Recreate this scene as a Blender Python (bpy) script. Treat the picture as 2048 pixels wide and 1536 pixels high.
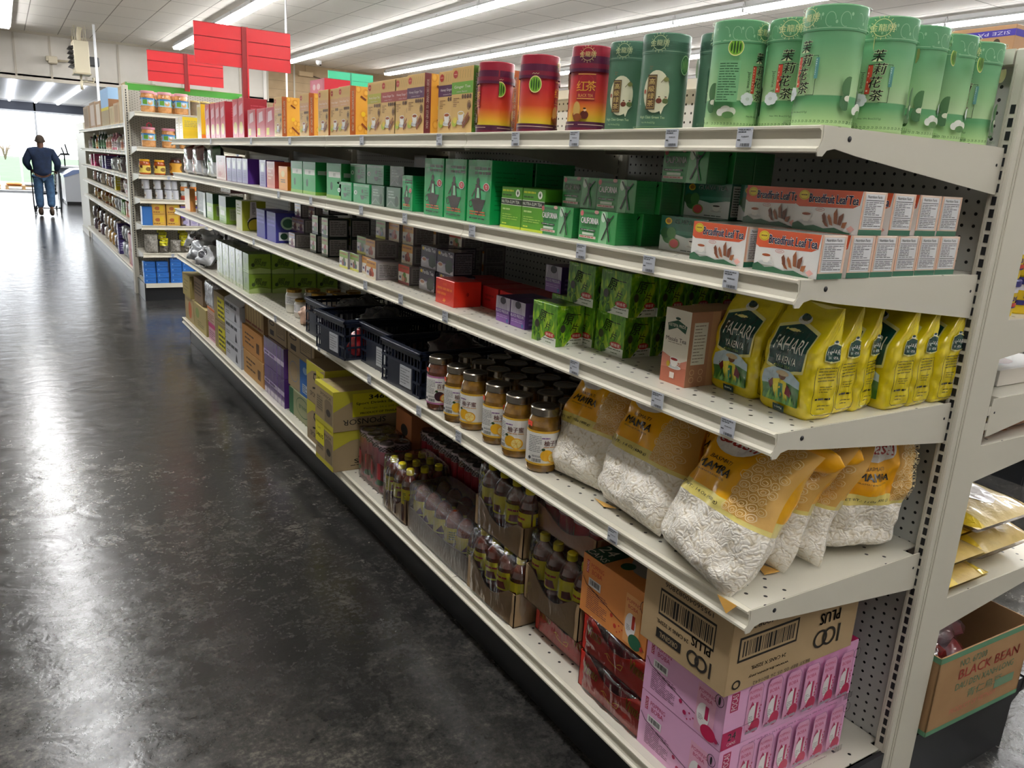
import bpy, math, random
from mathutils import Vector, Matrix, noise
from mathutils.geometry import tessellate_polygon
rnd = random.Random(7)
PI = math.pi
for o in list(bpy.data.objects): bpy.data.objects.remove(o)
S = bpy.context.scene
COL = S.collection
# ---------------------------------------------------------------- camera
CAM = (-1.71236, -0.89363, 1.53633); YAW, PITCH, ROLL = 0.56880, 0.25999, 0.05908
fw = Vector((math.sin(YAW)*math.cos(PITCH), math.cos(YAW)*math.cos(PITCH), -math.sin(PITCH)))
ri = fw.cross(Vector((0, 0, 1))).normalized(); up = ri.cross(fw)
r2 = ri*math.cos(ROLL)+up*math.sin(ROLL); u2 = -ri*math.sin(ROLL)+up*math.cos(ROLL)
cd = bpy.data.cameras.new('camera'); cam = bpy.data.objects.new('camera', cd); COL.objects.link(cam)
cam.matrix_world = Matrix(((r2.x, u2.x, -fw.x, CAM[0]), (r2.y, u2.y, -fw.y, CAM[1]), (r2.z, u2.z, -fw.z, CAM[2]), (0, 0, 0, 1)))
cd.sensor_width = 36; cd.lens = 27.863; cd.clip_start = .05; cd.clip_end = 400
S.camera = cam
S.view_settings.view_transform = 'Standard'; S.view_settings.look = 'None'
S.view_settings.exposure = 0.5; S.view_settings.gamma = 1; S.view_settings.use_curve_mapping = False
# ---------------------------------------------------------------- daylight
w = bpy.data.worlds.new('world'); S.world = w; w.use_nodes = True
bg = w.node_tree.nodes['Background']; bg.inputs[0].default_value = (.93, .97, 1, 1); bg.inputs[1].default_value = 5.0
TUBE = 36.0     # emission of the ceiling tubes
# ---------------------------------------------------------------- materials
def lin(h):
    if not isinstance(h, str): return tuple(h)+(1,)
    h = h.lstrip('#'); c = [int(h[i:i+2], 16)/255 for i in (0, 2, 4)]
    return tuple(x/12.92 if x <= .04045 else ((x+.055)/1.055)**2.4 for x in c)+(1,)
_M = {}
def M(h, r=.45, m=0., coat=0., em=0., name=None):
    k = (h, r, m, coat, em)
    if k in _M: return _M[k]
    t = bpy.data.materials.new(name or 'paint_'+str(h).strip('#')); t.use_nodes = True
    b = t.node_tree.nodes['Principled BSDF']
    b.inputs['Base Color'].default_value = lin(h); b.inputs['Roughness'].default_value = r
    b.inputs['Metallic'].default_value = m; b.inputs['Coat Weight'].default_value = coat
    b.inputs['Coat Roughness'].default_value = .12
    if em:
        b.inputs['Emission Color'].default_value = lin(h); b.inputs['Emission Strength'].default_value = em
    _M[k] = t
    return t
def nodes(name):
    t = bpy.data.materials.new(name); t.use_nodes = True; nt = t.node_tree
    return t, nt, nt.nodes['Principled BSDF']
def N(nt, typ, **kw):
    n = nt.nodes.new(typ)
    for k, v in kw.items():
        if k[0] == '_': setattr(n, k[1:], v)
        else: n.inputs[int(k[1:]) if k[1:].isdigit() and k[0] == 'i' else k].default_value = v
    return n
def L(nt, a, b): nt.links.new(a, b)
def ramp(nt, fac, stops):
    n = nt.nodes.new('ShaderNodeValToRGB'); L(nt, fac, n.inputs[0]); e = n.color_ramp.elements
    while len(e) < len(stops): e.new(.5)
    for x, (p, c) in zip(e, stops): x.position = p; x.color = lin(c)
    return n.outputs[0]
def noisy(name, c1, c2, scale=20, r=.5, bump=0., bscale=None, m=0., coat=0., stretch=(1, 1, 1), detail=6, spec=.5, dist=0.):
    t, nt, b = nodes(name)
    tc = N(nt, 'ShaderNodeTexCoord'); mp = N(nt, 'ShaderNodeMapping'); mp.inputs['Scale'].default_value = stretch
    L(nt, tc.outputs['Object'], mp.inputs[0])
    n = N(nt, 'ShaderNodeTexNoise', Scale=scale, Detail=detail, Distortion=dist); L(nt, mp.outputs[0], n.inputs['Vector'])
    L(nt, ramp(nt, n.outputs[0], [(.3, c1), (.7, c2)]), b.inputs['Base Color'])
    b.inputs['Roughness'].default_value = r; b.inputs['Metallic'].default_value = m; b.inputs['Coat Weight'].default_value = coat
    b.inputs['Specular IOR Level'].default_value = spec
    if bump:
        n2 = N(nt, 'ShaderNodeTexNoise', Scale=bscale or scale, Detail=3); L(nt, mp.outputs[0], n2.inputs['Vector'])
        bp = N(nt, 'ShaderNodeBump', Strength=bump, Distance=.01); L(nt, n2.outputs[0], bp.inputs['Height']); L(nt, bp.outputs[0], b.inputs['Normal'])
    return t
def math_(nt, op, a, b=None, c=None):
    n = nt.nodes.new('ShaderNodeMath'); n.operation = op
    for i, x in enumerate((a, b, c)):
        if x is None: continue
        if isinstance(x, (int, float)): n.inputs[i].default_value = x
        else: L(nt, x, n.inputs[i])
    return n.outputs[0]
def dots(name, base, pitch, rad, axes, rows=None, r=.4, hole='0b0c0e', stagger=True):
    """painted steel with round punched holes; axes = the two object axes of the sheet; rows = limit of the first axis (lo,hi)"""
    t, nt, b = nodes(name)
    tc = N(nt, 'ShaderNodeTexCoord'); sx = N(nt, 'ShaderNodeSeparateXYZ'); L(nt, tc.outputs['Object'], sx.inputs[0])
    a, c = sx.outputs[axes[0]], sx.outputs[axes[1]]
    row = math_(nt, 'FLOOR', math_(nt, 'DIVIDE', a, pitch[0]))
    c2 = math_(nt, 'ADD', math_(nt, 'DIVIDE', c, pitch[1]), math_(nt, 'MULTIPLY', row, .5)) if stagger else math_(nt, 'DIVIDE', c, pitch[1])
    fa = math_(nt, 'MULTIPLY', math_(nt, 'SUBTRACT', math_(nt, 'FRACT', math_(nt, 'DIVIDE', a, pitch[0])), .5), pitch[0])
    fc = math_(nt, 'MULTIPLY', math_(nt, 'SUBTRACT', math_(nt, 'FRACT', c2), .5), pitch[1])
    d = math_(nt, 'SQRT', math_(nt, 'ADD', math_(nt, 'MULTIPLY', fa, fa), math_(nt, 'MULTIPLY', fc, fc)))
    k = math_(nt, 'LESS_THAN', d, rad)
    if rows:
        z = None
        for lo, hi in rows:
            q = math_(nt, 'MULTIPLY', math_(nt, 'GREATER_THAN', a, lo), math_(nt, 'LESS_THAN', a, hi))
            z = q if z is None else math_(nt, 'ADD', z, q)
        k = math_(nt, 'MULTIPLY', k, z)
    mx = N(nt, 'ShaderNodeMix'); mx.data_type = 'RGBA'; L(nt, k, mx.inputs[0])
    n = N(nt, 'ShaderNodeTexNoise', Scale=6., Detail=5)
    L(nt, tc.outputs['Object'], n.inputs['Vector'])
    L(nt, ramp(nt, n.outputs[0], [(.3, base), (.75, base)]), mx.inputs[6]); mx.inputs[7].default_value = lin(hole)
    L(nt, mx.outputs[2], b.inputs['Base Color']); b.inputs['Roughness'].default_value = r
    return t
# ---------------------------------------------------------------- mesh helpers
class MB:
    def __init__(s): s.v = []; s.f = []; s.m = []; s.mats = []; s.s = []
    def mi(s, mat):
        if isinstance(mat, str): mat = M(mat)
        if mat not in s.mats: s.mats.append(mat)
        return s.mats.index(mat)
    def add(s, v, f, mat, sm=False):
        o = len(s.v); i = s.mi(mat); s.v += [tuple(p) for p in v]
        for q in f: s.f.append(tuple(a+o for a in q)); s.m.append(i); s.s.append(sm)
        return s
    def box(s, x0, y0, z0, x1, y1, z1, mat, c=0.0):
        if c <= 0:
            v = [(x, y, z) for z in (z0, z1) for y in (y0, y1) for x in (x0, x1)]
            return s.add(v, [(0, 2, 3, 1), (4, 5, 7, 6), (0, 1, 5, 4), (2, 6, 7, 3), (0, 4, 6, 2), (1, 3, 7, 5)], mat)
        v = []; idx = {}
        X = (x0, x1); Y = (y0, y1); Z = (z0, z1); sg = (1, -1)
        for i in (0, 1):
            for j in (0, 1):
                for k in (0, 1):
                    for a in (0, 1, 2):
                        idx[i, j, k, a] = len(v)
                        v.append((X[i]+(0 if a == 0 else c*sg[i]), Y[j]+(0 if a == 1 else c*sg[j]), Z[k]+(0 if a == 2 else c*sg[k])))
        f = []
        g = lambda *t: idx[t]
        for i in (0, 1):
            f.append([g(i, 0, 0, 0), g(i, 1, 0, 0), g(i, 1, 1, 0), g(i, 0, 1, 0)][::(1 if i else -1)])
            f.append([g(0, i, 0, 1), g(1, i, 0, 1), g(1, i, 1, 1), g(0, i, 1, 1)][::(-1 if i else 1)])
            f.append([g(0, 0, i, 2), g(1, 0, i, 2), g(1, 1, i, 2), g(0, 1, i, 2)][::(1 if i else -1)])
            for j in (0, 1):
                f.append([g(i, j, 0, 0), g(i, j, 0, 1), g(i, j, 1, 1), g(i, j, 1, 0)])
                f.append([g(i, 0, j, 0), g(i, 0, j, 2), g(i, 1, j, 2), g(i, 1, j, 0)])
                f.append([g(0, i, j, 1), g(0, i, j, 2), g(1, i, j, 2), g(1, i, j, 1)])
                for k in (0, 1): f.append([g(i, j, k, 0), g(i, j, k, 1), g(i, j, k, 2)])
        return s.add(v, f, mat)
    def lathe(s, prof, mat, n=24, cx=0, cy=0, z0=0, sm=True, cap=True):
        """prof: [(r,z,mat?)...]; mat of a ring segment = third entry of its lower point or default"""
        k = len(prof)
        for i in range(k-1):
            m = prof[i][2] if len(prof[i]) > 2 else mat
            a, b = prof[i], prof[i+1]
            v = [(cx+a[0]*math.cos(2*PI*j/n), cy+a[0]*math.sin(2*PI*j/n), z0+a[1]) for j in range(n)]+[(cx+b[0]*math.cos(2*PI*j/n), cy+b[0]*math.sin(2*PI*j/n), z0+b[1]) for j in range(n)]
            s.add(v, [(j, (j+1) % n, n+(j+1) % n, n+j) for j in range(n)], m, sm)
        if cap:
            for a, fl in ((prof[0], 1), (prof[-1], 0)):
                if a[0] > 1e-4:
                    v = [(cx+a[0]*math.cos(2*PI*j/n), cy+a[0]*math.sin(2*PI*j/n), z0+a[1]) for j in range(n)]
                    q = tuple(range(n)); s.add(v, [q[::-1] if fl else q], (a[2] if len(a) > 2 and fl else mat))
        return s
    def tube(s, pts, r, mat, n=8, closed=False):
        P = [Vector(p) for p in pts]; R = r if isinstance(r, (list, tuple)) else [r]*len(P)
        v = []; K = len(P); pu = None
        for i, p in enumerate(P):
            t = (P[min(i+1, K-1)]-P[max(i-1, 0)]) if not closed else (P[(i+1) % K]-P[i-1])
            t.normalize(); ref = Vector((0, 0, 1)) if abs(t.z) < .9 else Vector((1, 0, 0))
            if pu is not None: ref = pu
            a = t.cross(ref).normalized(); b = a.cross(t).normalized(); pu = b
            for j in range(n): v.append(p+(a*math.cos(2*PI*j/n)+b*math.sin(2*PI*j/n))*R[i])
        f = []
        for i in range(K if closed else K-1):
            for j in range(n):
                q = (i+1) % K; f.append((i*n+j, i*n+(j+1) % n, q*n+(j+1) % n, q*n+j))
        if not closed: f += [tuple(range(n))[::-1], tuple((K-1)*n+j for j in range(n))]
        return s.add(v, f, mat, True)
    def prism(s, poly, axis, a, b, mat):
        """polygon in the two other axes extruded along axis from a to b"""
        n = len(poly)
        def P(p, t): return (t, p[0], p[1]) if axis == 0 else ((p[0], t, p[1]) if axis == 1 else (p[0], p[1], t))
        v = [P(p, a) for p in poly]+[P(p, b) for p in poly]
        tri = tessellate_polygon([[Vector((p[0], p[1], 0)) for p in poly]])
        f = [tuple(t) for t in tri]+[tuple(x+n for x in t)[::-1] for t in tri]+[(i, (i+1) % n, n+(i+1) % n, n+i) for i in range(n)]
        return s.add(v, f, mat)
    def grid(s, fn, nu, nv, mat, sm=True, wrap=False):
        v = [fn(i/nu, j/nv) for j in range(nv+1) for i in range(nu if wrap else nu+1)]; w_ = nu if wrap else nu+1
        f = [(j*w_+i, j*w_+(i+1) % w_, (j+1)*w_+(i+1) % w_, (j+1)*w_+i) for j in range(nv) for i in range(nu)]
        return s.add(v, f, mat, sm)
    def mesh(s, name):
        me = bpy.data.meshes.new(name); me.from_pydata(s.v, [], s.f)
        for m in s.mats: me.materials.append(m)
        me.polygons.foreach_set('material_index', s.m); me.polygons.foreach_set('use_smooth', s.s)
        me.update(); return me
# ---------------------------------------------------------------- writing and printing on surfaces
_T = {}
def glyphs(txt, off=0.0, res=2):
    k = (txt, off)
    if k in _T: return _T[k]
    c = bpy.data.curves.new('t', 'FONT'); c.body = txt; c.size = 1; c.offset = off; c.resolution_u = res; c.align_x = 'CENTER'
    o = bpy.data.objects.new('t', c); me = o.to_mesh()
    v = [(p.co.x, p.co.y) for p in me.vertices]; f = [tuple(p.vertices) for p in me.polygons]
    o.to_mesh_clear(); bpy.data.objects.remove(o); bpy.data.curves.remove(c)
    if v:
        x0 = min(p[0] for p in v); x1 = max(p[0] for p in v); y0 = min(p[1] for p in v); y1 = max(p[1] for p in v)
        cx, cy = (x0+x1)/2, (y0+y1)/2; v = [(x-cx, y-cy) for x, y in v]; wh = (x1-x0, y1-y0)
    else: wh = (1, 1)
    _T[k] = (v, f, wh); return _T[k]
def clip(poly, ax, lo, hi):
    for sgn, lim in ((1, lo), (-1, -hi)):
        out = []; n = len(poly)
        for i in range(n):
            a, b = poly[i], poly[(i+1) % n]; da = sgn*a[ax]-lim; db = sgn*b[ax]-lim
            if da >= 0: out.append(a)
            if da*db < 0:
                t = da/(da-db); out.append((a[0]+(b[0]-a[0])*t, a[1]+(b[1]-a[1])*t))
        poly = out
        if len(poly) < 3: return []
    return poly
def ink(mb, ops, W, H, fn, su=None, sv=None, gloss=.45, h0=.0003, dh=.00012, coat=0.):
    """ops in 0..1 of the face; fn(u_metres, v_metres, height) -> point; su/sv = slicing pitch on curved faces"""
    lay = 0; _WH[:] = (W, H)
    for op in ops:
        lay += 1; h = h0+dh*lay; k = op[0]; polys = []; colr = None
        if k == 'r': _, a, b, c, d, colr = op; polys = [[(a*W, b*H), (c*W, b*H), (c*W, d*H), (a*W, d*H)]]
        elif k == 'e':
            _, a, b, c, d, colr = op[:6]; n = op[6] if len(op) > 6 else 18
            polys = [[(a*W+c*W*math.cos(2*PI*i/n), b*H+d*H*math.sin(2*PI*i/n)) for i in range(n)]]
        elif k == 'o':   # ring outline of an ellipse: (u,v,ru,rv,col,thickness m)
            _, a, b, c, d, colr, th = op; n = 22
            for i in range(n):
                t0, t1 = 2*PI*i/n, 2*PI*(i+1)/n
                q = []
                for t, s_ in ((t0, 0), (t1, 0), (t1, 1), (t0, 1)):
                    q.append((a*W+(c*W-s_*th)*math.cos(t), b*H+(d*H-s_*th)*math.sin(t)))
                polys.append(q)
        elif k == 'p':
            _, pts, colr = op; pts = [(x*W, y*H) for x, y in pts]
            polys = [[pts[i] for i in t] for t in tessellate_polygon([[Vector((x, y, 0)) for x, y in pts]])]
        elif k == 's':   # stroke: ([pts],col,width m)
            _, pts, colr, th = op; pts = [(x*W, y*H) for x, y in pts]
            for a, b in zip(pts, pts[1:]):
                dx, dy = b[0]-a[0], b[1]-a[1]; l = math.hypot(dx, dy) or 1; nx, ny = -dy/l*th/2, dx/l*th/2; ex, ey = dx/l*th/3, dy/l*th/3
                polys.append([(a[0]+nx-ex, a[1]+ny-ey), (a[0]-nx-ex, a[1]-ny-ey), (b[0]-nx+ex, b[1]-ny+ey), (b[0]+nx+ex, b[1]+ny+ey)])
        elif k == 'l':   # fine print: rows of short dashes (u0,v0,u1,v1,col,rows,fill)
            _, a, b, c, d, colr, rows = op[:7]; fill = op[7] if len(op) > 7 else .5; rr = random.Random(int(a*977+rows*31+d*55))
            for i in range(rows):
                y = d-(i+.5)*(d-b)/rows; th = (d-b)/rows*fill/2; x = a; end = a+(c-a)*rr.choice((1, 1, .9, .6))
                while x < end-.01:
                    x2 = min(x+(c-a)*rr.uniform(.12, .4), end); polys.append([(x*W, (y-th)*H), (x2*W, (y-th)*H), (x2*W, (y+th)*H), (x*W, (y+th)*H)]); x = x2+(c-a)*.035
        elif k == 'b':   # barcode
            _, a, b, c, d, colr = op; rr = random.Random(5); x = a; q = (c-a)/46
            while x < c-q:
                x2 = x+q*rr.choice((.6, .6, 1.2, 2)); polys.append([(x*W, b*H), (x2*W, b*H), (x2*W, d*H), (x*W, d*H)]); x = x2+q*rr.choice((.7, .7, 1.3))
        elif k == 't':   # text: (str,u,v,size,col,{w,rot,ol,b})
            _, s_, a, b, sz, colr = op[:6]; o = op[6] if len(op) > 6 else {}
            v, f, (tw, th) = glyphs(s_); k_ = sz*H/max(th, .3) if not o.get('em') else sz*H
            kx = k_
            if 'w' in o: kx = o['w']*W/tw
            ca, sa = math.cos(math.radians(o.get('rot', 0))), math.sin(math.radians(o.get('rot', 0)))
            if 'w' in o and abs(sa) > .7: kx = o['w']*H/tw; k_ = sz*W/max(th, .3)
            sh = o.get('sh', 0)
            def X(p): x, y = p[0]*kx+sh*p[1]*k_, p[1]*k_; return (a*W+x*ca-y*sa, b*H+x*sa+y*ca)
            if 'ol' in o:
                v2, f2, _ = glyphs(s_, o.get('ow', .05)); P2 = [X(p) for p in v2]
                _emit(mb, [[P2[i] for i in q] for q in f2], o['ol'], fn, h, su, sv, gloss, coat); h += dh; lay += 1
            P2 = [X(p) for p in v]; polys = [[P2[i] for i in q] for q in f]
            if o.get('b'):
                d_ = o['b']*k_*.8
                for dx, dy in ((d_, 0), (-d_, 0), (0, d_*.6)): polys += [[(P2[i][0]+dx*ca-dy*sa, P2[i][1]+dx*sa+dy*ca) for i in q] for q in f]
        _emit(mb, polys, colr, fn, h, su, sv, gloss, coat)
_WH = [1, 1]
def _emit(mb, polys, colr, fn, h, su, sv, gloss, coat):
    V = []; F = []
    for p in polys:
        if min(c[0] for c in p) < 0 or max(c[0] for c in p) > _WH[0]: p = clip(p, 0, 0, _WH[0])
        if p and (min(c[1] for c in p) < 0 or max(c[1] for c in p) > _WH[1]): p = clip(p, 1, 0, _WH[1])
        if not p: continue
        ps = [p]
        for ax, st in ((0, su), (1, sv)):
            if not st: continue
            out = []
            for q in ps:
                lo = min(c[ax] for c in q); hi = max(c[ax] for c in q); i0 = math.floor(lo/st); i1 = math.floor(hi/st)
                if i0 == i1: out.append(q); continue
                for i in range(i0, i1+1):
                    c = clip(q, ax, i*st, (i+1)*st)
                    if c: out.append(c)
            ps = out
        for q in ps:
            o = len(V); V += [fn(x, y, h) for x, y in q]; F.append(tuple(range(o, o+len(q))))
    if F: mb.add(V, F, M(colr, gloss, 0, coat) if isinstance(colr, (str, tuple)) else colr)
def gsurf(fn, nu, nv, W, H):
    """fn(u,v) 0..1 sampled on the same grid as the mesh, so print lies exactly on its facets"""
    P = [[Vector(fn(i/nu, j/nv)) for i in range(nu+1)] for j in range(nv+1)]
    def f(u, v, h):
        a = min(max(u/W, 0), 1)*nu; b = min(max(v/H, 0), 1)*nv; i = min(int(a), nu-1); j = min(int(b), nv-1); s, t = a-i, b-j
        A, B, C_, D_ = P[j][i], P[j][i+1], P[j+1][i+1], P[j+1][i]
        n = (B-A).cross(D_-A)+(C_-B).cross(A-B)*-1; n = (B-D_+C_-A).cross(D_-A+C_-B); n = n.normalized() if n.length > 1e-12 else Vector((-1, 0, 0))
        return tuple(A.lerp(B, s).lerp(D_.lerp(C_, s), t)+n*f.sg*h)
    f.sg = 1; return f
# ---------------------------------------------------------------- objects
def setp(o, label=None, cat=None, group=None, kind=None):
    if label: o['label'] = label
    if cat: o['category'] = cat
    if group: o['group'] = group
    if kind: o['kind'] = kind
    return o
def link(name, me, parent=None, loc=(0, 0, 0), rz=0.):
    if isinstance(me, MB): me = me.mesh(name)
    o = bpy.data.objects.new(name, me); COL.objects.link(o)
    if parent: o.parent = parent
    o.location = loc; o.rotation_euler = (0, 0, rz); return o
def empty(name, label, cat, loc=(0, 0, 0), rz=0, group=None, rot=None):
    o = bpy.data.objects.new(name, None); COL.objects.link(o); o.location = loc; o.rotation_euler = rot or (0, 0, rz); o.empty_display_size = .05
    return setp(o, label, cat, group)
def struct(name, mb, loc=(0, 0, 0)): return setp(link(name, mb, None, loc), kind='structure')
ORD = ['nearest', 'second', 'third', 'fourth', 'fifth', 'sixth', 'seventh', 'eighth', 'ninth', 'tenth', 'eleventh', 'twelfth', 'thirteenth', 'fourteenth', 'fifteenth', 'sixteenth']
# kinds: built once, placed many times; parts = [(name, mesh, [(subname, mesh)...], label)]
KIND = {}
def kind(key, name, cat, parts): KIND[key] = (name, cat, [(p[0], p[1].mesh(p[0]) if isinstance(p[1], MB) else p[1], [(q[0], q[1].mesh(q[0]) if isinstance(q[1], MB) else q[1]) for q in (p[2] if len(p) > 2 else [])]) for p in parts])
def place(key, loc, label, group=None, rz=0., rot=None, scale=None):
    name, cat, parts = KIND[key]
    if len(parts) == 1 and not parts[0][2]:
        o = link(name, parts[0][1], None, loc, rz)
    else:
        o = empty(name, None, None, loc, rz)
        for pn, me, subs in parts:
            p = link(pn, me, o)
            for sn, sm in subs: link(sn, sm, p)
    if rot: o.rotation_euler = rot
    if scale: o.scale = scale
    return setp(o, label, cat, group)
# ================================================================ ROOM
HC = 3.836; YB = 19.92; YW = 30.2; XL, XR, YN = -8.5, 16.5, -5.0
def floor_mat():
    t, nt, b = nodes('polished_concrete')
    tc = N(nt, 'ShaderNodeTexCoord'); P = tc.outputs['Object']
    n1 = N(nt, 'ShaderNodeTexNoise', Scale=1.1, Detail=8, Roughness=.62, Distortion=.4); L(nt, P, n1.inputs['Vector'])
    n2 = N(nt, 'ShaderNodeTexNoise', Scale=13., Detail=10, Roughness=.7, Distortion=.6); L(nt, P, n2.inputs['Vector'])
    n3 = N(nt, 'ShaderNodeTexNoise', Scale=60., Detail=4, Roughness=.7); L(nt, P, n3.inputs['Vector'])
    s = math_(nt, 'ADD', math_(nt, 'MULTIPLY', n1.outputs[0], .35), math_(nt, 'ADD', math_(nt, 'MULTIPLY', n2.outputs[0], .37), math_(nt, 'MULTIPLY', n3.outputs[0], .28)))
    c = ramp(nt, s, [(.38, '1c1b1a'), (.47, '2b2a29'), (.54, '3e3c39'), (.63, '6c675f')])
    # saw-cut joints
    sx = N(nt, 'ShaderNodeSeparateXYZ'); L(nt, P, sx.inputs[0])
    j = math_(nt, 'LESS_THAN', math_(nt, 'ABSOLUTE', math_(nt, 'SUBTRACT', math_(nt, 'FRACT', math_(nt, 'DIVIDE', math_(nt, 'ADD', sx.outputs[1], .02), 4.5)), .5)), .0007)
    mx = N(nt, 'ShaderNodeMix'); mx.data_type = 'RGBA'; L(nt, j, mx.inputs[0]); L(nt, c, mx.inputs[6]); mx.inputs[7].default_value = lin('222222')
    L(nt, mx.outputs[2], b.inputs['Base Color'])
    b.inputs['Specular IOR Level'].default_value = .55
    L(nt, ramp(nt, n2.outputs[0], [(.3, (.13, .13, .13)), (.7, (.27, .27, .27))]), b.inputs['Roughness'])
    mp = N(nt, 'ShaderNodeMapping'); mp.inputs['Scale'].default_value = (1.6, 2.6, 1); L(nt, P, mp.inputs[0])
    n4 = N(nt, 'ShaderNodeTexNoise', Scale=2.6, Detail=4, Roughness=.55, Distortion=.8); L(nt, mp.outputs[0], n4.inputs['Vector'])
    bp = N(nt, 'ShaderNodeBump', Strength=.10, Distance=.03); L(nt, n4.outputs[0], bp.inputs['Height'])
    bp2 = N(nt, 'ShaderNodeBump', Strength=.10, Distance=.004); L(nt, n3.outputs[0], bp2.inputs['Height']); L(nt, bp.outputs[0], bp2.inputs['Normal'])
    L(nt, bp2.outputs[0], b.inputs['Normal'])
    return t
mb = MB(); mb.box(XL, YN, -.1, XR, YW+.2, 0, floor_mat()); struct('floor', mb)
def tile_mat(name, c, tx, ty, wln, cl, ox=0., oy=0.):
    t, nt, b = nodes(name); tc = N(nt, 'ShaderNodeTexCoord'); sx = N(nt, 'ShaderNodeSeparateXYZ'); L(nt, tc.outputs['Object'], sx.inputs[0])
    k = None
    for i, (p, off) in enumerate(((tx, ox), (ty, oy))):
        q = math_(nt, 'LESS_THAN', math_(nt, 'MULTIPLY', math_(nt, 'ABSOLUTE', math_(nt, 'SUBTRACT', math_(nt, 'FRACT', math_(nt, 'ADD', math_(nt, 'DIVIDE', math_(nt, 'SUBTRACT', sx.outputs[i], off), p), .5)), .5)), p), wln)
        k = q if k is None else math_(nt, 'MAXIMUM', k, q)
    n = N(nt, 'ShaderNodeTexNoise', Scale=140., Detail=3); L(nt, tc.outputs['Object'], n.inputs['Vector'])
    mx = N(nt, 'ShaderNodeMix'); mx.data_type = 'RGBA'; L(nt, k, mx.inputs[0]); mx.inputs[6].default_value = lin(c); mx.inputs[7].default_value = lin(cl)
    L(nt, mx.outputs[2], b.inputs['Base Color']); b.inputs['Roughness'].default_value = .9
    bp = N(nt, 'ShaderNodeBump', Strength=.3, Distance=.004); L(nt, math_(nt, 'SUBTRACT', n.outputs[0], k), bp.inputs['Height']); L(nt, bp.outputs[0], b.inputs['Normal'])
    return t
mb = MB(); mb.box(XL, YN, HC, XR, YB, HC+.1, tile_mat('acoustic_tile', 'f2ede4', .61, 1.22, .008, 'a39d92', .13, .15)); struct('ceiling', mb)
mb = MB(); mb.box(XL, YB, 2.87, XR, YW, 2.97, tile_mat('vestibule_tile', 'f0f0f2', .66, .3, .008, 'c8c8cc', -.69)); struct('ceiling_entrance', mb)
wallm = noisy('painted_panel', 'd2cdc4', 'c9c4ba', 3, .55); blockm = noisy('tan_block', 'a8906f', '9c8464', 5, .8, .2, 60)
mb = MB(); mb.box(XL, YB, 2.87, 3.94, YB+.12, HC, wallm)
for i in range(-11, 8): mb.box(.01+i*.66-.02, YB-.012, 2.9, .01+i*.66+.02, YB, HC, 'b3ab9c')
mb.box(XL, YB-.03, 2.86, 3.94, YB, 2.93, 'cfc8ba'); mb.box(XL, YB-.025, HC-.05, 3.94, YB, HC, 'b9b1a1')
mb.box(3.86, YB-.03, 2.5, 3.94, YB+.12, HC, 'e4e0d8'); struct('wall_front', mb)
mb = MB(); mb.box(3.94, YB, 0, XR, YB+.2, HC, blockm)
for z in (1, 1.2, 1.4, 1.6, 1.8, 2., 2.2, 2.4, 2.6, 2.8, 3., 3.2, 3.4, 3.6): mb.box(3.94, YB-.004, z, XR, YB, z+.008, '7c684c')
struct('wall_back', mb)
mb = MB(); mb.box(1.2, YB+.12, 0, 3.94, YB+.2, 2.87, wallm); struct('wall_entrance', mb)
mb = MB(); mb.box(1.2, YB+.2, 0, 1.35, YW, 2.87, wallm); struct('wall_entrance_side', mb)
mb = MB(); mb.box(XL-.15, YN, 0, XL, YW+.2, HC, wallm); struct('wall_left', mb)
mb = MB(); mb.box(XR, YN, 0, XR+.15, YB+.2, HC, blockm); struct('wall_right', mb)
mb = MB(); mb.box(XL, YN-.15, 0, XR, YN, HC, wallm); struct('wall_near', mb)
# glazed shop front
fr = M('e3e5e8', .35, .2)
mb = MB(); mb.box(XL, YW, 2.58, 1.3, YW+.12, 2.87, '474b57'); mb.box(XL, YW-.02, 2.53, 1.3, YW+.12, 2.58, fr); mb.box(XL, YW-.02, 2.84, 1.3, YW, 2.87, fr); struct('trim_1', mb)
glass, nt, b = nodes('shop_glass'); b.inputs['Transmission Weight'].default_value = 1; b.inputs['Roughness'].default_value = 0; b.inputs['IOR'].default_value = 1.02
mb = MB()
for i, x in enumerate((-8.5, -6.3, -4.4, -2.55, -.7, 1.2)):
    mb.box(x-.03, YW, 0, x+.03, YW+.08, 2.87, fr)
mb.box(XL, YW, 0, 1.3, YW+.08, .06, fr); struct('trim_2', mb)
for i, (a, c) in enumerate(((-8.5, -6.3), (-6.3, -4.4), (-4.4, -2.55), (-2.55, -.7), (-.7, 1.2))):
    mb = MB(); mb.box(a+.03, YW+.03, .06, c-.03, YW+.04, 2.53, glass); struct('window_%d' % (i+1), mb)
# outside
mb = MB(); mb.box(-40, YW+.2, -.12, 40, YW+9, -.02, noisy('pavement', 'b9b7b2', 'a5a39e', 4, .9)); struct('ground_pavement', mb)
mb = MB(); mb.box(-90, YW+9, -.1, 90, YW+90, -.05, noisy('field_grass', '4a6c44', '567850', .8, .95, detail=9)); struct('ground_field', mb)
# low hedge line and bare shrubs at the field edge
tw = M('8a7a6a', .9)
for i, (x, h) in enumerate(((-9, 2.4), (-4.2, 2.2), (-1.5, 1.9), (5.5, 3.2), (9, 2.6), (-13, 3.))):
    mb = MB(); rr = random.Random(i)
    for k in range(26):
        a = rr.uniform(0, 6.28); q = rr.uniform(.2, .8); mb.tube([(0, 0, 0), (math.cos(a)*q*.4, math.sin(a)*q*.4, h*.5), (math.cos(a)*q*1.3, math.sin(a)*q*1.3, h*rr.uniform(.7, 1))], [.05, .03, .01], tw, 5)
    setp(link('shrub', mb, None, (x, YW+60+i*2, -.05)), '%s bare brown shrub at the edge of the field outside' % ('small leftmost', 'low left', 'low middle', 'tall right', 'rounded far right', 'tall far left')[i], 'shrub')
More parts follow.
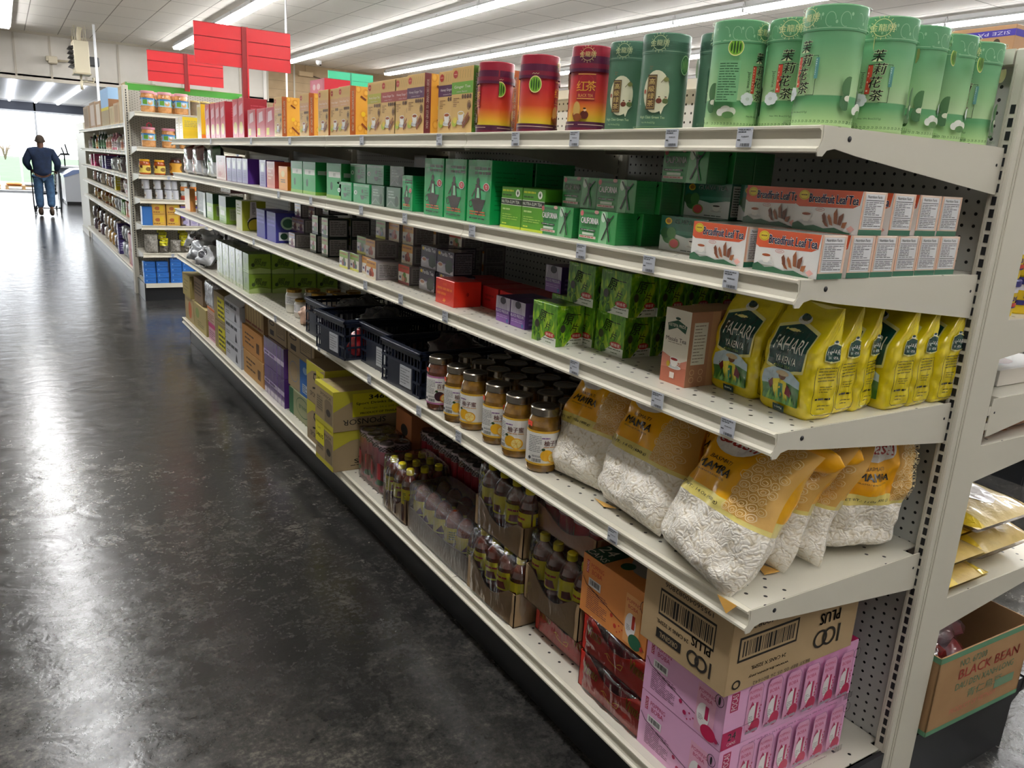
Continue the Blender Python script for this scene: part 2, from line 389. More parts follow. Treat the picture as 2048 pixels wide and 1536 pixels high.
# canopy posts
for i, x in enumerate((-1.9, -1.1)):
    mb = MB(); mb.tube([(0, 0, 0), (0, 0, 1.25)], .035, M('b7bcc2', .5), 8); mb.tube([(0, 0, 1.25), (0, 0, 1.28)], .045, M('9aa0a8', .5), 8)
    setp(link('bollard', mb, None, (x, YW+7.5, -.02)), 'thin grey post outside the shop window, %s of the pair' % ('left', 'right')[i], 'post', 'grey posts outside the window')
# ---------------------------------------------------------------- ceiling lights
hous = M('dcdcdc', .4); emi = M('ffffff', .5, em=TUBE, name='lit_tube')
def fixture():
    h = MB(); h.prism([(-.05, 0), (-.05, -.05), (-.1, -.085), (-.1, -.09), (-.03, -.09), (-.02, -.105), (.02, -.105), (.03, -.09), (.1, -.09), (.1, -.085), (.05, -.05), (.05, 0)], 1, -.645, .645, hous)
    h.box(-.075, -.648, -.13, .075, -.632, -.03, hous); h.box(-.075, .632, -.13, .075, .648, -.03, hous)
    t = []
    for x in (-.056, .056):
        m = MB(); m.tube([(x, -.63, -.112), (x, .63, -.112)], .017, emi, 6); t.append(m)
    return h, t
h, t = fixture()
kind('light', 'ceiling_light', 'ceiling light', [('housing', h), ('lamp_tube', t[0]), ('lamp_tube', t[1])])
ROWS = [(-1.45, 'over the main aisle'), (1.72, 'over the second aisle'), (4.17, 'over the third aisle'), (6.63, 'over the fourth aisle'), (9.0, 'over the fifth aisle'), (11.45, 'over the sixth aisle'), (13.9, 'over the farthest aisle')]
for x, nm in ROWS:
    for k in range(17):
        y = 18.15-k*1.305
        if y < -3.4 or (x > 5 and y < 0.3): continue
        place('light', (x, y, HC), 'two-tube strip light in the row %s, %s from the far wall' % (nm, ORD[k].replace('nearest', 'first') if k < 16 else 'last'), 'strip lights ' + nm)
# slim light bars of the entrance ceiling
bar = MB(); bar.box(-.03, -4.9, -.055, .03, 4.9, -.003, M('f4f8ff', .5, em=5.)); kind('bar', 'light_bar', 'ceiling light', [('light_bar', bar)])
for i, x in enumerate((-2.71, -2.05, -1.38, -.67, -.05)): place('bar', (x, YB+5.15, 2.869), 'long white light bar on the low entrance ceiling, %s from the left' % ORD[i].replace('nearest', 'first'), 'entrance light bars')
# ---------------------------------------------------------------- things on ceiling and far wall
mb = MB(); cream = M('cfc6ac', .45)
mb.box(0, -.3, 0, .27, .3, .6, cream, .008); mb.box(-.02, -.31, -.02, .29, .31, 0, M('b9ae92', .5)); p = MB()
hv = empty('unit_heater', 'cream unit heater hanging from the ceiling near the far wall', 'heater', (-.345, 18.2, 2.96))
link('casing', mb, hv)
for i in range(5):
    m = MB(); m.prism([(0, 0), (-.075, -.02), (-.085, -.035), (0, -.06)], 1, -.27, .27, M('2a2622', .5)); link('louvre', m, hv, (0, 0, .16+i*.085))
m = MB(); m.box(.27, -.12, .16, .46, .12, .34, M('3a3c40', .4), .02); link('fan_motor', m, hv)
m = MB()
for y in (-.25, .25):
    for x in (.04, .23): m.tube([(x, y, .6), (x, y, .87)], .008, 'b0a78f')
m.tube([(.13, 0, .6), (.13, 0, .75), (.16, 0, .875)], .045, cream); link('hanger', m, hv)
m = MB(); m.tube([(.12, 0, 0), (.12, 0, -.14), (.34, 0, -.14), (.34, 0, -.05)], .025, cream); m.tube([(.12, 0, -.14), (.12, 0, -.3)], .03, cream); link('gas_pipe', m, hv)
mb = MB(); mb.tube([(.33, -.08, .54), (.33, -.08, .08), (.30, -.08, .02), (.0, -.08, 0)], .022, M('c4b9a2', .5)); mb.box(-.16, -.18, -.07, .02, 0, .08, M('c9bfa8', .5), .015); mb.box(-.2, -.2, -.03, -.14, -.05, .07, M('bdb39c', .5), .01)
setp(link('sensor_bracket', mb, None, (-.55, YB, 3.3)), 'beige pipe bracket with small box on the white far wall', 'bracket')
mb = MB(); mb.tube([(0, 0, 0), (0, 0, HC)], .024, M('f2f4f8', .4)); mb.box(-.04, -.04, 0, .04, .04, .03, 'd8d8d8'); setp(link('power_pole', mb, None, (0.0, 17.5, 0)), 'white pole from floor to ceiling behind the far shelves', 'pole')
mb = MB(); mb.tube([(0, 0, 0), (0, 0, HC)], .014, M('e8e8e8', .4)); mb.box(-.03, -.03, 0, .03, .03, .03, 'd8d8d8'); setp(link('power_pole', mb, None, (2.1, 12.0, 0)), 'thin white pole before the brown wall right of the red signs', 'pole')
mb = MB(); mb.lathe([(.07, 0), (.07, -.05), (.062, -.075), (.03, -.1), (0, -.105)], M('f0f0f0', .3), 18); m2 = MB(); m2.lathe([(.03, -.085), (.028, -.1), (0, -.112)], M('101010', .1), 12, cx=.03, cy=-.02)
sc_ = empty('security_camera', 'small white dome security camera on the ceiling near the brown wall', 'security camera', (4.85, 18.7, HC)); link('camera_body', mb, sc_); link('lens', m2, sc_)
mb = MB(); mb.box(0, -.12, 0, .36, 0, .12, M('a8906c', .6), .01); mb.tube([(.18, -.06, .12), (.18, -.06, HC-3.56)], .012, '9c8564'); mb.tube([(.36, -.05, .03), (.9, -.03, -.05)], .014, '4e4130'); setp(link('junction_box', mb, None, (4.72, YB, 3.56)), 'tan junction box with a conduit high on the brown wall', 'junction box')
# ---------------------------------------------------------------- aisle signs
def sign(x, y, z0, z1, wl, wr, n, col, dark, label, yaw=0, zb=0, pw=.045):
    s = empty('aisle_sign', label, 'sign', (x, y, zb)); c = M(col, .35); d = M(dark, .4)
    m = MB(); m.box(-pw/2, -pw/2, 0, pw/2, pw/2, z1-zb, d); m.box(pw/2-.008, -pw/2-.004, 0, pw/2+.004, -pw/2, z1-zb, c); link('post', m, s)
    for a, b_, off in ((-wl, -pw/2, .0), (pw/2, wr, .0)):
        m = MB(); st = (z1-z0)/n; sg = 1 if a > 0 else -1
        for i in range(n):
            zz = z0-zb+i*st
            m.box(a, -.012, zz, b_, .006, zz+st*.94, c)
            m.box(a, -.004, zz+st*.94, b_, .006, zz+st, d)
        link('sign_panel', m, s)
    return s
sign(.03, 6.16, 2.235, 2.545, .385, .375, 3, 'cf2028', '8c1418', 'larger blank red aisle sign on a post at the far end of the tea shelves', zb=1.83)
sign(.06, 8.80, 2.262, 2.572, .385, .385, 3, 'cf2028', '8c1418', 'smaller blank red aisle sign on a post above the jar shelves', zb=2.19)
sign(3.13, 12.0, 2.58, 2.93, .375, .375, 3, '1fa878', '0f7a58', 'blank green aisle sign in front of the brown wall', pw=.03)
# ================================================================ SHELVING
ST = 'd3cfc0'                     # putty enamel
steel = M(ST, .38); steel2 = M('c9c4b4', .4); dark = M('15171b', .5); blackk = M('191b1f', .35, coat=.3)
deck = dots('shelf_deck', ST, (.028, .0508), .0042, (0, 1), [(.025, .139), (.42, .476)], .33)
peg = dots('pegboard', 'c4c5c0', (.0254, .0254), .0036, (2, 1), None, .5, hole='08090b', stagger=False)
chan = M('e2ddcb', .42)
# one 4-ft shelf: origin at front near corner, x into the shelf, y along, top at z=0
D = .5645
def shelf_mesh(Lw, depth=D):
    m = MB(); m.box(.004, .002, -.003, depth-.03, Lw-.002, 0, deck); m.box(depth-.03, .026, -.003, depth+.028, Lw-.026, 0, deck)
    m.box(.004, .002, -.028, .010, Lw-.002, -.003, steel); m.box(.03, .002, -.022, .05, Lw-.002, -.003, steel); m.box(depth*.55, .002, -.018, depth*.55+.05, Lw-.002, -.003, steel2)
    m.box(depth-.06, .002, -.03, depth-.03, Lw-.002, -.003, steel2); return m
def rail_mesh(Lw):   # price channel
    m = MB(); m.prism([(.004, -.0004), (-.003, -.0002), (-.008, -.002), (-.008, -.006), (-.003, -.009), (-.001, -.022), (-.004, -.034), (-.010, -.038), (-.010, -.043), (-.004, -.045), (.004, -.042)], 1, .0015, Lw-.0015, chan)
    return m
def bracket_mesh(depth=D, hr=.092):
    m = MB(); m.prism([(.0, -.0008), (depth-.004, -.0008), (depth-.002, -.012), (depth-.002, -hr), (depth-.012, -hr), (.10, -.045), (.035, -.036), (.016, -.040), (.006, -.05), (-.006, -.05), (-.008, -.044), (-.004, -.036), (.002, -.02)], 1, -.0015, .0015, steel)
    m.tube([(.07, -.0022, -.018), (.07, .002, -.018)], .005, dark, 10); m.tube([(depth-.02, -.0022, -.035), (depth-.02, .002, -.035)], .003, dark, 8)
    m.box(depth-.006, -.0012, -.04, depth+.008, .0012, -.018, steel); m.box(depth-.006, -.0012, -.075, depth+.008, .0012, -.058, steel); return m
_S = {}
def parts_for(Lw, depth=D):
    k = (round(Lw, 3), depth)
    if k not in _S: _S[k] = (shelf_mesh(Lw, depth).mesh('shelf'), rail_mesh(Lw).mesh('price_rail'), bracket_mesh(depth).mesh('bracket'))
    return _S[k]
tagm = MB(); tagm.box(-.0118, 0, -.037, -.0105, .036, -.003, M('ccd0d8', .4))
ink(tagm, [('l', .08, .72, .95, .95, '555a60', 2), ('l', .3, .5, .8, .6, '777b80', 1), ('l', .08, .3, .4, .44, '33363a', 1), ('b', .3, .05, .9, .2, '2a2c30')], .036, .034, lambda u, v, h: (-.0118-h, .036-u, -.037+v))
tagm = tagm.mesh('price_tag')
tagb = MB(); tagb.box(-.0118, 0, -.040, -.0105, .03, -.006, M('ccd4e0', .35)); ink(tagb, [('l', .1, .5, .9, .9, '6b7078', 2), ('r', .35, .1, .65, .3, '33363a')], .03, .034, lambda u, v, h: (-.0118-h, .03-u, -.04+v)); tagb = tagb.mesh('price_tag')
def shelf(root, x, y, z, Lw, depth=D, rz=0, tags=(), near=True):
    a, b, c = parts_for(Lw, depth); s = link('shelf', a, root, (x, y, z), rz); link('price_rail', b, s)
    link('bracket', c, s, (0, .0015, 0)); link('bracket', c, s, (0, Lw-.0015, 0))
    for t in tags: link('price_tag', tagm if t >= 0 else tagb, s, (0, abs(t), 0))
    return s
def upright_mesh(H, wdt=.13, slots=True, zb=0, th=.03):
    """double-sided post; slots on the -x and +x faces; a lip runs either side of each slot column"""
    m = MB(); m.box(0, -.004, 0, wdt, th, H, steel, .003)
    m.box(-.0015, .003, .05, 0, .007, H-.03, steel2); m.box(-.0015, th-.008, .05, 0, th-.004, H-.03, steel2)
    m.box(.02, -.0055, .05, .024, -.004, H-.02, steel2); m.box(.03, -.0055, .05, .034, -.004, H-.02, steel2)
    k = 0
    while True:
        z = 1.715-k*.0254 if H < 2 else H-.06-k*.0254
        if z < .235: break
        if z < H-.015: m.box(-.0012, .0085, z-.0085, .0005, .0175, z+.0085, dark); m.box(wdt-.0005, .0085, z-.0085, wdt+.0012, .0175, z+.0085, dark)
        k += 1
    return m
SH = [1.6416, 1.3872, 1.1081, .7485]; SB = .2142; LS = 1.2192
g = empty('shelving_unit', 'long putty-coloured double-sided steel shelving unit holding the teas in front', 'shelf', (0, 0, 0))
um = upright_mesh(1.829).mesh('upright')
for k in range(6): link('upright', um, g, (0, k*LS-.012, 0))
bp = MB(); bp.box(0, .004, 0, .012, LS-.004, 1.829-.2, peg); bp = bp.mesh('back_panel')
for k in range(5):
    p = link('back_panel', bp, g, (.03, k*LS+.01, .2)); p = link('back_panel', bp, g, (.09, k*LS+.01, .2))
    m = MB(); m.box(.0, .02, 1.80, .13, LS-.01, 1.829, steel); link('top_cap', m, g, (0, k*LS, 0))
# tags: (shelf, y) read off the rail
TG = {0: [.02+.12, .33, .66, .92, 1.36, 2.0, 2.9, 3.6, 4.6], 1: [.13, .36, .60, 1.13, 1.6, 2.0, 2.6, 3.1], 2: [.09, .29, .59, 1.28, 1.62, 1.95, 2.4, 3.6], 3: [.39, 1.16, 1.45, 1.9, 2.5, 3.2]}
for i, z in enumerate(SH):
    for k in range(5):
        shelf(g, -D, k*LS, z, LS, tags=[(y-k*LS)*(1 if y < 1 else 1) for y in TG[i] if k*LS < y < k*LS+LS-.04])
bd = MB(); bd.box(.004, .002, -.003, .55-.004, LS-.002, 0, deck); bd.box(.546, .026, -.003, .574, LS-.026, 0, deck); bd.box(.004, .002, -.03, .012, LS-.002, -.003, steel); bd = bd.mesh('base_shelf'); br = rail_mesh(LS).mesh('price_rail')
kp = MB(); kp.box(0, 0, 0, .006, LS, .175, blackk); kp = kp.mesh('kick_plate')
def basebr():
    m = MB(); m.prism([(-.548, -.004), (-.548, -.045), (-.50, -.075), (-.495, -.214), (0, -.214), (0, -.004)], 1, -.012, -.001, blackk); m.box(-.555, -.016, -.05, -.54, .0, .0005, blackk); return m.mesh('base_end')
for k in range(5):
    s = link('base_shelf', bd, g, (-.548, k*LS, SB)); link('price_rail', br, s); link('kick_plate', kp, g, (-.495, k*LS, 0))
be = basebr(); link('base_end', be, g, (0, 0, SB)); link('base_end', be, g, (0, 5*LS+.013, SB)); link('base_end', be, g, (.13, -.013, SB), PI)
# shelves on the far face of the unit (rz=180: front towards +x)
for z, dp, ys in ((1.283, .5645, (0, 1, 2)), (.985, .5645, (0, 1, 2)), (.59, .5645, (0, 1, 2))):
    for k in ys: shelf(g, .13+D, (k+1)*LS, z, LS, rz=PI, tags=(.3,))
for k in (0, 1, 2):
    link('base_shelf', bd, g, (.13+.548, (k+1)*LS, SB), PI); link('kick_plate', kp, g, (.13+.495, k*LS, 0))
shelf(g, .13+D, LS, 1.64, LS, rz=PI); shelf(g, .13+D, 2*LS, 1.64, LS, rz=PI)
# ---------------------------------------------------------------- far run on the same line
FZ = [1.82, 1.53, 1.272, 1.033, .777]; FH = 2.192; FY = 8.88
g2 = empty('shelving_unit', 'tall far shelving unit facing the main aisle with bottles and packets', 'shelf', (0, FY, 0))
um2 = upright_mesh(1.95).mesh('upright')
for k in range(1, 6): link('upright', um2, g2, (0, k*LS-.012, 0))
bp2 = MB(); bp2.box(0, .004, 0, .012, LS-.004, 1.75, peg); bp2 = bp2.mesh('back_panel')
for k in range(5):
    link('back_panel', bp2, g2, (.03, k*LS+.01, .2))
    for z in FZ: shelf(g2, -D, k*LS, z, LS, tags=(-.1, -.35, -.62, -.9))
    s = link('base_shelf', bd, g2, (-.548, k*LS, .225)); link('price_rail', br, s); link('kick_plate', kp, g2, (-.495, k*LS, 0))
m = MB(); m.box(-.50, 5*LS+.02, 0, .60, 5*LS+.05, 1.95, steel, .004); m.box(-.50, 5*LS+.05, 0, -.47, 5*LS+1.75, 1.95, steel2, .004); m.box(-.5, 5*LS+1.72, 0, .6, 5*LS+1.75, 1.95, steel2, .004); m.box(-.52, 5*LS+.3, 0, -.5, 5*LS+1.7, .1, steel); link('end_panel', m, g2)
# ---------------------------------------------------------------- end cap facing the camera
EZ = [1.918, 1.578, 1.305, 1.061, .793, .506]; EB = .187; EW = 1.22; EX = -.565; EY = 8.74; ED = .545
e = empty('shelving_unit', 'end-cap shelving unit of jars and tins facing the camera at the far row', 'shelf', (0, 0, 0))
def upr_end(H):
    m = MB(); m.box(0, 0, 0, .05, .12, H, steel, .003)
    k = 0
    while H-.05-k*.0254 > .4:
        z = H-.05-k*.0254; m.box(.021, -.0012, z-.0085, .031, .0005, z+.0085, dark); k += 1
    return m.mesh('upright')
ue = upr_end(FH)
link('upright', ue, e, (EX-.02, EY, 0)); link('upright', ue, e, (EX+EW-.03, EY, 0))
m = MB(); m.box(0, 0, 0, 1.95, .012, EW-.06, dots('pegboard_end', 'a9a69c', (.0254, .0254), .0036, (0, 2), None, .5)); m = MB(); m.box(0, 0, 0, EW-.06, .012, 1.95, dots('pegboard_end2', 'aaa79d', (.0254, .0254), .0036, (0, 2), None, .5)); link('back_panel', m, e, (EX+.03, EY+.04, .2))
for i, z in enumerate(EZ): shelf(e, EX+.01, EY-ED, z, EW-.02, ED, 0, ()) if False else shelf(e, EX+EW-.01, EY-ED, z, EW-.02, ED, PI/2, (-.2, -.55, -.9)[:1+i % 3])
bd3 = MB(); bd3.box(0, 0, -.003, EW-.04, .53, 0, steel); bd3.box(0, -.012, -.045, EW-.04, 0, .001, chan); s = link('base_shelf', bd3, e, (EX+.02, EY-.525, EB))
m = MB(); m.box(0, 0, 0, EW-.04, .006, .14, blackk); link('kick_plate', m, e, (EX+.02, EY-.50, 0))
m = MB(); m.box(0, 0, 0, .012, .54, .185, blackk, .003); link('base_end', m, e, (EX+.005, EY-.54, 0)); link('base_end', m.mesh('base_end'), e, (EX+EW-.02, EY-.54, 0))
m = MB(); m.box(0, 0, 0, EW+.04, .006, .11, M('4fa83d', .6)); m.box(0, -.002, .108, EW+.04, .008, .114, 'c9cbb0'); setp(link('sign_board', m, None, (EX+.04, EY+.13, 2.115)), 'blank green board standing along the top behind the snack jars', 'board')
# gondola of the next aisle, seen past the near end of the unit
g4 = empty('shelving_unit', 'shelving unit with black base across the next aisle at the right edge', 'shelf', (3.5, 1.1, 0))
link('upright', um, g4, (0, 0, 0)); link('upright', um, g4, (0, LS, 0)); link('upright', um, g4, (0, 2*LS, 0))
for k in range(2):
    link('back_panel', bp, g4, (.03, k*LS+.01, .2)); link('back_panel', bp, g4, (.09, k*LS+.01, .2))
    for z in (.55, .95, 1.3, 1.6): shelf(g4, -D, k*LS, z, LS)
    s = link('base_shelf', bd, g4, (-.548, k*LS, SB)); link('price_rail', br, s); link('kick_plate', kp, g4, (-.495, k*LS, 0))
link('base_end', be, g4, (0, 0, SB))
# ================================================================ PRODUCTS (kinds)
def bx(key, name, cat, w_, d_, h_, col, F=(), Sd=(), T=(), gloss=.42, coat=0., c=.0012, Bk=(), extra=None):
    """carton: origin at its near front bottom corner, x into the shelf, y away from the camera"""
    m = MB(); m.box(0, 0, 0, d_, w_, h_, M(col, gloss, 0, coat), c)
    ink(m, F, w_, h_, lambda u, v, h: (-h, w_-u, v), gloss=gloss, coat=coat)
    ink(m, Sd, d_, h_, lambda u, v, h: (u, -h, v), gloss=gloss, coat=coat)
    ink(m, T, w_, d_, lambda u, v, h: (v, w_-u, h_+h), gloss=gloss, coat=coat)
    if extra: extra(m)
    kind(key, name, cat, [(name, m)])
def cup(u, v, s, a, tea='9a3d16', cupc='f2f0ea'):
    k = s*a   # s = width in face heights, a = H/W
    return [('e', u, v-.42*s, .75*k, .16*s, 'e4e4e0'), ('e', u, v-.42*s, .6*k, .11*s, 'c9cac8'), ('p', [(u-.45*k, v+.1*s), (u+.45*k, v+.1*s), (u+.36*k, v-.22*s), (u+.18*k, v-.4*s), (u-.18*k, v-.4*s), (u-.36*k, v-.22*s)], cupc),
            ('o', u+.5*k, v-.08*s, .16*k, .15*s, cupc, .0012), ('e', u, v+.1*s, .45*k, .13*s, cupc), ('e', u, v+.09*s, .38*k, .09*s, tea)]
def figs(u, v, s, a, cs=('8a5a2c', '4a6a8a', 'b08048', '5a3020')):
    o = []
    for i, c in enumerate(cs): x = u+(i-1.5)*s*.6*a; o += [('e', x, v, .28*s*a, .32*s, c), ('e', x+.03*a*s, v+.38*s, .1*s*a, .12*s, 'e0b890'), ('e', x, v+.48*s, .1*s*a, .06*s, '2a1c14')]
    return o
def oval(u, v, ru, rv, c='7fb83a', rim='f2e6a0', leaf='234f1e'):
    o = [('e', u, v, ru, rv, rim), ('e', u, v, ru*.9, rv*.88, c)]
    for i in (-2, -1, 0, 1): o.append(('e', u+(i+.5)*ru*.36, v, ru*.11, rv*(.75 if abs(i+.5) < 1 else .5), leaf))
    return o+[('s', [(u-ru*.5+ru*i*.2, v+rv*1.18+(.12*rv if i % 2 else 0)) for i in range(6)], 'd8e8b0', .0008)]
def cyl(r, wid): return lambda u, v, h: ((r+h)*math.cos(PI+(u-wid/2)/r), (r+h)*math.sin(PI+(u-wid/2)/r), v)
def zramp(name, stops, H, r=.4, const=False):
    t, nt, b = nodes(name); tc = N(nt, 'ShaderNodeTexCoord'); sx = N(nt, 'ShaderNodeSeparateXYZ'); L(nt, tc.outputs['Object'], sx.inputs[0])
    L(nt, ramp(nt, math_(nt, 'DIVIDE', sx.outputs[2], H), stops), b.inputs['Base Color']); b.inputs['Roughness'].default_value = r; return t
# ---- tins
def tin(key, gm, lidc, ops, lidops, H=.19, r=.0497, rim='d6e6cf'):
    Wd = 2*PI*r; m = MB(); m.lathe([(r-.001, 0), (r, .002), (r, .15)], gm, 40)
    ink(m, ops, Wd, .15, cyl(r, Wd), su=.006, gloss=.38)
    l = MB(); l.lathe([(r+.0006, 0), (r+.0006, H-.15-.002), (r-.0008, H-.15)], M(lidc, .38), 40); l.lathe([(r-.0008, H-.15), (r-.003, H-.15-.0005), (r-.0035, H-.153)], M(rim, .3, .3), 40, cap=False)
    ink(l, lidops, Wd, .04, cyl(r+.0006, Wd), su=.006, gloss=.38)
    ml = l.mesh('lid')
    for v in ml.vertices: v.co.z += .15
    kind(key, 'tea_tin', 'tea tin', [('body', m), ('lid', ml)])
def scroll(c, n=14):
    o = []
    for i in range(n):
        u = (i+.5)/n
        o += [('s', [(u-.03+.03*math.cos(t/3)*.8, .4+.28*math.sin(t/3)) for t in range(0, 16)], c, .0009), ('e', u, .3+.3*(i % 2), .006, .07, c, 8)]
    return o+[('r', 0, .06, 1, .09, c), ('r', 0, .93, 1, .95, c)]
def crest(u, c='e8e6a8'): return [('o', u, .5, .045, .36, c, .001), ('t', '金龍牌', u, .5, .3, c)]+[('s', [(u+.05*math.cos(t), .5+.4*math.sin(t)), (u+.058*math.cos(t), .5+.48*math.sin(t))], c, .0008) for t in [k*PI/8 for k in range(16)]]
J = []
for u0 in (.25, .75):
    J += [('r', u0-.045, .42, u0-.02, .74, 'c8452f'), ('l', u0-.04, .44, u0-.026, .73, 'f3d8c8', 9, .6), ('s', [(u0-.045, .74), (u0+.075, .74), (u0+.075, .33), (u0+.03, .33)], '1d3b22', .0008),
          ('r', u0+.066, .5, u0+.084, .72, '5c9a94'), ('l', u0+.069, .51, u0+.081, .71, 'd7ece6', 9, .6), ('t', 'Jasmine Tea', u0-.068, .52, .026, '1b2f1c', {'rot': -90, 'w': .3})]
    for i, ch in enumerate('茉莉花茶'): J.append(('t', ch, u0+(.015 if i % 2 else .0), .84-i*.145, .125, '16190f', {'ol': 'e9efc0', 'ow': .03, 'b': .02, 'sh': .15}))
    J += [('t', 'Net Wt 8oz(227g)', u0-.0, .145, .026, '20402a', {'w': .115})]
    for i in range(7): J.append(('e', u0-.065+.022*math.cos(i*.9), .35+.045*math.sin(i*.9), .02, .034, 'e9eef0'))
    J.append(('e', u0-.065, .35, .012, .02, 'cfd8d4'))
for u0 in (.49, .99):
    J += [('e', u0, .42, .034, .11, '4c7a4a'), ('e', u0-.005, .26, .03, .09, '47754a'), ('e', u0+.02, .30, .014, .07, 'f1f2d6'), ('e', u0+.045, .31, .014, .05, 'eef0d0'), ('e', u0+.03, .36, .012, .055, 'f4f4de'), ('e', u0+.0, .3, .016, .03, 'f0f2dc'), ('e', u0+.062, .2, .018, .09, 'e9ece9'), ('e', u0+.033, .31, .006, .012, 'd9c25a')]
J += [('e', .07, .2, .03, .06, 'f3f4ea'), ('e', .1, .19, .024, .05, 'e4ead8'), ('e', .045, .18, .02, .045, 'eef1e6'), ('e', .085, .15, .03, .04, '5d8a50')]
J += [('s', [((i+dx)/60, .035+dy) for dx, dy in ((0, 0), (.6, 0), (.6, .02), (.25, .02), (.25, .01))], '3c6a38', .0006) for i in range(60)]
JN = [('r', .02, .3, .12, .78, '7db884'), ('l', .026, .31, .114, .76, '33613c', 15, .35)]
JM = zramp('jasmine_tin_print', [(0, 'b6d795'), (.07, 'a8cf8d'), (.22, '5fa36c'), (.258, '5fa36c'), (.262, 'b5d3a0'), (.45, '93c188'), (.7, '6aa877')], .19)
tin('jas', JM, '62a072', J+oval(.13, .93, .035, .1), scroll('9dcaa0')+crest(.25)+crest(.75)); tin('jasn', JM, '62a072', J+JN+oval(.09, .93, .035, .1), scroll('9dcaa0')+crest(.25)+crest(.75))
G = []
for u0 in (.25, .75):
    fan = [(u0+.085*math.cos(t), .52+.3*math.sin(t)*1.) for t in [PI*k/14 for k in range(15)]]
    G += [('p', [(u0+.085*math.cos(t), .5+.28*math.sin(t)) for t in [2*PI*k/26 for k in range(26)]], 'e6e3c4'), ('p', [(u0+.03, .28), (u0+.085, .36), (u0+.06, .3), (u0+.045, .2)], 'e6e3c4')]
    G += figs(u0+.045, .38, .11, .6, ('3f6b94', '7a3d2c', '58683a'))+[('s', [(u0+.03, .62), (u0+.06, .7), (u0+.08, .62)], '6a5638', .0012), ('e', u0+.06, .66, .016, .03, '8a8a4c'), ('e', u0-.07, .5, .008, .03, 'b0604c')]
    G += [('r', u0-.056, .26, u0+.004, .72, '4c3a2c'), ('r', u0-.052, .275, u0, .705, '9a8552'), ('r', u0-.048, .29, u0-.004, .69, '5a3e2e')]
    for i, ch in enumerate('高級绿茶'): G.append(('t', ch, u0-.026, .63-i*.095, .08, 'e2c77c'))
    G += [('t', 'High Class Green Tea', u0-.01, .155, .045, 'c9d8a8', {'w': .16}), ('t', 'Net Wt 8oz(227g)', u0-.03, .085, .03, 'a8c090', {'w': .09}), ('l', u0-.05, .78, u0, .84, '6d6b50', 2)]
G += [('r', 0, .0, 1, .012, 'b5c47c'), ('r', 0, .03, 1, .036, '7c9a68')]
tin('grn', M('4a7159', .4), '4d7660', G+oval(.42, .86, .03, .13, '2f6b3c', 'a9cf9a', '8fc07a')+oval(.92, .86, .03, .13, '2f6b3c', 'a9cf9a', '8fc07a'), [('l', 0, .15, 1, .6, '3d6350', 9, .5), ('r', 0, .1, 1, .13, '8fae94')]+crest(.25, 'c9d5a0')+crest(.75, 'c9d5a0'), rim='9ab59c')
R_ = []
for u0 in (.25, .75):
    R_ += [('r', u0-.07, .46, u0+.07, .86, 'a01f2c'), ('o', u0, .66, .065, .18, 'b83a3c', .0008), ('r', u0-.066, .475, u0+.066, .49, 'd8a050'), ('r', u0-.066, .835, u0+.066, .85, 'd8a050'),
           ('t', '红', u0-.035, .67, .15, 'e6ad3c', {'b': .01}), ('t', '茶', u0+.035, .67, .15, 'e6ad3c', {'b': .01}), ('t', 'BLACK TEA', u0, .53, .045, 'e2b060', {'w': .11})]
    R_ += figs(u0+.035, .24, .2, .55, ('8c3b1e', '5c241a'))+[('e', u0-.06, .32, .03, .12, 'c9a45a'), ('e', u0-.05, .2, .035, .06, '8a4a20')]
R_ += [('r', 0, 0, 1, .05, '6b1730'), ('r', 0, .05, 1, .14, '4b1a38'), ('l', .0, .085, 1, .105, 'd9c6a8', 1), ('r', 0, .93, 1, 1, '7d1a34'), ('r', 0, .88, 1, .93, '55183a')]
tin('red', zramp('black_tea_tin_print', [(0, 'b8b02c'), (.1, 'd8c832'), (.2, 'e0a02a'), (.35, 'cf4a28'), (.55, 'c02a30'), (.8, 'b02034')], .19), '9a1e34', R_+oval(.5, .78, .05, .14)+oval(.01, .78, .05, .14), [('r', 0, .0, 1, .42, '5a1a3c')]+crest(.25, 'd8cf8a')+crest(.75, 'd8cf8a'), rim='b0506a')
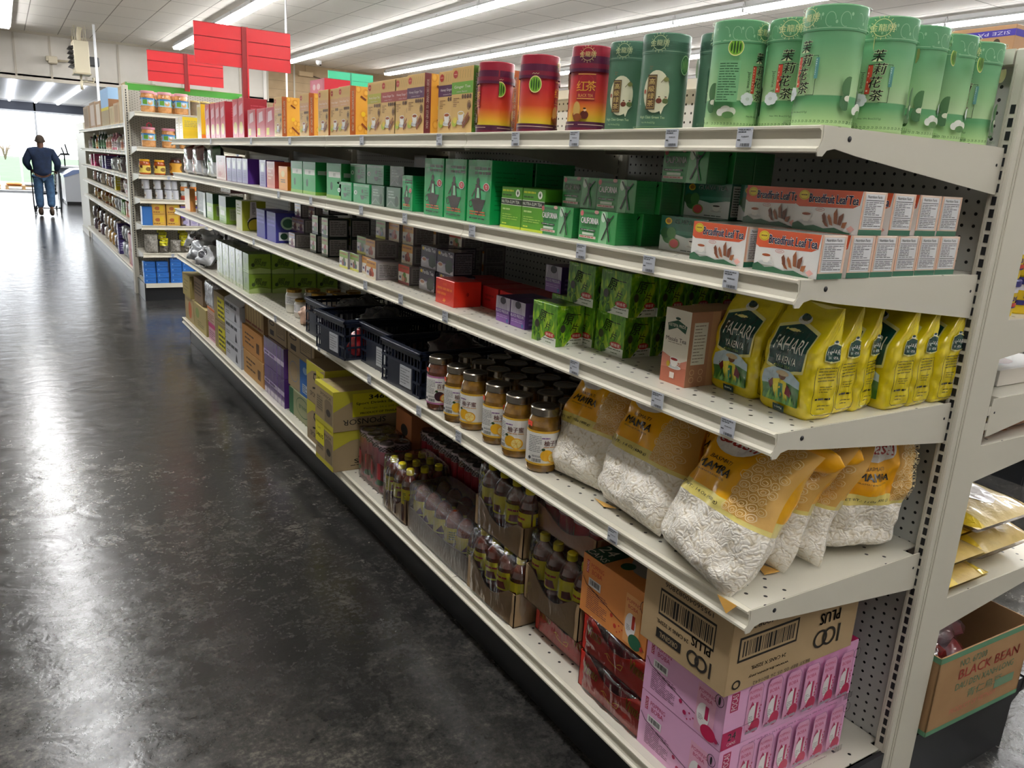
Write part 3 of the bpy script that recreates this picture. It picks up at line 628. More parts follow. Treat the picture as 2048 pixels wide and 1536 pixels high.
# ---- ginger tea cartons
def ginger(key, band, strip, fl, txt='Honey Ginger Tea', tea='9c4a1c', base='dcb673'):
    F = [('r', 0, .02, 1, .97, base), ('r', .0, .6, 1, .78, band), ('t', txt, .5, .7, .055, 'f3e9e6', {'w': .76}), ('t', fl, .5, .635, .022, 'e6d2d8', {'w': .5}), ('e', .17, .9, .11, .06, 'b83a30'), ('l', .1, .89, .24, .91, 'f0c8b0', 1), ('l', .1, .4, .38, .55, '8a5a30', 5, .35)]
    for i in range(4): F.append(('e', .55+.12*i, .555, .05, .034, '5b3a28'))
    F += [('o', .86, .42, .09, .07, '5b3a28', .002), ('e', .86, .42, .06, .045, '6e4a30')]+cup(.5, .28, .26, .19/.15*1., tea)
    F += [('s', [(.62, .1), (.9, .24)], '7c3a1e', .008), ('s', [(.6, .15), (.85, .3)], '8e4a26', .007), ('e', .2, .16, .12, .06, 'a8b83c'), ('e', .24, .2, .1, .05, 'd8c24c')]
    F += [('s', [(.3+.12*i, .83), (.32+.12*i, .95)], '9c8a3c', .0014) for i in range(6)]
    Sd = [('r', 0, 0, 1, 1, 'e0a640'), ('r', 0, 0, .26, 1, strip), ('t', 'HONEY GINGER TEA CINNAMON FLAVOR', .13, .5, .10, 'f3e6dc', {'rot': 90, 'w': .8, 'b': .03})]
    rr = random.Random(len(band)+len(txt))
    for i in range(9): x, y = rr.uniform(.36, .92), rr.uniform(.06, .94); Sd += [('o', x, y, .12, .07, 'c98a28', .0016), ('e', x, y, .07, .04, 'e9b850')]
    Sd += [('s', [(.5, .8), (.7, .74)], '6a3018', .007), ('s', [(.55, .25), (.9, .1)], '7c3a1e', .008), ('e', .6, .45, .1, .05, 'e8c830')]
    bx(key, 'tea_box', 'tea box', .132, .09, .187, base, F, Sd, gloss=.36, coat=.3)
ginger('gi_p', '5a3355', '6b2a34', 'cinnamon flavor')
ginger('gi_r', 'a8504a', '8c3428', 'ginger flavor')
ginger('gi_y', 'b8b44c', '9c8a2c', 'lemon flavor', tea='b8863c')
ginger('gi_o', 'd8a878', 'a85424', 'honey flavor')
ginger('gi_g', '6fa83a', '4f7a2c', 'mint flavor', txt='Ginger Tea', tea='c8a860', base='d6b06a')
# ---- slim cartons of the far end
def slim(key, w_, d_, h_, front, side, mark, name='tea_box', cat='tea box', extra=(), sd=(), gloss=.4):
    bx(key, name, cat, w_, d_, h_, front, [('r', .12, .1, .88, .92, mark)]+list(extra), [('r', 0, 0, 1, 1, side)]+list(sd), gloss=gloss, coat=.3)
slim('cream', .14, .13, .16, 'efe6cf', 'e3c51e', 'e9dcae', extra=[('l', .25, .3, .75, .8, 'b89a4c', 4)], sd=[('l', .1, .55, .9, .85, 'b0a05c', 4), ('r', 0, .0, 1, .45, 'ecc81c')])
slim('yellow', .13, .13, .225, 'e9d9a0', 'e5bd1c', 'e8c834', extra=[('e', .5, .3, .3, .14, 'd8862c')], sd=[('r', .2, .55, .9, .9, 'cfd0d8'), ('l', .25, .6, .85, .86, '8a8a90', 5), ('r', 0, 0, 1, .12, 'e07a28')])
slim('redt', .13, .13, .215, 'c8303c', '9c1424', 'd84a54', extra=[('e', .5, .25, .32, .16, 'e0c85a'), ('p', [(.2, .55), (.8, .62), (.8, .88), (.2, .8)], 'e8a8b0')], sd=[('l', .3, .5, .9, .85, 'b84450', 5)])
slim('reds', .17, .09, .145, 'c4424c', 'd02234', 'c8505a', extra=[('p', [(.25, .5), (.75, .58), (.7, .9), (.3, .85)], 'ecc8cc'), ('r', .12, .08, .42, .32, 'e8e02c')], sd=[('r', .5, .05, .9, .2, 'e89a20')])
slim('pinkc', .2, .12, .065, 'd8788c', 'cc2438', 'e08ca0', extra=[('e', .3, .5, .1, .2, 'f2dce2'), ('e', .6, .5, .12, .2, 'f0d2da')])
slim('reddark', .2, .1, .2, '9c2430', '7c1420', 'a83440')
# ---- second shelf kinds
slim('pinkb', .27, .1, .15, 'e9ccd0', 'b8606c', 'cf8a94', extra=[('o', .5, .5, .3, .3, 'a84458', .004), ('e', .4, .25, .14, .1, 'b8485a'), ('l', .3, .6, .7, .85, 'f0dce0', 3)])
slim('purp', .125, .1, .14, '8a78b4', '5c2e96', '7456a8', extra=[('r', .2, .55, .8, .9, 'b9b4c8'), ('e', .5, .7, .2, .14, 'd8d4e0'), ('l', .25, .2, .75, .45, '5a3a90', 3)])
slim('coral', .15, .09, .135, 'd87a70', 'c04c44', 'cf6a60', extra=[('l', .2, .3, .8, .8, 'e8b0a8', 4)])
slim('orng', .15, .06, .115, 'e8921c', 'c87410', 'f09c24', extra=[('e', .5, .68, .2, .14, 'f4d890'), ('l', .25, .3, .75, .48, '6a4418', 2)])
slim('gtea', .18, .11, .145, '1f9a4c', '14803a', '22a452', extra=[('r', .15, .6, .95, .76, 'e0e4d8'), ('t', '綠茶', .55, .68, .1, '33553c'), ('e', .35, .35, .08, .12, '0c4a24'), ('r', 0, 0, 1, .1, '7ab038')], sd=[('r', .1, .62, .9, .74, 'b8c4b8'), ('t', '茶', .45, .68, .1, '8c2c28'), ('r', 0, 0, 1, .1, '7ab038')])
def lady(key, w_, d_, h_, c='12a050', s='0a8440', gold=False):
    a = h_/w_
    F = [('p', [(.35, 1), (.9, 1), (.72, .1), (.55, .6)], '35b56c'), ('r', .05, .84, .95, .9, '4fae74'), ('l', .3, .76, .95, .9, '0d5a30', 2, .6)]
    F += [('p', [(.2, .38), (.8, .38), (.68, .22), (.55, .13), (.45, .13), (.3, .22)], '2b2420'), ('o', .17, .3, .08, .06, '2b2420', .002), ('e', .46, .66, .07, .06, '2b2420'), ('p', [(.36, .62), (.56, .6), (.6, .38), (.34, .38)], '322a24'), ('s', [(.42, .6), (.22, .42)], '2b2420', .004), ('s', [(.55, .55), (.74, .52)], '2b2420', .003), ('p', [(.44, .56), (.52, .56), (.56, .4), (.42, .4)], '8ad0a0')]
    F += [('e', .82, .58, .13, .065, 'e9e0dc'), ('e', .82, .58, .11, .055, 'b83430'), ('t', '72', .82, .58, .05, 'f4ece8'), ('l', .15, .12, .9, .2, 'b8602c', 2, .5), ('l', .15, .05, .8, .1, '0d5a30', 1)]
    bx(key, 'tea_box', 'tea box', w_, d_, h_, c, F, [('l', .1, .2, .9, .85, '0f7a3c', 9, .18)], gloss=.25, coat=.7)
lady('ladyb', .138, .14, .18)
def small(key, w_, d_, h_, c, s, white=True):
    F = [('r', .03, .84, .97, .95, '86b894'), ('t', 'DIETERS', .5, .895, .08, '1c6a3a', {'w': .5}), ('e', .16, .52, .1, .12, 'dfe8df'), ('e', .16, .52, .04, .06, '3a8a58'), ('e', .58, .62, .05, .1, '1d2a20'), ('p', [(.45, .4), (.72, .4), (.64, .2), (.52, .2)], '1a2a1e'), ('l', .72, .25, .95, .75, '0f5a30', 4, .4)]
    bx(key, 'tea_box', 'tea box', w_, d_, h_, c, F, [('l', .1, .2, .9, .85, s, 5, .3)], gloss=.28, coat=.6)
small('sg', .17, .07, .074, '2a9c5c', '0d6a38')
bx('dk', 'tea_box', 'tea box', .125, .1, .074, '3c6c50', [('r', .05, .05, .95, .95, '54705e'), ('l', .15, .45, .8, .85, '9cb4a4', 3, .45), ('e', .75, .35, .12, .25, '2a4a38'), ('s', [(.1, .1), (.35, .35), (.6, .12)], 'c8d4cc', .001)], [('r', 0, 0, 1, 1, '1f3d30')], gloss=.25, coat=.7)
lady('lady2', .085, .11, .12, '1f9e58')
def nutra():
    F = [('r', 0, .56, 1, .72, 'e8ecd8'), ('r', 0, .575, 1, .705, '141a10'), ('t', 'NUTRA-SLIM TEA', .46, .64, .075, 'f0f2e4', {'w': .86}), ('r', 0, 0, 1, .56, '58a01e'), ('l', .06, .86, .6, .95, 'c8d82c', 1), ('l', .06, .76, .55, .84, '2c5a10', 1), ('e', .8, .86, .1, .09, 'f0f4e4'), ('p', [(.8, .92), (.84, .86), (.8, .8), (.76, .86)], '1c3a10'), ('l', .1, .42, .7, .5, 'c0dc8c', 1), ('l', .1, .2, .85, .36, 'a8d05c', 3, .4), ('r', 0, 0, 1, .06, 'c8dc30'), ('l', .1, .08, .5, .14, 'd8e84c', 1)]
    bx('nutra', 'tea_box', 'tea box', .107, .08, .112, '4f9a22', F, [('r', 0, .56, 1, .72, '2c4a1c'), ('l', .1, .1, .9, .5, '88b848', 5, .3)], gloss=.38)
nutra()
def cali():
    F = [('r', 0, 0, 1, 1, '2f9448'), ('e', .68, .55, .1, .6, '9fcfa8'), ('p', [(.56, 0), (.78, 0), (.82, .5), (.74, 1), (.6, 1)], '7dbd88'), ('e', .66, .82, .06, .16, 'cfe6d0'), ('r', .05, .86, .55, .93, '1b6e33'), ('e', .07, .88, .045, .09, 'c46a68'), ('e', .47, .95, .06, .06, 'c99a90'),
         ('t', 'CALIFORNIA', .3, .66, .19, 'eef2ec', {'w': .48, 'b': .03, 'ol': '1b6e33', 'ow': .06}), ('t', "DIETERS DRINK", .31, .5, .09, '155c2a', {'w': .42, 'b': .02}), ('r', .05, .33, .24, .39, '14391e'), ('r', .28, .33, .47, .39, '14391e'), ('l', .07, .345, .45, .375, 'dfe8dd', 1), ('r', .12, .2, .44, .28, 'cfe3cc'), ('r', .04, .1, .5, .18, 'd9c6b8'), ('l', .06, .11, .48, .17, 'a44a40', 1)]
    F += [('e', .79, .78, .024, .05, '121c14'), ('p', [(.755, .7), (.82, .72), (.8, .5), (.77, .5)], '121c14'), ('s', [(.66, .93), (.77, .68)], '121c14', .003), ('s', [(.93, .9), (.81, .68)], '121c14', .003), ('s', [(.785, .52), (.67, .12)], '121c14', .004), ('s', [(.79, .52), (.87, .1)], '121c14', .004), ('e', .84, .76, .03, .05, '121c14')]
    Sd = [('l', .12, .15, .88, .85, '1f7038', 8, .25)]
    bx('cali', 'tea_box', 'tea box', .142, .062, .074, '237a3c', F, Sd, T=[('r', .05, .1, .95, .9, '2c8a48')], gloss=.25, coat=.7)
cali()
def guava():
    F = [('r', 0, 0, 1, 1, 'd9dfdc'), ('r', 0, .5, 1, 1, '1c6a50'), ('p', [(0, .5), (.0, .42), (.3, .5), (.6, .42), (1, .52)], '1c6a50'), ('p', [(0, .5), (1, .5), (1, .62), (0, .58)], '3f8a70'), ('e', .17, .85, .075, .1, 'd6b028'), ('e', .17, .85, .05, .06, '9a6a18'), ('t', 'GUAVA TEA', .62, .86, .13, 'f2f6f2', {'w': .6, 'b': .03}),
         ('e', .2, .42, .14, .22, '3d7a3a'), ('e', .12, .5, .1, .16, '2c6230'), ('e', .26, .52, .1, .17, '4c8a44'), ('e', .34, .22, .12, .15, '8fae5c'), ('e', .34, .22, .1, .125, 'd65a58')]+cup(.74, .32, .3, .1/.15, '3a2c24')+[('l', .5, .03, .9, .08, '4a5a54', 1)]
    bx('guava', 'tea_box', 'tea box', .145, .062, .076, '1f6e54', F, [('r', .08, .06, .92, .94, 'd8dcd8'), ('l', .14, .1, .86, .9, '5c6460', 11, .4)], gloss=.25, coat=.6)
guava()
def bread():
    F = [('r', 0, 0, 1, 1, 'f0efec'), ('p', [(0, 1), (0, .62), (.06, .56), (.88, .6), (.97, .68), (.99, 1)], 'd9562c'), ('e', .12, .84, .085, .12, 'e8d02c'), ('o', .12, .84, .07, .1, 'b08a10', .0008), ('l', .07, .82, .17, .87, '8a5a10', 1), ('t', 'Breadfruit Leaf Tea', .58, .78, .2, '16307c', {'w': .74, 'b': .02, 'ol': 'f2eae0', 'ow': .05}),
         ('o', .4, .52, .07, .045, 'c04c44', .0007), ('l', .36, .51, .44, .53, 'c04c44', 1)]+cup(.2, .36, .36, .076/.15, 'a04a1c')
    for i, (x, y, r1, an) in enumerate(((.66, .3, .2, 90), (.6, .26, .16, 130), (.72, .28, .17, 55), (.54, .22, .14, 165), (.78, .22, .12, 20), (.5, .3, .12, 110))):
        t = math.radians(an); dx, dy = math.cos(t)*r1*.5, math.sin(t)*r1*1.4; F.append(('p', [(x-.02, y-.08), (x+.03, y-.1), (x+dx*.6+.02, y+dy*.5), (x+dx, y+dy), (x+dx*.5-.04, y+dy*.55)], ('8a4a22', 'a05c2c', '74391a')[i % 3]))
    F += [('p', [(0, 0), (0, .14), (.08, .2), (.2, .1), (.34, .14), (.5, .08), (.66, .12), (.8, .05), (.9, .02), (.9, 0)], '1d5c3a'), ('p', [(.84, .12), (.9, .2), (.96, .12), (.9, .04)], 'e8b0a8')]
    Sd = [('r', 0, 0, 1, .13, '17664a'), ('r', .0, .13, .06, 1, 'e8b498'), ('r', .93, .13, 1, 1, 'ecc8b0'), ('r', .1, .16, .9, .95, 'e9e9ec'), ('t', 'Nutrition Facts', .48, .89, .065, '2b2b30', {'w': .62, 'b': .02}), ('r', .12, .8, .88, .815, '2b2b30'), ('l', .13, .46, .87, .78, '55565c', 8, .4), ('r', .12, .42, .88, .435, '3b3b40'), ('l', .13, .2, .87, .4, '5c5d62', 5, .4)]
    bx('bread', 'tea_box', 'tea box', .142, .068, .076, 'efd9c8', F, Sd, T=[('r', .02, .03, .98, .97, 'e6ded6')], gloss=.28, coat=.6)
bread()
# ---- third shelf kinds
def yuan():
    t, nt, b = nodes('leaf_green_print'); tc = N(nt, 'ShaderNodeTexCoord'); mp = N(nt, 'ShaderNodeMapping'); mp.inputs['Scale'].default_value = (1, 1, .35); L(nt, tc.outputs['Object'], mp.inputs[0]); n = N(nt, 'ShaderNodeTexNoise', Scale=70., Detail=3, Distortion=1.); L(nt, mp.outputs[0], n.inputs['Vector'])
    L(nt, ramp(nt, n.outputs[0], [(.3, '2c5c10'), (.5, '5c9a18'), (.68, 'a8c828')]), b.inputs['Base Color']); b.inputs['Roughness'].default_value = .3; b.inputs['Coat Weight'].default_value = .5
    def face(w):
        o = [('t', 'Tiger', .25, .93, .05, 'b8d890', {'w': .26}), ('t', '原', .42, .68, .28, '141a0c', {'b': .01, 'sh': .2, 'rot': -8}), ('t', '片', .66, .46, .22, '141a0c', {'sh': .2, 'rot': -8}), ('l', .5, .76, .9, .8, '20300c', 1), ('p', [(.3, 0), (1, 0), (1, .2), (.62, .24), (.45, .13)], 'd8dcd0'), ('e', .74, .26, .2, .075, 'b8281c'), ('t', '鮮綠茶', .74, .26, .08, 'f2e4d8', {'w': .3}), ('l', .5, .13, .92, .17, '4a5a3c', 1), ('l', .6, .05, .86, .09, '6a7a5c', 1), ('e', .22, .45, .09, .1, '3a3a2c')]
        rr = random.Random(3)
        for i in range(16):
            x, y = rr.uniform(.02, .42), rr.uniform(.0, .26); a = rr.uniform(.3, 2.6); o.append(('p', [(x, y), (x+.07*math.cos(a)+.02, y+.05), (x+.14*math.cos(a), y+.12*math.sin(a)), (x+.04*math.cos(a)-.02, y+.06)], ('1c4a12', '2c6a1c', '4a8a2c')[i % 3]))
        return o
    m = MB(); w_, d_, h_ = .115, .085, .106; m.box(0, 0, 0, d_, w_, h_, t, .001)
    ink(m, face(1), w_, h_, lambda u, v, h: (-h, w_-u, v), gloss=.3, coat=.5); ink(m, face(1), d_, h_, lambda u, v, h: (u, -h, v), gloss=.3, coat=.5); ink(m, [('t', '原片', .5, .5, .5, '1a2410', {'w': .6})], w_, d_, lambda u, v, h: (v, w_-u, h_+h), gloss=.3)
    kind('yuan', 'tea_box', 'tea box', [('tea_box', m)])
yuan()
bx('bp', 'tea_box', 'tea box', .078, .13, .075, '7a4a9c', [('r', 0, .5, 1, 1, 'b9b2c4'), ('e', .5, .86, .2, .14, '2c2c34')]+[('s', [(.1+.1*i, .5), (.2+.07*i, .98)], '4a3a5c', .0014) for i in range(8)]+[('r', .02, .36, .98, .52, '5a2c84'), ('t', 'BLOOD PRESSURE', .5, .44, .11, 'e8e0f0', {'w': .9}), ('l', .1, .18, .9, .32, 'a888c4', 2), ('e', .88, .12, .07, .07, '3a6aa0')], [('r', 0, 0, 1, 1, '4c2c70'), ('l', .1, .1, .9, .6, '7a5ca0', 3)], T=[('r', 0, 0, 1, 1, '4a2c6c')], gloss=.35, coat=.3)
bx('redbx', 'tea_box', 'tea box', .13, .1, .082, 'd42a18', [('o', .5, .5, .47, .44, 'e8622c', .0008), ('t', '大紅袍', .5, .82, .1, 'e87a2c'), ('l', .1, .56, .9, .7, 'e8701c', 1, .7), ('l', .1, .36, .9, .5, 'e8701c', 1, .7), ('e', .5, .18, .06, .08, 'e8862c'), ('s', [(.42, .14), (.58, .2)], 'f0a040', .002)], [('e', .5, .5, .05, .08, 'a81c10')], gloss=.3, coat=.5)
bx('redlow', 'tea_box', 'tea box', .1, .16, .07, 'b81c1c', [('l', .2, .3, .8, .7, '8c1010', 2)], [('r', 0, 0, 1, 1, 'a01414')], gloss=.35, coat=.3)
bx('keter', 'tea_box', 'tea box', .078, .085, .165, 'b58868', [('r', 0, 0, 1, 1, 'e6e0cf'), ('r', 0, .0, 1, .28, 'b86a50'), ('p', [(0, .28), (0, .4), (.3, .36), (.7, .3), (1, .36), (1, .25), (0, .2)], 'c8806a'), ('p', [(.12, .8), (.5, .86), (.88, .8), (.84, .7), (.5, .76), (.16, .7)], '1f5238'), ('t', 'KETEPA PRIDE', .5, .785, .04, 'efe8d0', {'w': .66}), ('e', .5, .88, .1, .018, '2c4a3a'), ('t', 'Masala Tea', .5, .6, .055, '3a2c22', {'w': .8}), ('l', .2, .545, .8, .56, '8a7a68', 1)]+cup(.52, .32, .2, .165/.078*.9, '8c1c14')+[('e', .3, .26, .07, .04, 'c8a828'), ('r', .4, .08, .58, .16, 'e8dcd0')],
   [('r', .0, 0, .72, 1, 'a9785a'), ('r', .72, 0, 1, 1, 'b98c66'), ('r', .12, .3, .6, .86, 'd9d4c6'), ('l', .16, .32, .56, .84, '7a6c5c', 12, .25), ('o', .2, .2, .08, .04, 'd8b890', .0012), ('o', .5, .2, .08, .04, 'd8b890', .0012), ('o', .2, .1, .08, .04, 'd8b890', .0012), ('o', .5, .1, .08, .04, 'd8b890', .0012)], T=[('r', 0, 0, 1, 1, 'b08a66')], gloss=.5)
def perilla():
    F = [('r', 0, 0, 1, 1, 'c9c6d2'), ('r', 0, .45, 1, 1, '2c1c3c'), ('p', [(0, .45), (0, .35), (.5, .42), (1, .3), (1, .45)], '7a5a9c'), ('e', .14, .86, .07, .08, 'd8b83c'), ('t', 'Perilla Tea', .58, .84, .17, 'f0ecf4', {'w': .7, 'b': .02}), ('p', [(.55, .1), (.5, .35), (.6, .6), (.78, .66), (.95, .5), (.98, .2), (.8, .05)], '22302c'), ('e', .22, .34, .17, .14, 'e6e2e6'), ('e', .22, .37, .13, .07, 'b06a50'), ('p', [(.82, .08), (.9, .15), (.98, .08), (.9, .01)], 'e0e0e4')]
    bx('peri', 'tea_box', 'tea box', .125, .075, .078, '2c2038', F, [('r', .06, .05, .94, .95, '8a8892'), ('l', .1, .1, .9, .9, '3c3a44', 10, .4)], gloss=.28, coat=.5)
perilla()
def fruit(key, top, bot, fr_, side='8a8284', w_=.098, h_=.07):
    F = [('r', 0, 0, 1, 1, 'ece6da'), ('r', 0, .62, 1, 1, top), ('r', 0, 0, 1, .14, bot), ('l', .1, .78, .9, .92, 'a86a3c', 1, .7)]
    rr = random.Random(len(key)*7)
    for i in range(6): F.append(('e', .5+rr.uniform(-.1, .38), .35+rr.uniform(-.12, .2), .13, .15, fr_[i % len(fr_)]))
    F += [('e', .2, .3, .13, .14, 'dfe3ea'), ('e', .2, .34, .1, .07, '5a4a6a')]
    bx(key, 'tea_box', 'tea box', w_, .1, h_, side, F, [('r', .08, .08, .92, .92, 'a5a0a0'), ('l', .14, .14, .86, .86, '4c484a', 8, .4)], gloss=.28, coat=.5)
fruit('fr_o', 'e0a040', 'e8dcc0', ('b8442c', 'c8603c', '8c3020'))
fruit('fr_g', '8cb04c', 'd8d84c', ('3c5a8a', '5a7a3c', '8a4a4a'))
fruit('fr_r', 'd8584c', 'a83028', ('a84c3c', '5c8a3c', 'd8a080'))
fruit('fr_p', '9a86a0', '6a3c6a', ('8c4438', '6a3050'), '5c5a5e')
fruit('fr_k', 'a8b45c', '3c4c3c', ('a83c3c', '5c8a4c'), '23332e', .085, .088)
slim('or_s', .2, .04, .17, 'e8b078', 'e09a50', 'e8c090')
slim('dkg', .3, .09, .165, '16402c', '1c4a34', '123a28', extra=[('r', .15, .12, .85, .16, 'c0ccc4'), ('e', .5, .55, .1, .08, 'c8d4cc')])
slim('wht', .08, .1, .17, 'e8ece8', '2c5a40', 'eef2ee')
slim('lime', .2, .11, .175, '6e9a28', '7fa82c', '86b02c', extra=[('r', 0, .62, 1, 1, '1c5630'), ('r', .2, .3, .8, .48, 'c8d0b0'), ('l', .1, .06, .9, .2, '5c8820', 2)], sd=[('r', 0, .62, 1, 1, '1a4a2c'), ('r', .2, .15, .8, .55, 'a8b890'), ('l', .24, .18, .76, .52, '4c5a44', 6, .4)])
bx('pour', 'tea_box', 'tea box', .15, .14, .175, 'dfe0bc', [('r', .1, .05, .9, .95, 'e4e6cc'), ('l', .2, .5, .8, .9, '9aa84c', 4)], [('r', 0, 0, 1, 1, '9aa020'), ('p', [(.35, .98), (.6, .98), (.66, .45), (.9, .3), (.2, .3), (.32, .45)], 'd8cfd4'), ('e', .55, .2, .34, .26, '1c1c1c'), ('e', .55, .18, .3, .22, 'd8c43c'), ('r', .1, .0, 1, .04, '8c941c'), ('l', .42, .55, .56, .95, '4a4a50', 9, .5)])
bx('lilac', 'tea_box', 'tea box', .17, .13, .155, '4a4aa0', [('l', .1, .5, .9, .9, '6a6ac0', 3)], [('r', 0, 0, 1, 1, '3c3c94'), ('e', .5, .66, .3, .22, 'a8c8b0'), ('e', .5, .66, .22, .15, '3c6a50'), ('r', .12, .08, .88, .36, 'dfe2e8'), ('e', .33, .22, .15, .11, '1f4a34'), ('l', .55, .12, .84, .32, '6a6c78', 4, .4)])
# fourth shelf
bx('tieg', 'tea_box', 'tea box', .13, .1, .1, '5f8a3c', [('r', .0, 0, 1, 1, '7ba03c'), ('r', 0, .0, 1, .18, '9ab85c'), ('t', '茶', .45, .6, .3, '2a3c1c', {'sh': .2}), ('l', .1, .06, .9, .14, '4a6a2c', 1)], [('r', 0, 0, 1, 1, '86a838'), ('p', [(0, .0), (1, 0), (1, .22), (.5, .3), (0, .2)], 'b0c878'), ('t', '鳳', .4, .6, .34, '25341a', {'sh': .3}), ('t', '舞', .68, .5, .26, '25341a', {'sh': .3}), ('s', [(.1, .28), (.4, .36), (.9, .26)], '3a5220', .0016), ('e', .2, .45, .08, .1, '33481f')], gloss=.3, coat=.4)
# ================================================================ jars, bottles, bags, crates
def film_mat(name, tint='ffffff', a=.10, bump=.6, sc=30, stretch=(1, 1, 1), rough=.12):
    t, nt, b = nodes(name); out = nt.nodes['Material Output']; nt.nodes.remove(b)
    tr = N(nt, 'ShaderNodeBsdfTransparent'); tr.inputs[0].default_value = lin(tint); gl = N(nt, 'ShaderNodeBsdfGlossy', Roughness=rough); gl.inputs[0].default_value = (1, 1, 1, 1)
    tc = N(nt, 'ShaderNodeTexCoord'); mp = N(nt, 'ShaderNodeMapping'); mp.inputs['Scale'].default_value = stretch; L(nt, tc.outputs['Object'], mp.inputs[0])
    n = N(nt, 'ShaderNodeTexNoise', Scale=sc, Detail=3, Distortion=1.2); L(nt, mp.outputs[0], n.inputs['Vector'])
    bp = N(nt, 'ShaderNodeBump', Strength=bump, Distance=.01); L(nt, n.outputs[0], bp.inputs['Height']); L(nt, bp.outputs[0], gl.inputs['Normal'])
    fr_ = N(nt, 'ShaderNodeFresnel', IOR=1.4); L(nt, bp.outputs[0], fr_.inputs['Normal'])
    mx = N(nt, 'ShaderNodeMixShader'); L(nt, math_(nt, 'ADD', fr_.outputs[0], a), mx.inputs[0]); L(nt, tr.outputs[0], mx.inputs[1]); L(nt, gl.outputs[0], mx.inputs[2]); L(nt, mx.outputs[0], out.inputs[0]); return t
film = film_mat('shrink_film', 'ffffff', .05, .9, 22, (1, 1, .35)); filmg = film_mat('striped_shrink_film', 'f2eef0', .05, .9, 60, (1, 3, .08), .25); filmp = film_mat('pink_hazy_film', 'fbeaf0', .09, .6, 22, (1, 1, .4), .25)
card = noisy('corrugated_board', 'a98d68', '9c8160', 9, .8); cardg = noisy('greyed_board', '8c7962', '80705c', 9, .75); kraft = 'ae9570'
gold = M('b08a3c', .25, .9); silver = M('c9ccd0', .25, .9); smoke = M('a39a8c', .2, .95)
amber = noisy('citron_honey', '5f4010', '8a6218', 45, .12, coat=1., detail=3); ambd = noisy('passion_honey', '3c1c10', '6a3418', 45, .12, coat=1.); tea = M('5a1c0c', .08, 0, 1.)
def lathe_jar(r, h, neck, mat, hb=.012):   # body profile
    return [(r*.86, 0), (r*.97, .004), (r, hb), (r, h*.72), (r*.93, h*.80), (neck, h*.86), (neck, h*.9)]
def jar(key, r, h, body, lid, lab, ops, labz=(.13, .66), sticker=True, cat='jar', neck=None, name='glass_jar', rot0=0.):
    neck = neck or r*.84
    m = MB(); m.lathe(lathe_jar(r, h, neck, body), body, 26)
    l = MB(); l.lathe([(neck*1.04, h*.875), (neck*1.06, h*.885), (neck*1.06, h*.985), (neck*.99, h), (neck*.8, h*.997), (neck*.75, h*.988), (0, h*.988)], lid, 26)
    parts = [('jar_body', m), ('lid', l)]
    if lab:
        z0, z1 = labz[0]*h, labz[1]*h; Wd = 2*PI*r*.86; q = MB(); f = lambda u, v, hh: cyl(r+.0004, Wd)(u, v+z0, hh)
        ink(q, [('r', 0, 0, 1, 1, lab)]+ops, Wd, z1-z0, f, su=.009, gloss=.4); parts.append(('label', q))
    if sticker:
        q = MB(); ink(q, [('r', 0, 0, 1, 1, 'f2543a'), ('l', .2, .3, .8, .7, 'c83a28', 1)], .022, .014, lambda u, v, hh: (-(r*.985+hh), .011-u, h*.71+v)); parts.append(('price_sticker', q))
    kind(key, name, cat, parts)
def citrus(rim, big, small_, ch):
    o = [('r', 0, .94, 1, 1, rim), ('r', 0, 0, 1, .06, rim)]
    for u0 in (.3, .8):
        o += [('t', ch, u0, .66, .16, '5a1f14', {'w': .19, 'b': .02}), ('l', u0-.1, .52, u0+.1, .56, 'c88a3c', 1), ('e', u0-.06, .3, .07, .17, big), ('e', u0+.02, .24, .075, .17, small_), ('e', u0+.02, .24, .06, .14, 'f0dc8c')]
        o += [('s', [(u0+.02, .24), (u0+.02+.055*math.cos(k), .24+.125*math.sin(k))], small_, .001) for k in range(0, 6)]+[('e', u0-.1, .48, .02, .04, '2c4a20'), ('l', u0-.12, .78, u0-.02, .84, '6a2c84', 1)]
    for u0 in (.05, .53):
        o += [('l', u0, .38, u0+.15, .88, '5a5a5c', 10, .3), ('b', u0+.05, .1, u0+.15, .2, '2c2c30'), ('e', u0+.02, .2, .018, .05, '4a4a50'), ('l', u0+.05, .24, u0+.15, .3, '5a5a5c', 2)]
    return o
jar('yuzu', .0445, .182, amber, smoke, 'f0eee8', citrus('e0b030', 'e8b020', 'e8a818', '柚子蜜'))
jar('passion', .0445, .182, ambd, smoke, 'f0eee8', citrus('b8709c', '3a1c28', 'c86a2c', '百香果'))
kind('yuzub', 'glass_jar', 'jar', [(p[0], p[1]) for p in KIND['yuzu'][2] if p[0] != 'price_sticker'])
jar('white', .045, .125, M('d8d4c8', .2, coat=1.), gold, 'e6e6e8', [('l', .06+k*.33, .2, .28+k*.33, .9, '6a6c70', 6, .35) for k in range(3)]+[('r', 0, 0, 1, .12, 'c8c8c0')], (.34, .74), False, rot0=0)
jar('white2', .04, .095, M('c8c2b4', .2, coat=1.), gold, 'dedee0', [('l', .06+k*.33, .2, .28+k*.33, .9, '6a6c70', 4, .35) for k in range(3)], (.3, .76), False)
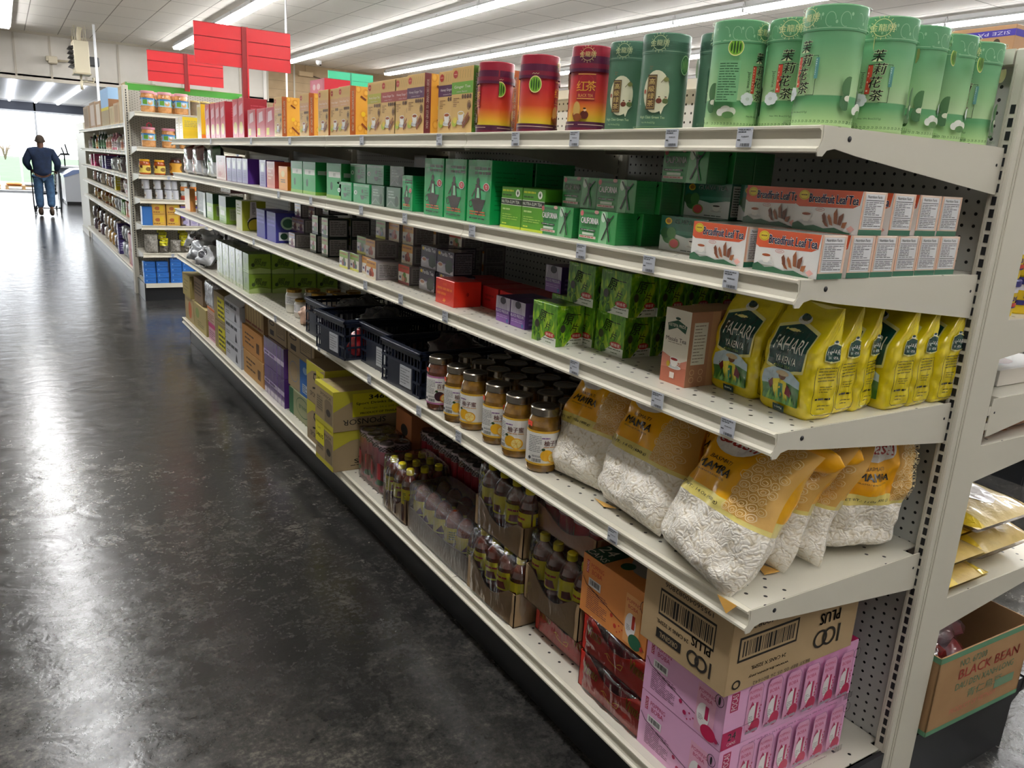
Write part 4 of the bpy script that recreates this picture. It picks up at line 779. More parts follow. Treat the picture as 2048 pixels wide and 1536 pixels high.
# snack tubs of the end cap
puff = noisy('orange_puffs', 'b8743a', 'e0a868', 28, .25, .5, 30, coat=1.)
def tub(key, r, h, body, lidc, lab, ops, lz, neck=.9): jar(key, r, h, body, M(lidc, .4), lab, ops, lz, False, 'snack jar', r*neck, 'snack_jar')
tb = []
for u0 in (.1, .43, .76): tb += [('r', u0-.1, .8, u0+.2, 1, '2a78b8'), ('p', [(u0-.09, .2), (u0+.03, .15), (u0+.03, .8), (u0-.09, .75)], '6aa83c'), ('e', u0+.11, .4, .07, .3, 'd8a868'), ('e', u0+.1, .55, .04, .15, 'e8ecf0')]
tub('puff', .068, .205, puff, 'e0a4ac', 'a8d0e8', tb, (.3, .66))
tub('puff2', .068, .195, puff, 'd890a0', '9cc8e4', tb, (.34, .68))
def loop(m): m.tube([(-.02, 0, .2), (-.02, 0, .225), (0, 0, .24), (.02, 0, .225), (.02, 0, .2)], .006, M('b82c48', .4)); return m
kind('gcan', 'canister', 'canister', [('canister_body', MB().lathe([(.045, 0), (.046, .003), (.046, .135)], noisy('brown_canister', '7a6650', '8c7a5c', 20, .4), 22)), ('lid', MB().lathe([(.047, .135), (.047, .147), (.044, .15), (0, .15)], M('d8c47c', .3), 22)), ('label', (lambda q: (ink(q, [('r', .05, .1, .3, .9, 'a8947c'), ('e', .17, .5, .07, .25, '6a2c30'), ('r', .55, .1, .8, .9, 'b0a08c'), ('e', .67, .5, .07, .25, '5a3a5c')], .28, .1, lambda u, v, h: cyl(.0464, .28)(u, v+.02, h), su=.01), q)[1])(MB()))])
jar('honey', .055, .15, M('a84c0c', .15, coat=1.), M('f0b420', .35), 'e8d060', [('e', .2, .5, .1, .3, '7a5a1c'), ('p', [(.3, 1), (.4, 1), (.4, .6), (.3, .7)], '5a2008'), ('e', .6, .5, .1, .3, '7a5a1c'), ('e', .88, .5, .08, .3, '5a2008')], (.12, .6), False, 'honey jar', name='honey_jar')
jar('honeyb', .06, .185, M('5a1e08', .12, coat=1.), M('4a3c38', .3, .5), 'e0a83c', [('e', .25, .5, .1, .3, '8a5a1c'), ('e', .7, .5, .1, .3, '8a5a1c')], (.14, .68), False, 'honey jar', name='honey_jar')
jar('hdark', .04, .11, M('1c1410', .12, coat=1.), M('d8c85c', .3, .5), '2c2a34', [('l', .1, .2, .9, .8, '7a7a80', 3)], (.2, .66), False, 'jar')
def can(key, r, h, col, ops, lidm=silver, name='can', cat='can', base=None):
    m = MB(); m.lathe([(r*.9, 0), (r, .006), (r, h-.008), (r*.92, h)], base or M(col, .3, coat=.4), 22)
    ink(m, ops, 2*PI*r, h, cyl(r, 2*PI*r), su=.008, gloss=.3)
    l = MB(); l.lathe([(r*.94, h-.002), (r*.96, h+.003), (r*.9, h+.004), (r*.86, h+.001), (0, h+.001)], lidm, 22, cap=False); kind(key, name, cat, [('can_body', m), ('can_lid', l)])
can('wcan', .036, .095, 'c9ccd4', [('r', .15, .1, .4, .75, 'dfe0dc'), ('e', .27, .38, .09, .14, '8a6a4c'), ('r', .65, .1, .9, .75, 'dfe0dc'), ('e', .77, .38, .09, .14, '8a6a4c')])
can('rcan', .036, .088, 'c0603c', [('r', 0, .5, 1, 1, 'c8d0cc'), ('e', .25, .62, .1, .16, '0e2a22'), ('e', .75, .62, .1, .16, '0e2a22'), ('r', 0, 0, 1, .3, 'b83c30')])
can('ocan', .036, .088, 'd8843c', [('r', 0, .5, 1, 1, 'ccd6d4'), ('e', .25, .62, .1, .16, '123428'), ('e', .75, .62, .1, .16, '123428')])
# ---- pouches and bags
def foilm(name, c1, c2, sc=18, r=.22, bump=.5, bs=26, coat=.6, m=0.): return noisy(name, c1, c2, sc, r, bump, bs, m, coat, detail=3, dist=.6)
def pillow(key, w_, h_, t_, mat, ops, name='pouch', cat='pouch', lean=0., nu=14, nv=16, back=None, seal=.06, taper=0., par='pouch', wob=.004, seed=0, gl=.25):
    rr = random.Random(seed+len(key)); ph = [rr.uniform(0, 6) for _ in range(6)]
    def T(u, v): e = min(1, max(0, v-.0)/.12)*min(1, (1-v)/max(seal*2.2, .02)); return t_/2*(max(0, 1-abs(2*u-1)**3.2))*math.sin(PI/2*min(1, e))
    def F(u, v, h=0, s=1):
        k = 1-taper*v; y = w_-w_*(.5+(u-.5)*k); wv = wob*(math.sin(9*u+ph[0]+5*v)+.6*math.sin(17*v+ph[1]+7*u))*max(0, min(1, 4*min(u, 1-u)))
        return (-(T(u, v)+h)*s-wv*s+lean*v, y, max(.0015, v*h_))
    m = MB(); m.grid(lambda u, v: F(u, v), nu, nv, mat); m.grid(lambda u, v: F(1-u, v, 0, -1), nu, nv, mat)
    gs = gsurf(lambda u, v: F(u, v), nu, nv, w_, h_); ink(m, ops, w_, h_, lambda u, v, h: gs(u, v, h+.0008), su=w_/nu, sv=h_/nv, gloss=gl, coat=.5)
    kind(key, name, cat, [(name, m)])
pillow('pch_r', .30, .215, .08, foilm('maroon_foil', '6a2c28', '8c4038'), [('r', .02, .0, .98, .5, 'd8d4d0'), ('e', .3, .3, .2, .18, 'c84a30'), ('e', .3, .12, .15, .1, 'b03830'), ('p', [(.55, 0), (.95, 0), (.9, .5), (.7, .5)], 'c8ccd4')], 'coffee_pouch')
pillow('pch_g', .30, .215, .08, foilm('green_foil', '2c5c34', '3c7a44'), [('r', .02, .0, .98, .48, 'd8dcd4'), ('e', .25, .25, .2, .2, '6a9a3c'), ('p', [(.5, 0), (.95, 0), (.9, .48), (.7, .48)], 'ccd2d8')], 'coffee_pouch')
pillow('pch_d', .12, .19, .06, foilm('dark_foil', '2c3830', '4a544c'), [('r', .1, .05, .9, .3, 'a8acb0')], 'coffee_pouch')
for k, c1, c2, o in (('bg_s', 'b8bcc0', '8c9298', []), ('bg_g', '3c6a3c', '8c3a2c', [('e', .5, .5, .3, .2, 'a8b040')]), ('bg_w', 'd8dade', 'b0b4b8', [('e', .5, .5, .2, .3, '4a4a50')]), ('bg_d', '4a3c40', '2c2828', [])):
    pillow(k, .20, .16, .09, foilm('packet_'+k, c1, c2, 20, .2, .8, 22), o, 'snack_packet', 'packet', wob=.01, seed=len(o))
pillow('bg_o', .11, .16, .06, foilm('packet_o', 'd8862c', 'e09a3c'), [('r', 0, .7, 1, 1, 'e8e4e0'), ('e', .5, .4, .3, .2, 'b86820')], 'snack_packet', 'packet')
pillow('bg_y', .06, .12, .05, foilm('packet_y', '3c3830', '6a6458', 60, .3, .6, 60), [('r', .05, .62, .95, .98, 'd0cc20'), ('l', .15, .7, .85, .86, '8a8610', 2)], 'snack_packet', 'packet')
pillow('bg_n', .12, .19, .06, foilm('packet_n', 'a8a49c', '6a6860', 60, .4, .8, 60), [], 'snack_packet', 'packet')
# gusseted tea bag
yel = noisy('yellow_tea_bag_foil', 'd9c40c', 'e3d012', 14, .2, .55, 26, coat=.8, detail=3, dist=.8)
def teabag():
    W_, D_, H_ = .135, .075, .215; rr = random.Random(4)
    def prof(v):    # width, depth factor, lean
        if v < .05: k = .86+.14*math.sqrt(v/.05); return k, k
        if v < .62: return 1.0, 1+.08*math.sin((v-.05)/.57*PI)
        q = (v-.62)/.38; return 1+.02*q, max(.09, 1-.93*q**.95)
    def crk(x, y, z): return (abs(noise.noise(Vector((x*30, y*30, z*24))))-.2)*.008+noise.noise(Vector((x*70, y*70, z*60)))*.0012
    def ring(a, v):
        kw, kd = prof(v); c, s = math.cos(a), math.sin(a); n_ = 8.; q = (abs(c)**n_+abs(s)**n_)**(-1/n_)
        x, y = D_/2*kd*c*q, W_/2*kw*s*q; z = H_*v; z += .004*math.sin(y*60) if v > .9 else 0
        e = 1+crk(c*.07, s*.09, z)*14*(1 if v > .06 else .3); return (D_/2+x*e+.05*max(0, v-.62)**1., W_/2+y*e, z)
    m = MB(); nA = 96; m.grid(lambda u, v: ring(2*PI*u, v), nA, 44, yel, wrap=True)
    m.add([ring(2*PI*i/nA, 0) for i in range(nA)], [tuple(range(nA))[::-1]], yel); m.add([ring(2*PI*i/nA, 1) for i in range(nA)], [tuple(range(nA))], yel)
    def front(u, v, h):  # u from far to near
        t = (u/W_-.5)*2*.97; p = ring(PI+math.atan2(t*1., 1.)*1., min(.99, v/H_)); kw, kd = prof(v/H_)
        a = PI+math.atan(t); p = ring(a, v/H_); return (p[0]-h-.0018, p[1], p[2])
    def side(u, v, h):
        t = (u/D_-.5)*2*.97; p = ring(1.5*PI+math.atan(t), v/H_); return (p[0], p[1]-h-.0018, p[2])
    def badge(u, v, s, a): return [('p', [(u-.42*s, v+.3*s*a), (u, v+.42*s*a), (u+.42*s, v+.3*s*a), (u+.38*s, v-.3*s*a), (u, v-.4*s*a), (u-.38*s, v-.3*s*a)], 'e8e28c'), ('p', [(u-.39*s, v+.26*s*a), (u, v+.37*s*a), (u+.39*s, v+.26*s*a), (u+.35*s, v-.26*s*a), (u, v-.35*s*a), (u-.35*s, v-.26*s*a)], '14443c'), ('t', 'FAHARI', u, v+.06*s*a, .2*s*a, 'eef0e4', {'w': .6*s}), ('t', 'YA KENYA', u, v-.17*s*a, .11*s*a, 'eef0e4', {'w': .42*s}), ('e', u, v+.43*s*a, .13*s, .07*s*a, 'e0e0cc'), ('e', u, v+.46*s*a, .09*s, .05*s*a, '1c3c34')]
    F = badge(.5, .6, .98, W_/H_)+[('t', 'BLACK TEA', .46, .435, .022, '7a9a3c', {'w': .3}), ('p', [(.12, .1), (.1, .36), (.3, .41), (.62, .41), (.85, .34), (.86, .1)], '3c7a34'), ('p', [(.11, .24), (.1, .36), (.3, .41), (.62, .41), (.85, .34), (.86, .26), (.6, .3), (.4, .26)], 'b8cfd8'), ('p', [(.6, .3), (.86, .27), (.86, .2), (.6, .22)], '4a7a48')]
    F += [('p', [(.36, .12), (.34, .3), (.46, .32), (.6, .3), (.66, .12)], 'e0d43c'), ('p', [(.46, .12), (.44, .28), (.54, .28), (.56, .12)], '1f7a4c'), ('e', .5, .35, .08, .04, '6a4028'), ('e', .5, .372, .13, .025, 'c9b48c'), ('p', [(.24, .26), (.34, .31), (.36, .25), (.28, .2)], '6a1c24'), ('p', [(.62, .29), (.72, .22), (.7, .17), (.6, .2)], '6a1c24')]
    for i in range(14): x = .14+.05*i; F.append(('p', [(x, .1), (x+.04, .17+.02*(i % 3)), (x+.07, .1)], ('5a9a34', '3c7a28', '7ab040')[i % 3]))
    F += [('p', [(.38, .015), (.38, .08), (.62, .08), (.62, .015)], '14443c'), ('t', '500g', .5, .05, .022, 'e8ecd8', {'w': .16}), ('t', 'KETEPA', .5, .86, .015, '8a7a10', {'w': .15})]
    Sd = badge(.58, .62, .66, D_/H_)+[('s', [(.12, .5), (.12, .08), (.2, .06), (.86, .06), (.86, .5)], '4a4408', .0012), ('l', .2, .36, .8, .5, '6a6210', 5, .3), ('l', .3, .26, .72, .33, '6a6210', 3, .3), ('l', .2, .19, .8, .22, '2c2808', 1, .6), ('l', .3, .1, .7, .16, '6a6210', 2, .3)]
    ink(m, F, W_, H_, front, su=.006, sv=.008, gloss=.22, coat=.8); ink(m, Sd, D_, H_, side, su=.006, sv=.008, gloss=.22, coat=.8)
    kind('fah', 'tea_bag', 'tea bag', [('tea_bag', m)])
teabag()
# puffed rice bags: own corners, soft pillow between them
def ricem():
    t, nt, b = nodes('puffed_rice_in_clear_film'); tc = N(nt, 'ShaderNodeTexCoord'); n = N(nt, 'ShaderNodeTexNoise', Scale=45., Detail=1); L(nt, tc.outputs['Object'], n.inputs['Vector'])
    va = N(nt, 'ShaderNodeVectorMath'); va.operation = 'SCALE'; L(nt, n.outputs['Color'], va.inputs[0]); va.inputs[3].default_value = .03
    vb = N(nt, 'ShaderNodeVectorMath'); vb.operation = 'ADD'; L(nt, tc.outputs['Object'], vb.inputs[0]); L(nt, va.outputs[0], vb.inputs[1])
    hs = []
    for rot in ((.4, .9, .3), (2.1, .2, 1.4)):
        mp = N(nt, 'ShaderNodeMapping'); mp.inputs['Rotation'].default_value = rot; mp.inputs['Scale'].default_value = (1, 2.3, 2.3); L(nt, vb.outputs[0], mp.inputs[0])
        v = N(nt, 'ShaderNodeTexVoronoi', Scale=52.); L(nt, mp.outputs[0], v.inputs['Vector']); hs.append(v.outputs['Distance'])
    d = math_(nt, 'MINIMUM', hs[0], hs[1])
    L(nt, ramp(nt, d, [(.0, 'fffaf0'), (.45, 'fbf4e6'), (.65, 'e6dac2'), (.85, 'b8aa8c')]), b.inputs['Base Color'])
    bp = N(nt, 'ShaderNodeBump', Strength=.9, Distance=.004); bp.invert = True; L(nt, d, bp.inputs['Height']); L(nt, bp.outputs[0], b.inputs['Normal'])
    b.inputs['Roughness'].default_value = .5; b.inputs['Coat Weight'].default_value = .7; b.inputs['Coat Roughness'].default_value = .12
    n2 = N(nt, 'ShaderNodeTexNoise', Scale=16., Detail=3, Distortion=1.4); L(nt, tc.outputs['Object'], n2.inputs['Vector']); b2 = N(nt, 'ShaderNodeBump', Strength=.8, Distance=.02); L(nt, n2.outputs[0], b2.inputs['Height']); L(nt, b2.outputs[0], b.inputs['Coat Normal']); return t
rice = ricem()
mamy = noisy('yellow_printed_film', 'f0a800', 'f6b808', 9, .32, .5, 18, coat=.4, detail=3); mams = noisy('pale_yellow_film', 'e6d470', 'ecdc84', 9, .28, .4, 18, coat=.6)
mamo = noisy('orange_gusset_film', 'dca850', 'e6b660', 9, .3, .4, 18, coat=.6)
def ricebag(label, BL, BR, TR, TL, th, seed, full=True, tip=None, flap=None):
    BL, BR, TR, TL = map(Vector, (BL, BR, TR, TL)); org = BL.copy(); rr = random.Random(seed); NU, NV = 30, 34
    nrm = (BR-BL).cross(TL-BL).normalized()
    if nrm.x > 0 or (abs(nrm.x) < .3 and nrm.y > 0): nrm = -nrm
    def P(u, v, s, h=0):
        c = BL.lerp(BR, u).lerp(TL.lerp(TR, u), v)-org
        e = (max(0, 1-abs(2*u-1)**4.))**.55*math.sin(PI/2*min(1, v/.13))*(1-max(0, (v-.55)/.45)**1.6*.82)
        nz = noise.noise(Vector((u*4+seed, v*5, s*3.)))*.018+noise.noise(Vector((u*11+seed, v*12, s)))*.006
        inset = .018*math.sin(v*PI*3+seed)*(1-abs(2*u-1))
        p = c+nrm*(s*(th/2*e+h)+nz*min(1, e*1.5))
        ed = abs(2*u-1)**6; p += (BR-BL).normalized()*(-.014*ed*math.sin(v*7+seed)*(1 if u > .5 else -1)); return tuple(p)
    m = MB()
    for s in (1, -1):
        vs = [P((i/NU if s > 0 else 1-i/NU), j/NV, s) for j in range(NV+1) for i in range(NU+1)]
        for (f0, f1, mt) in ((0, 15, rice), (15, 18, mams), (18, NV, mamy)):
            fs = []; fo = []
            for j in range(f0, f1):
                for i in range(NU):
                    uu = (i+.5)/NU if s > 0 else 1-(i+.5)/NU; q = (j*(NU+1)+i, j*(NU+1)+i+1, (j+1)*(NU+1)+i+1, (j+1)*(NU+1)+i)
                    if uu > .66: (fo if j >= 16 and s > 0 else None)
                    if s > 0 and uu > .66 and j >= 16: fo.append(q)
                    elif s > 0 and uu > .93 and j >= 13: m_r = True; fs.append(q)
                    else: fs.append(q)
            m.add(vs, fs, mt, True)
            if fo: m.add(vs, fo, mamo, True)
    root = empty('rice_bag', label, 'rice bag', tuple(org), group='clear bags of puffed rice')
    link('bag', m, root)
    q = MB(); Wd, Hd = (BR-BL).length, (TL-BL).length
    ops = [('e', .36, .93, .27, .15, 'e6e2de', 26), ('t', 'Casii', .38, .9, .1, 'a82420', {'w': .4, 'sh': .25, 'b': .02}), ('o', .2, .89, .05, .045, 'a82420', .003), ('t', 'BASMATI', .37, .735, .026, '1e1a18', {'w': .24}), ('t', 'MAMRA', .38, .675, .055, '14120f', {'w': .38, 'b': .035}), ('t', '(BASMATI PUFFED RICE)', .37, .625, .014, '3a3020', {'w': .34}), ('t', 'NET WT.: 14 Oz (400 g)', .34, .485, .027, '1a1714', {'w': .56, 'b': .01})]
    for i in range(9):
        for j in range(4):
            x, y = .69+.07*j+(.03 if i % 2 else 0), .5+.056*i
            if x > .97: continue
            ops += [('o', x, y, .034, .026, 'f0d8a0', .0013), ('o', x, y-.004, .018, .013, 'f0d8a0', .0012)]
    gs = gsurf(lambda u, v: P(u, v, 1), NU, NV, Wd, Hd); gs.sg = 1 if (Vector(P(.6, .5, 1))-Vector(P(.5, .5, 1))).cross(Vector(P(.5, .6, 1))-Vector(P(.5, .5, 1))).dot(nrm) > 0 else -1
    ink(q, ops, Wd, Hd, lambda u, v, h: gs(u, v, h+.0024), su=Wd/NU, sv=Hd/NV, gloss=.3, coat=.5)
    link('print', q, root)
    if tip:
        a, b_, c_ = [Vector(t)-org for t in tip]; q = MB(); n3 = (b_-a).cross(c_-a).normalized()*.001
        q.add([a+n3, b_+n3, c_+n3, a-n3, b_-n3, c_-n3], [(0, 1, 2), (5, 4, 3), (0, 3, 4, 1), (1, 4, 5, 2), (2, 5, 3, 0)], mamo); link('seal_corner', q, root)
    if flap:
        a, b_ = Vector(flap[0])-org, Vector(flap[1])-org; r = flap[2]; q = MB()
        def Fp(u, v): an = 2*PI*u; k = math.sin(PI*min(1, max(.02, v)))**.5; c = a.lerp(b_, v); nn = noise.noise(Vector((u*3, v*5, seed)))*.35+1; return (c.x+r*.55*k*math.cos(an)*nn, c.y, c.z+r*k*math.sin(an)*nn)
        q.grid(Fp, 20, 14, mamy, wrap=True); link('bag_fold', q, root)
    return root
# ---- crate
navy = M('10182c', .38, coat=.2)
def crate(key, w_=.30, d_=.42, h_=.165):
    m = MB(); t = .004
    m.box(0, 0, 0, d_, w_, .006, navy)
    for k in (.0, .048, .098, .138, h_-.008): 
        hh = .008 if k < .13 else .012
        m.box(-.003, -.003, k, t, w_+.003, k+hh, navy); m.box(d_-t, -.003, k, d_+.003, w_+.003, k+hh, navy); m.box(-.003, -.003, k, d_+.003, t, k+hh, navy); m.box(-.003, w_-t, k, d_+.003, w_+.003, k+hh, navy)
    m.box(-.010, -.010, h_-.012, .004, w_+.010, h_, navy, .002); m.box(d_-.004, -.010, h_-.012, d_+.010, w_+.010, h_, navy, .002); m.box(-.01, -.010, h_-.012, d_+.01, .004, h_, navy, .002); m.box(-.01, w_-.004, h_-.012, d_+.01, w_+.010, h_, navy, .002)
    n = int(w_/.024)
    for i in range(n+1):
        y = i*w_/n
        for x in (0, d_-.003): m.box(x, y-.003, 0, x+.003, y+.003, h_-.004, navy)
    n = int(d_/.024)
    for i in range(n+1):
        x = i*d_/n
        for y in (0, w_-.003): m.box(x-.003, y, 0, x+.003, y+.003, h_-.004, navy)
    m.box(-.004, .05, .0, .001, w_-.05, .1, navy)      # solid front panel
    lab = MB(); lab.box(-.006, .06, .02, -.004, .06+.085, .095, M('b9bcc0', .6)); ink(lab, [('l', .08, .1, .9, .92, '6a6c70', 6, .3)], .085, .075, lambda u, v, h: (-.006-h, .145-u, .02+v))
    kind(key, 'plastic_crate', 'crate', [('crate_body', m), ('label', lab)])
crate('crate')
def lump(name, label, cat, loc, sx, sy, sz, mat, seed, group=None, par=None):
    m = MB()
    def F(u, v):
        a, b_ = 2*PI*u, PI*(v-.5); d = Vector((math.cos(b_)*math.cos(a), math.cos(b_)*math.sin(a), math.sin(b_))); k = 1+.35*noise.noise(d*2.2+Vector((seed, 0, 0)))+.16*noise.noise(d*6+Vector((0, seed, 0)))
        return (d.x*sx*k, d.y*sy*k, max(0, sz+d.z*sz*k))
    m.grid(F, 26, 18, mat, wrap=True); return setp(link(name, m, None, loc), label, cat, group)
clearbag = noisy('crumpled_clear_plastic', '6e7072', '4c4e52', 30, .15, 1., 26, coat=1., detail=4, dist=1.5)
redpk = noisy('red_packets', 'c01c24', '7a1418', 20, .25, .6, 22, coat=.8)
# ---- bottles and packs
def bott(cap, lab, body, low=None, lz=(.075, .135), H_=.2, r=.0335):
    m = MB(); m.lathe([(r*.8, 0), (r, .006), (r, .06), (r*.94, .068), (r*.94, .14), (r, .148), (r*.82, .166), (r*.42, .184), (r*.36, .188), (r*.36, .196)], body, 18)
    c = MB(); c.lathe([(r*.46, .188), (r*.47, .206), (r*.4, .21), (0, .21)], M(cap, .35), 14)
    l = MB(); Wd = 2*PI*r*.97; ink(l, [('r', 0, 0, 1, 1, lab), ('r', .05, .2, .2, .8, '8a90b0'), ('l', .06, .25, .19, .75, '4a4e70', 5), ('p', [(.3, .1), (.45, .1), (.42, .5), (.3, .45)], '6a2010'), ('l', .55, .2, .62, .8, '4a6a20', 6), ('p', [(.7, .1), (.9, .1), (.86, .5), (.72, .45)], '7a2814'), ('l', .68, .6, .92, .8, 'a82c1c', 1)], Wd, lz[1]-lz[0], lambda u, v, h: cyl(r*.97+.0008, Wd)(u, v+lz[0], h), su=.009, gloss=.35)
    return m.mesh('bottle'), c.mesh('cap'), l.mesh('label')
BT = bott('d8c818', 'dcd018', tea)
def upb(body, lab):
    r = .036; m = MB(); m.lathe([(r*.6, 0), (r, .02), (r, .11), (r*.95, .14), (r*.7, .165), (r*.35, .178), (0, .181)], body, 18, cap=False)
    l = MB(); Wd = 2*PI*r; ink(l, [('r', 0, 0, 1, 1, lab), ('l', .1, .2, .25, .8, '5a5a90', 4), ('p', [(.35, .1), (.5, .1), (.45, .6)], '5a2010'), ('l', .6, .2, .8, .8, '6a7a20', 4)], Wd, .055, lambda u, v, h: cyl(r+.0008, Wd)(u, v+.07, h), su=.009); return m.mesh('bottle'), l.mesh('label')
UB = upb(M('6a2c14', .1, 0, 1.), 'dcd018'); PB = upb(M('a8202c', .15, 0, 1.), 'c8c0c4')
def hull(w_, d_, z0, z1, mat, seed=0, bul=.008, sh=.03):
    m = MB()
    def F(u, v):
        a = 2*PI*u; c, s = math.cos(a), math.sin(a); n_ = 9.; q = (abs(c)**n_+abs(s)**n_)**(-1/n_); k = 1 if v < .75 else 1-sh*((v-.75)/.25)**2*3
        e = 1+.02*noise.noise(Vector((c*4+seed, s*4, v*5))); return (d_/2+(d_/2+bul)*c*q*k*e, w_/2+(w_/2+bul)*s*q*k*e, z0+(z1-z0)*min(1, v/.9))if v < .9 else (d_/2+(d_/2+bul)*c*q*k*(1-(v-.9)*9.99), w_/2+(w_/2+bul)*s*q*k*(1-(v-.9)*9.99), z1+.004*math.sin(20*u))
    m.grid(F, 48, 20, mat, wrap=True); return m
def tray(w_, d_, h_, mat, dip=.5, t=.003):
    m = MB(); m.box(0, 0, 0, d_, w_, t, mat); n = 14
    def wall(L_): 
        top = [(i/n*L_, h_*(1-dip*math.sin(PI*min(1, max(0, (i/n-.12)/.76)))**1.2)) for i in range(n+1)]; return [(0, 0)]+[(L_, 0)]+top[::-1]
    m.prism(wall(w_), 0, 0, t, mat); m.prism(wall(w_), 0, d_-t, d_, mat); m.box(0, 0, 0, d_, t, h_, mat); m.box(0, w_-t, 0, d_, w_, h_, mat); return m
def pack(label, loc, w_, d_, ny, nx, th, btl, top, zt=None, filmm=None, trm=None, group=None, up=True, dip=.5, cat='bottle pack'):
    r0 = empty('bottle_pack', label, cat, loc, group=group); link('tray', tray(w_, d_, th, trm or card, dip), r0)
    for i in range(ny):
        for j in range(nx):
            b = link('bottle', btl[0], r0, ((j+.5)*d_/nx, (i+.5)*w_/ny, .004), rnd.uniform(-2, 2))
            for q in btl[1:]: link('cap' if len(btl) == 3 and q is btl[1] else 'label', q, b)
    link('shrink_film', hull(w_, d_, .004, top, filmm or film, seed=w_*99), r0); return r0
# ================================================================ PLACING: near unit
Z1, Z2, Z3, Z4, ZB = 1.6418, 1.3874, 1.1083, .7487, .2144
def run(key, lst, desc, group, where, from_='from camera end', rzj=0.):
    """lst: (x,y,z[,rz]) nearest first"""
    n = len(lst)
    for i, p in enumerate(lst):
        lab = desc+(', '+ORD[i]+' '+from_ if n > 1 else '')+(' '+where if where and len(desc.split()) < 8 else '')
        place(key, p[:3], lab, group if n > 1 else None, p[3] if len(p) > 3 else rnd.uniform(-rzj, rzj))
# --- top shelf tins
for (x, y, rz, d) in ((-.50, .058, -1.75, 'tall front one of the light green jasmine tea tins, at the shelf corner'), (-.365, .052, -1.1, 'light green jasmine tea tin beside the corner tin, its black characters facing the camera'),
        (-.262, .056, -2.15, 'light green jasmine tea tin third from the post along the shelf end'), (-.158, .062, -2.25, 'light green jasmine tea tin second from the post along the shelf end'), (-.055, .066, -1.25, 'light green jasmine tea tin right against the slotted post'),
        (-.455, .172, -1.1, 'light green jasmine tea tin just left of the tall corner tin'), (-.505, .264, 3.25, 'leftmost light green jasmine tea tin with a printed table')):
    place('jasn' if rz > 3 else 'jas', (x, y, Z1), d, 'jasmine tea tins on the top shelf', rz+(.0))
for (x, y, d) in ((-.35, .17, 'second row behind the corner tin'), (-.40, .272, 'second row behind the leftmost tin')): place('jas', (x+.03, y+.005, Z1), 'light green jasmine tea tin in the '+d, 'jasmine tea tins on the top shelf', 1.)
for (x, y, rz, d) in ((-.50, .474, -1.0, 'front dark green tea tin of the three, with a cream fan picture'), (-.48, .61, -1.05, 'dark green tea tin left of the front one, beside the red tins'), (-.43, .375, -.7, 'dark green tea tin partly behind the light green tins')): place('grn', (x, y, Z1), d, 'dark green tins on the top shelf', rz+PI*0)
for (x, y, rz, d) in ((-.50, .73, -.87, 'red black-tea tin nearest the dark green tins, gold characters in front'), (-.50, .957, .8, 'red black-tea tin turned to show its green oval mark'), (-.41, .86, .5, 'red black-tea tin standing behind between two others'), (-.42, 1.07, -1.9, 'red black-tea tin half hidden behind the turned one'), (-.50, 1.18, -1.95, 'red black-tea tin beside the ginger tea boxes')): place('red', (x, y, Z1), d, 'red tins on the top shelf', rz)
jar('ylid', .05, .2, M('d8d0b8', .3), M('e8d818', .4), None, [], sticker=False, name='canister', cat='canister')
place('ylid', (-.24, 1.10, Z1), 'canister with a yellow lid behind the red tins, left one', 'yellow-lidded canisters'); place('ylid', (-.28, .95, Z1), 'canister with a yellow lid behind the red tins, right one', 'yellow-lidded canisters')
# --- top shelf boxes
for k, y, x, d in (('gi_g', 1.242, -.54, 'tan ginger tea box with a green band beside the red tins'), ('gi_p', 1.372, -.52, 'ginger tea box with brown side tucked left of the green-banded one'), ('gi_p', 1.555, -.545, 'large-looking front ginger tea box with a purple band'), ('gi_r', 1.69, -.53, 'ginger tea box with dull red band, right one of two'), ('gi_r', 1.815, -.53, 'ginger tea box with dull red band, left one of two'), ('gi_y', 1.945, -.53, 'ginger tea box with a yellow green band'), ('gi_o', 2.234, -.54, 'orange-sided ginger tea box, nearest of four with pale bands'), ('gi_o', 2.36, -.53, 'ginger tea box with a pale band, second of four with pale bands'), ('gi_o', 2.50, -.535, 'ginger tea box with brown strip, third of four with pale bands'), ('gi_o', 2.775, -.53, 'orange-sided ginger tea box below the lying pink carton'), ('gi_o', 3.157, -.54, 'farthest tall ginger tea box with orange side, next to the red boxes')):
    place(k, (x, y, Z1), d, 'ginger tea boxes on the top shelf')
for i, (x, y) in enumerate(((-.42, 1.56), (-.42, 1.70), (-.42, 1.83), (-.42, 2.25), (-.42, 2.4), (-.41, 1.24), (-.42, 1.96))): place('gi_p' if i < 1 else 'gi_o', (x, y, Z1), 'ginger tea box in the second row, %s from camera end' % ORD[(5, 4, 3, 2, 1, 6, 0)[i]] if i != 6 else 'ginger tea box in the second row, behind the yellow green banded one', 'second-row ginger boxes on the top shelf')
place('gi_o', (-.41, 2.80, Z1), 'ginger tea box standing under the pink carton in the second row'); place('pinkc', (-.47, 2.74, Z1+.188), 'pink and red carton lying on top of the ginger tea boxes')
for i, (y, k) in enumerate(((3.285, 'reds'), (3.46, 'reds'), (3.65, 'reds'))): place(k, (-.54, y, Z1), 'low red tea box with yellow mark, %s of three from the ginger boxes' % ('first', 'second', 'third')[i], 'low red tea boxes')
place('reddark', (-.38, 3.42, Z1), 'dark red tea box rising behind the low red ones, right'); place('reddark', (-.38, 3.68, Z1), 'dark red tea box rising behind the low red ones, left')
for i, y in enumerate((3.9, 4.035, 4.36, 4.5, 4.64, 4.80)): place('redt', (-.54, y, Z1), 'tall red tea box with yellow oval, %s of six from the camera end' % ORD[i], 'tall red tea boxes')
place('yellow', (-.54, 5.07, Z1), 'tall yellow tea box beside the tall red ones')
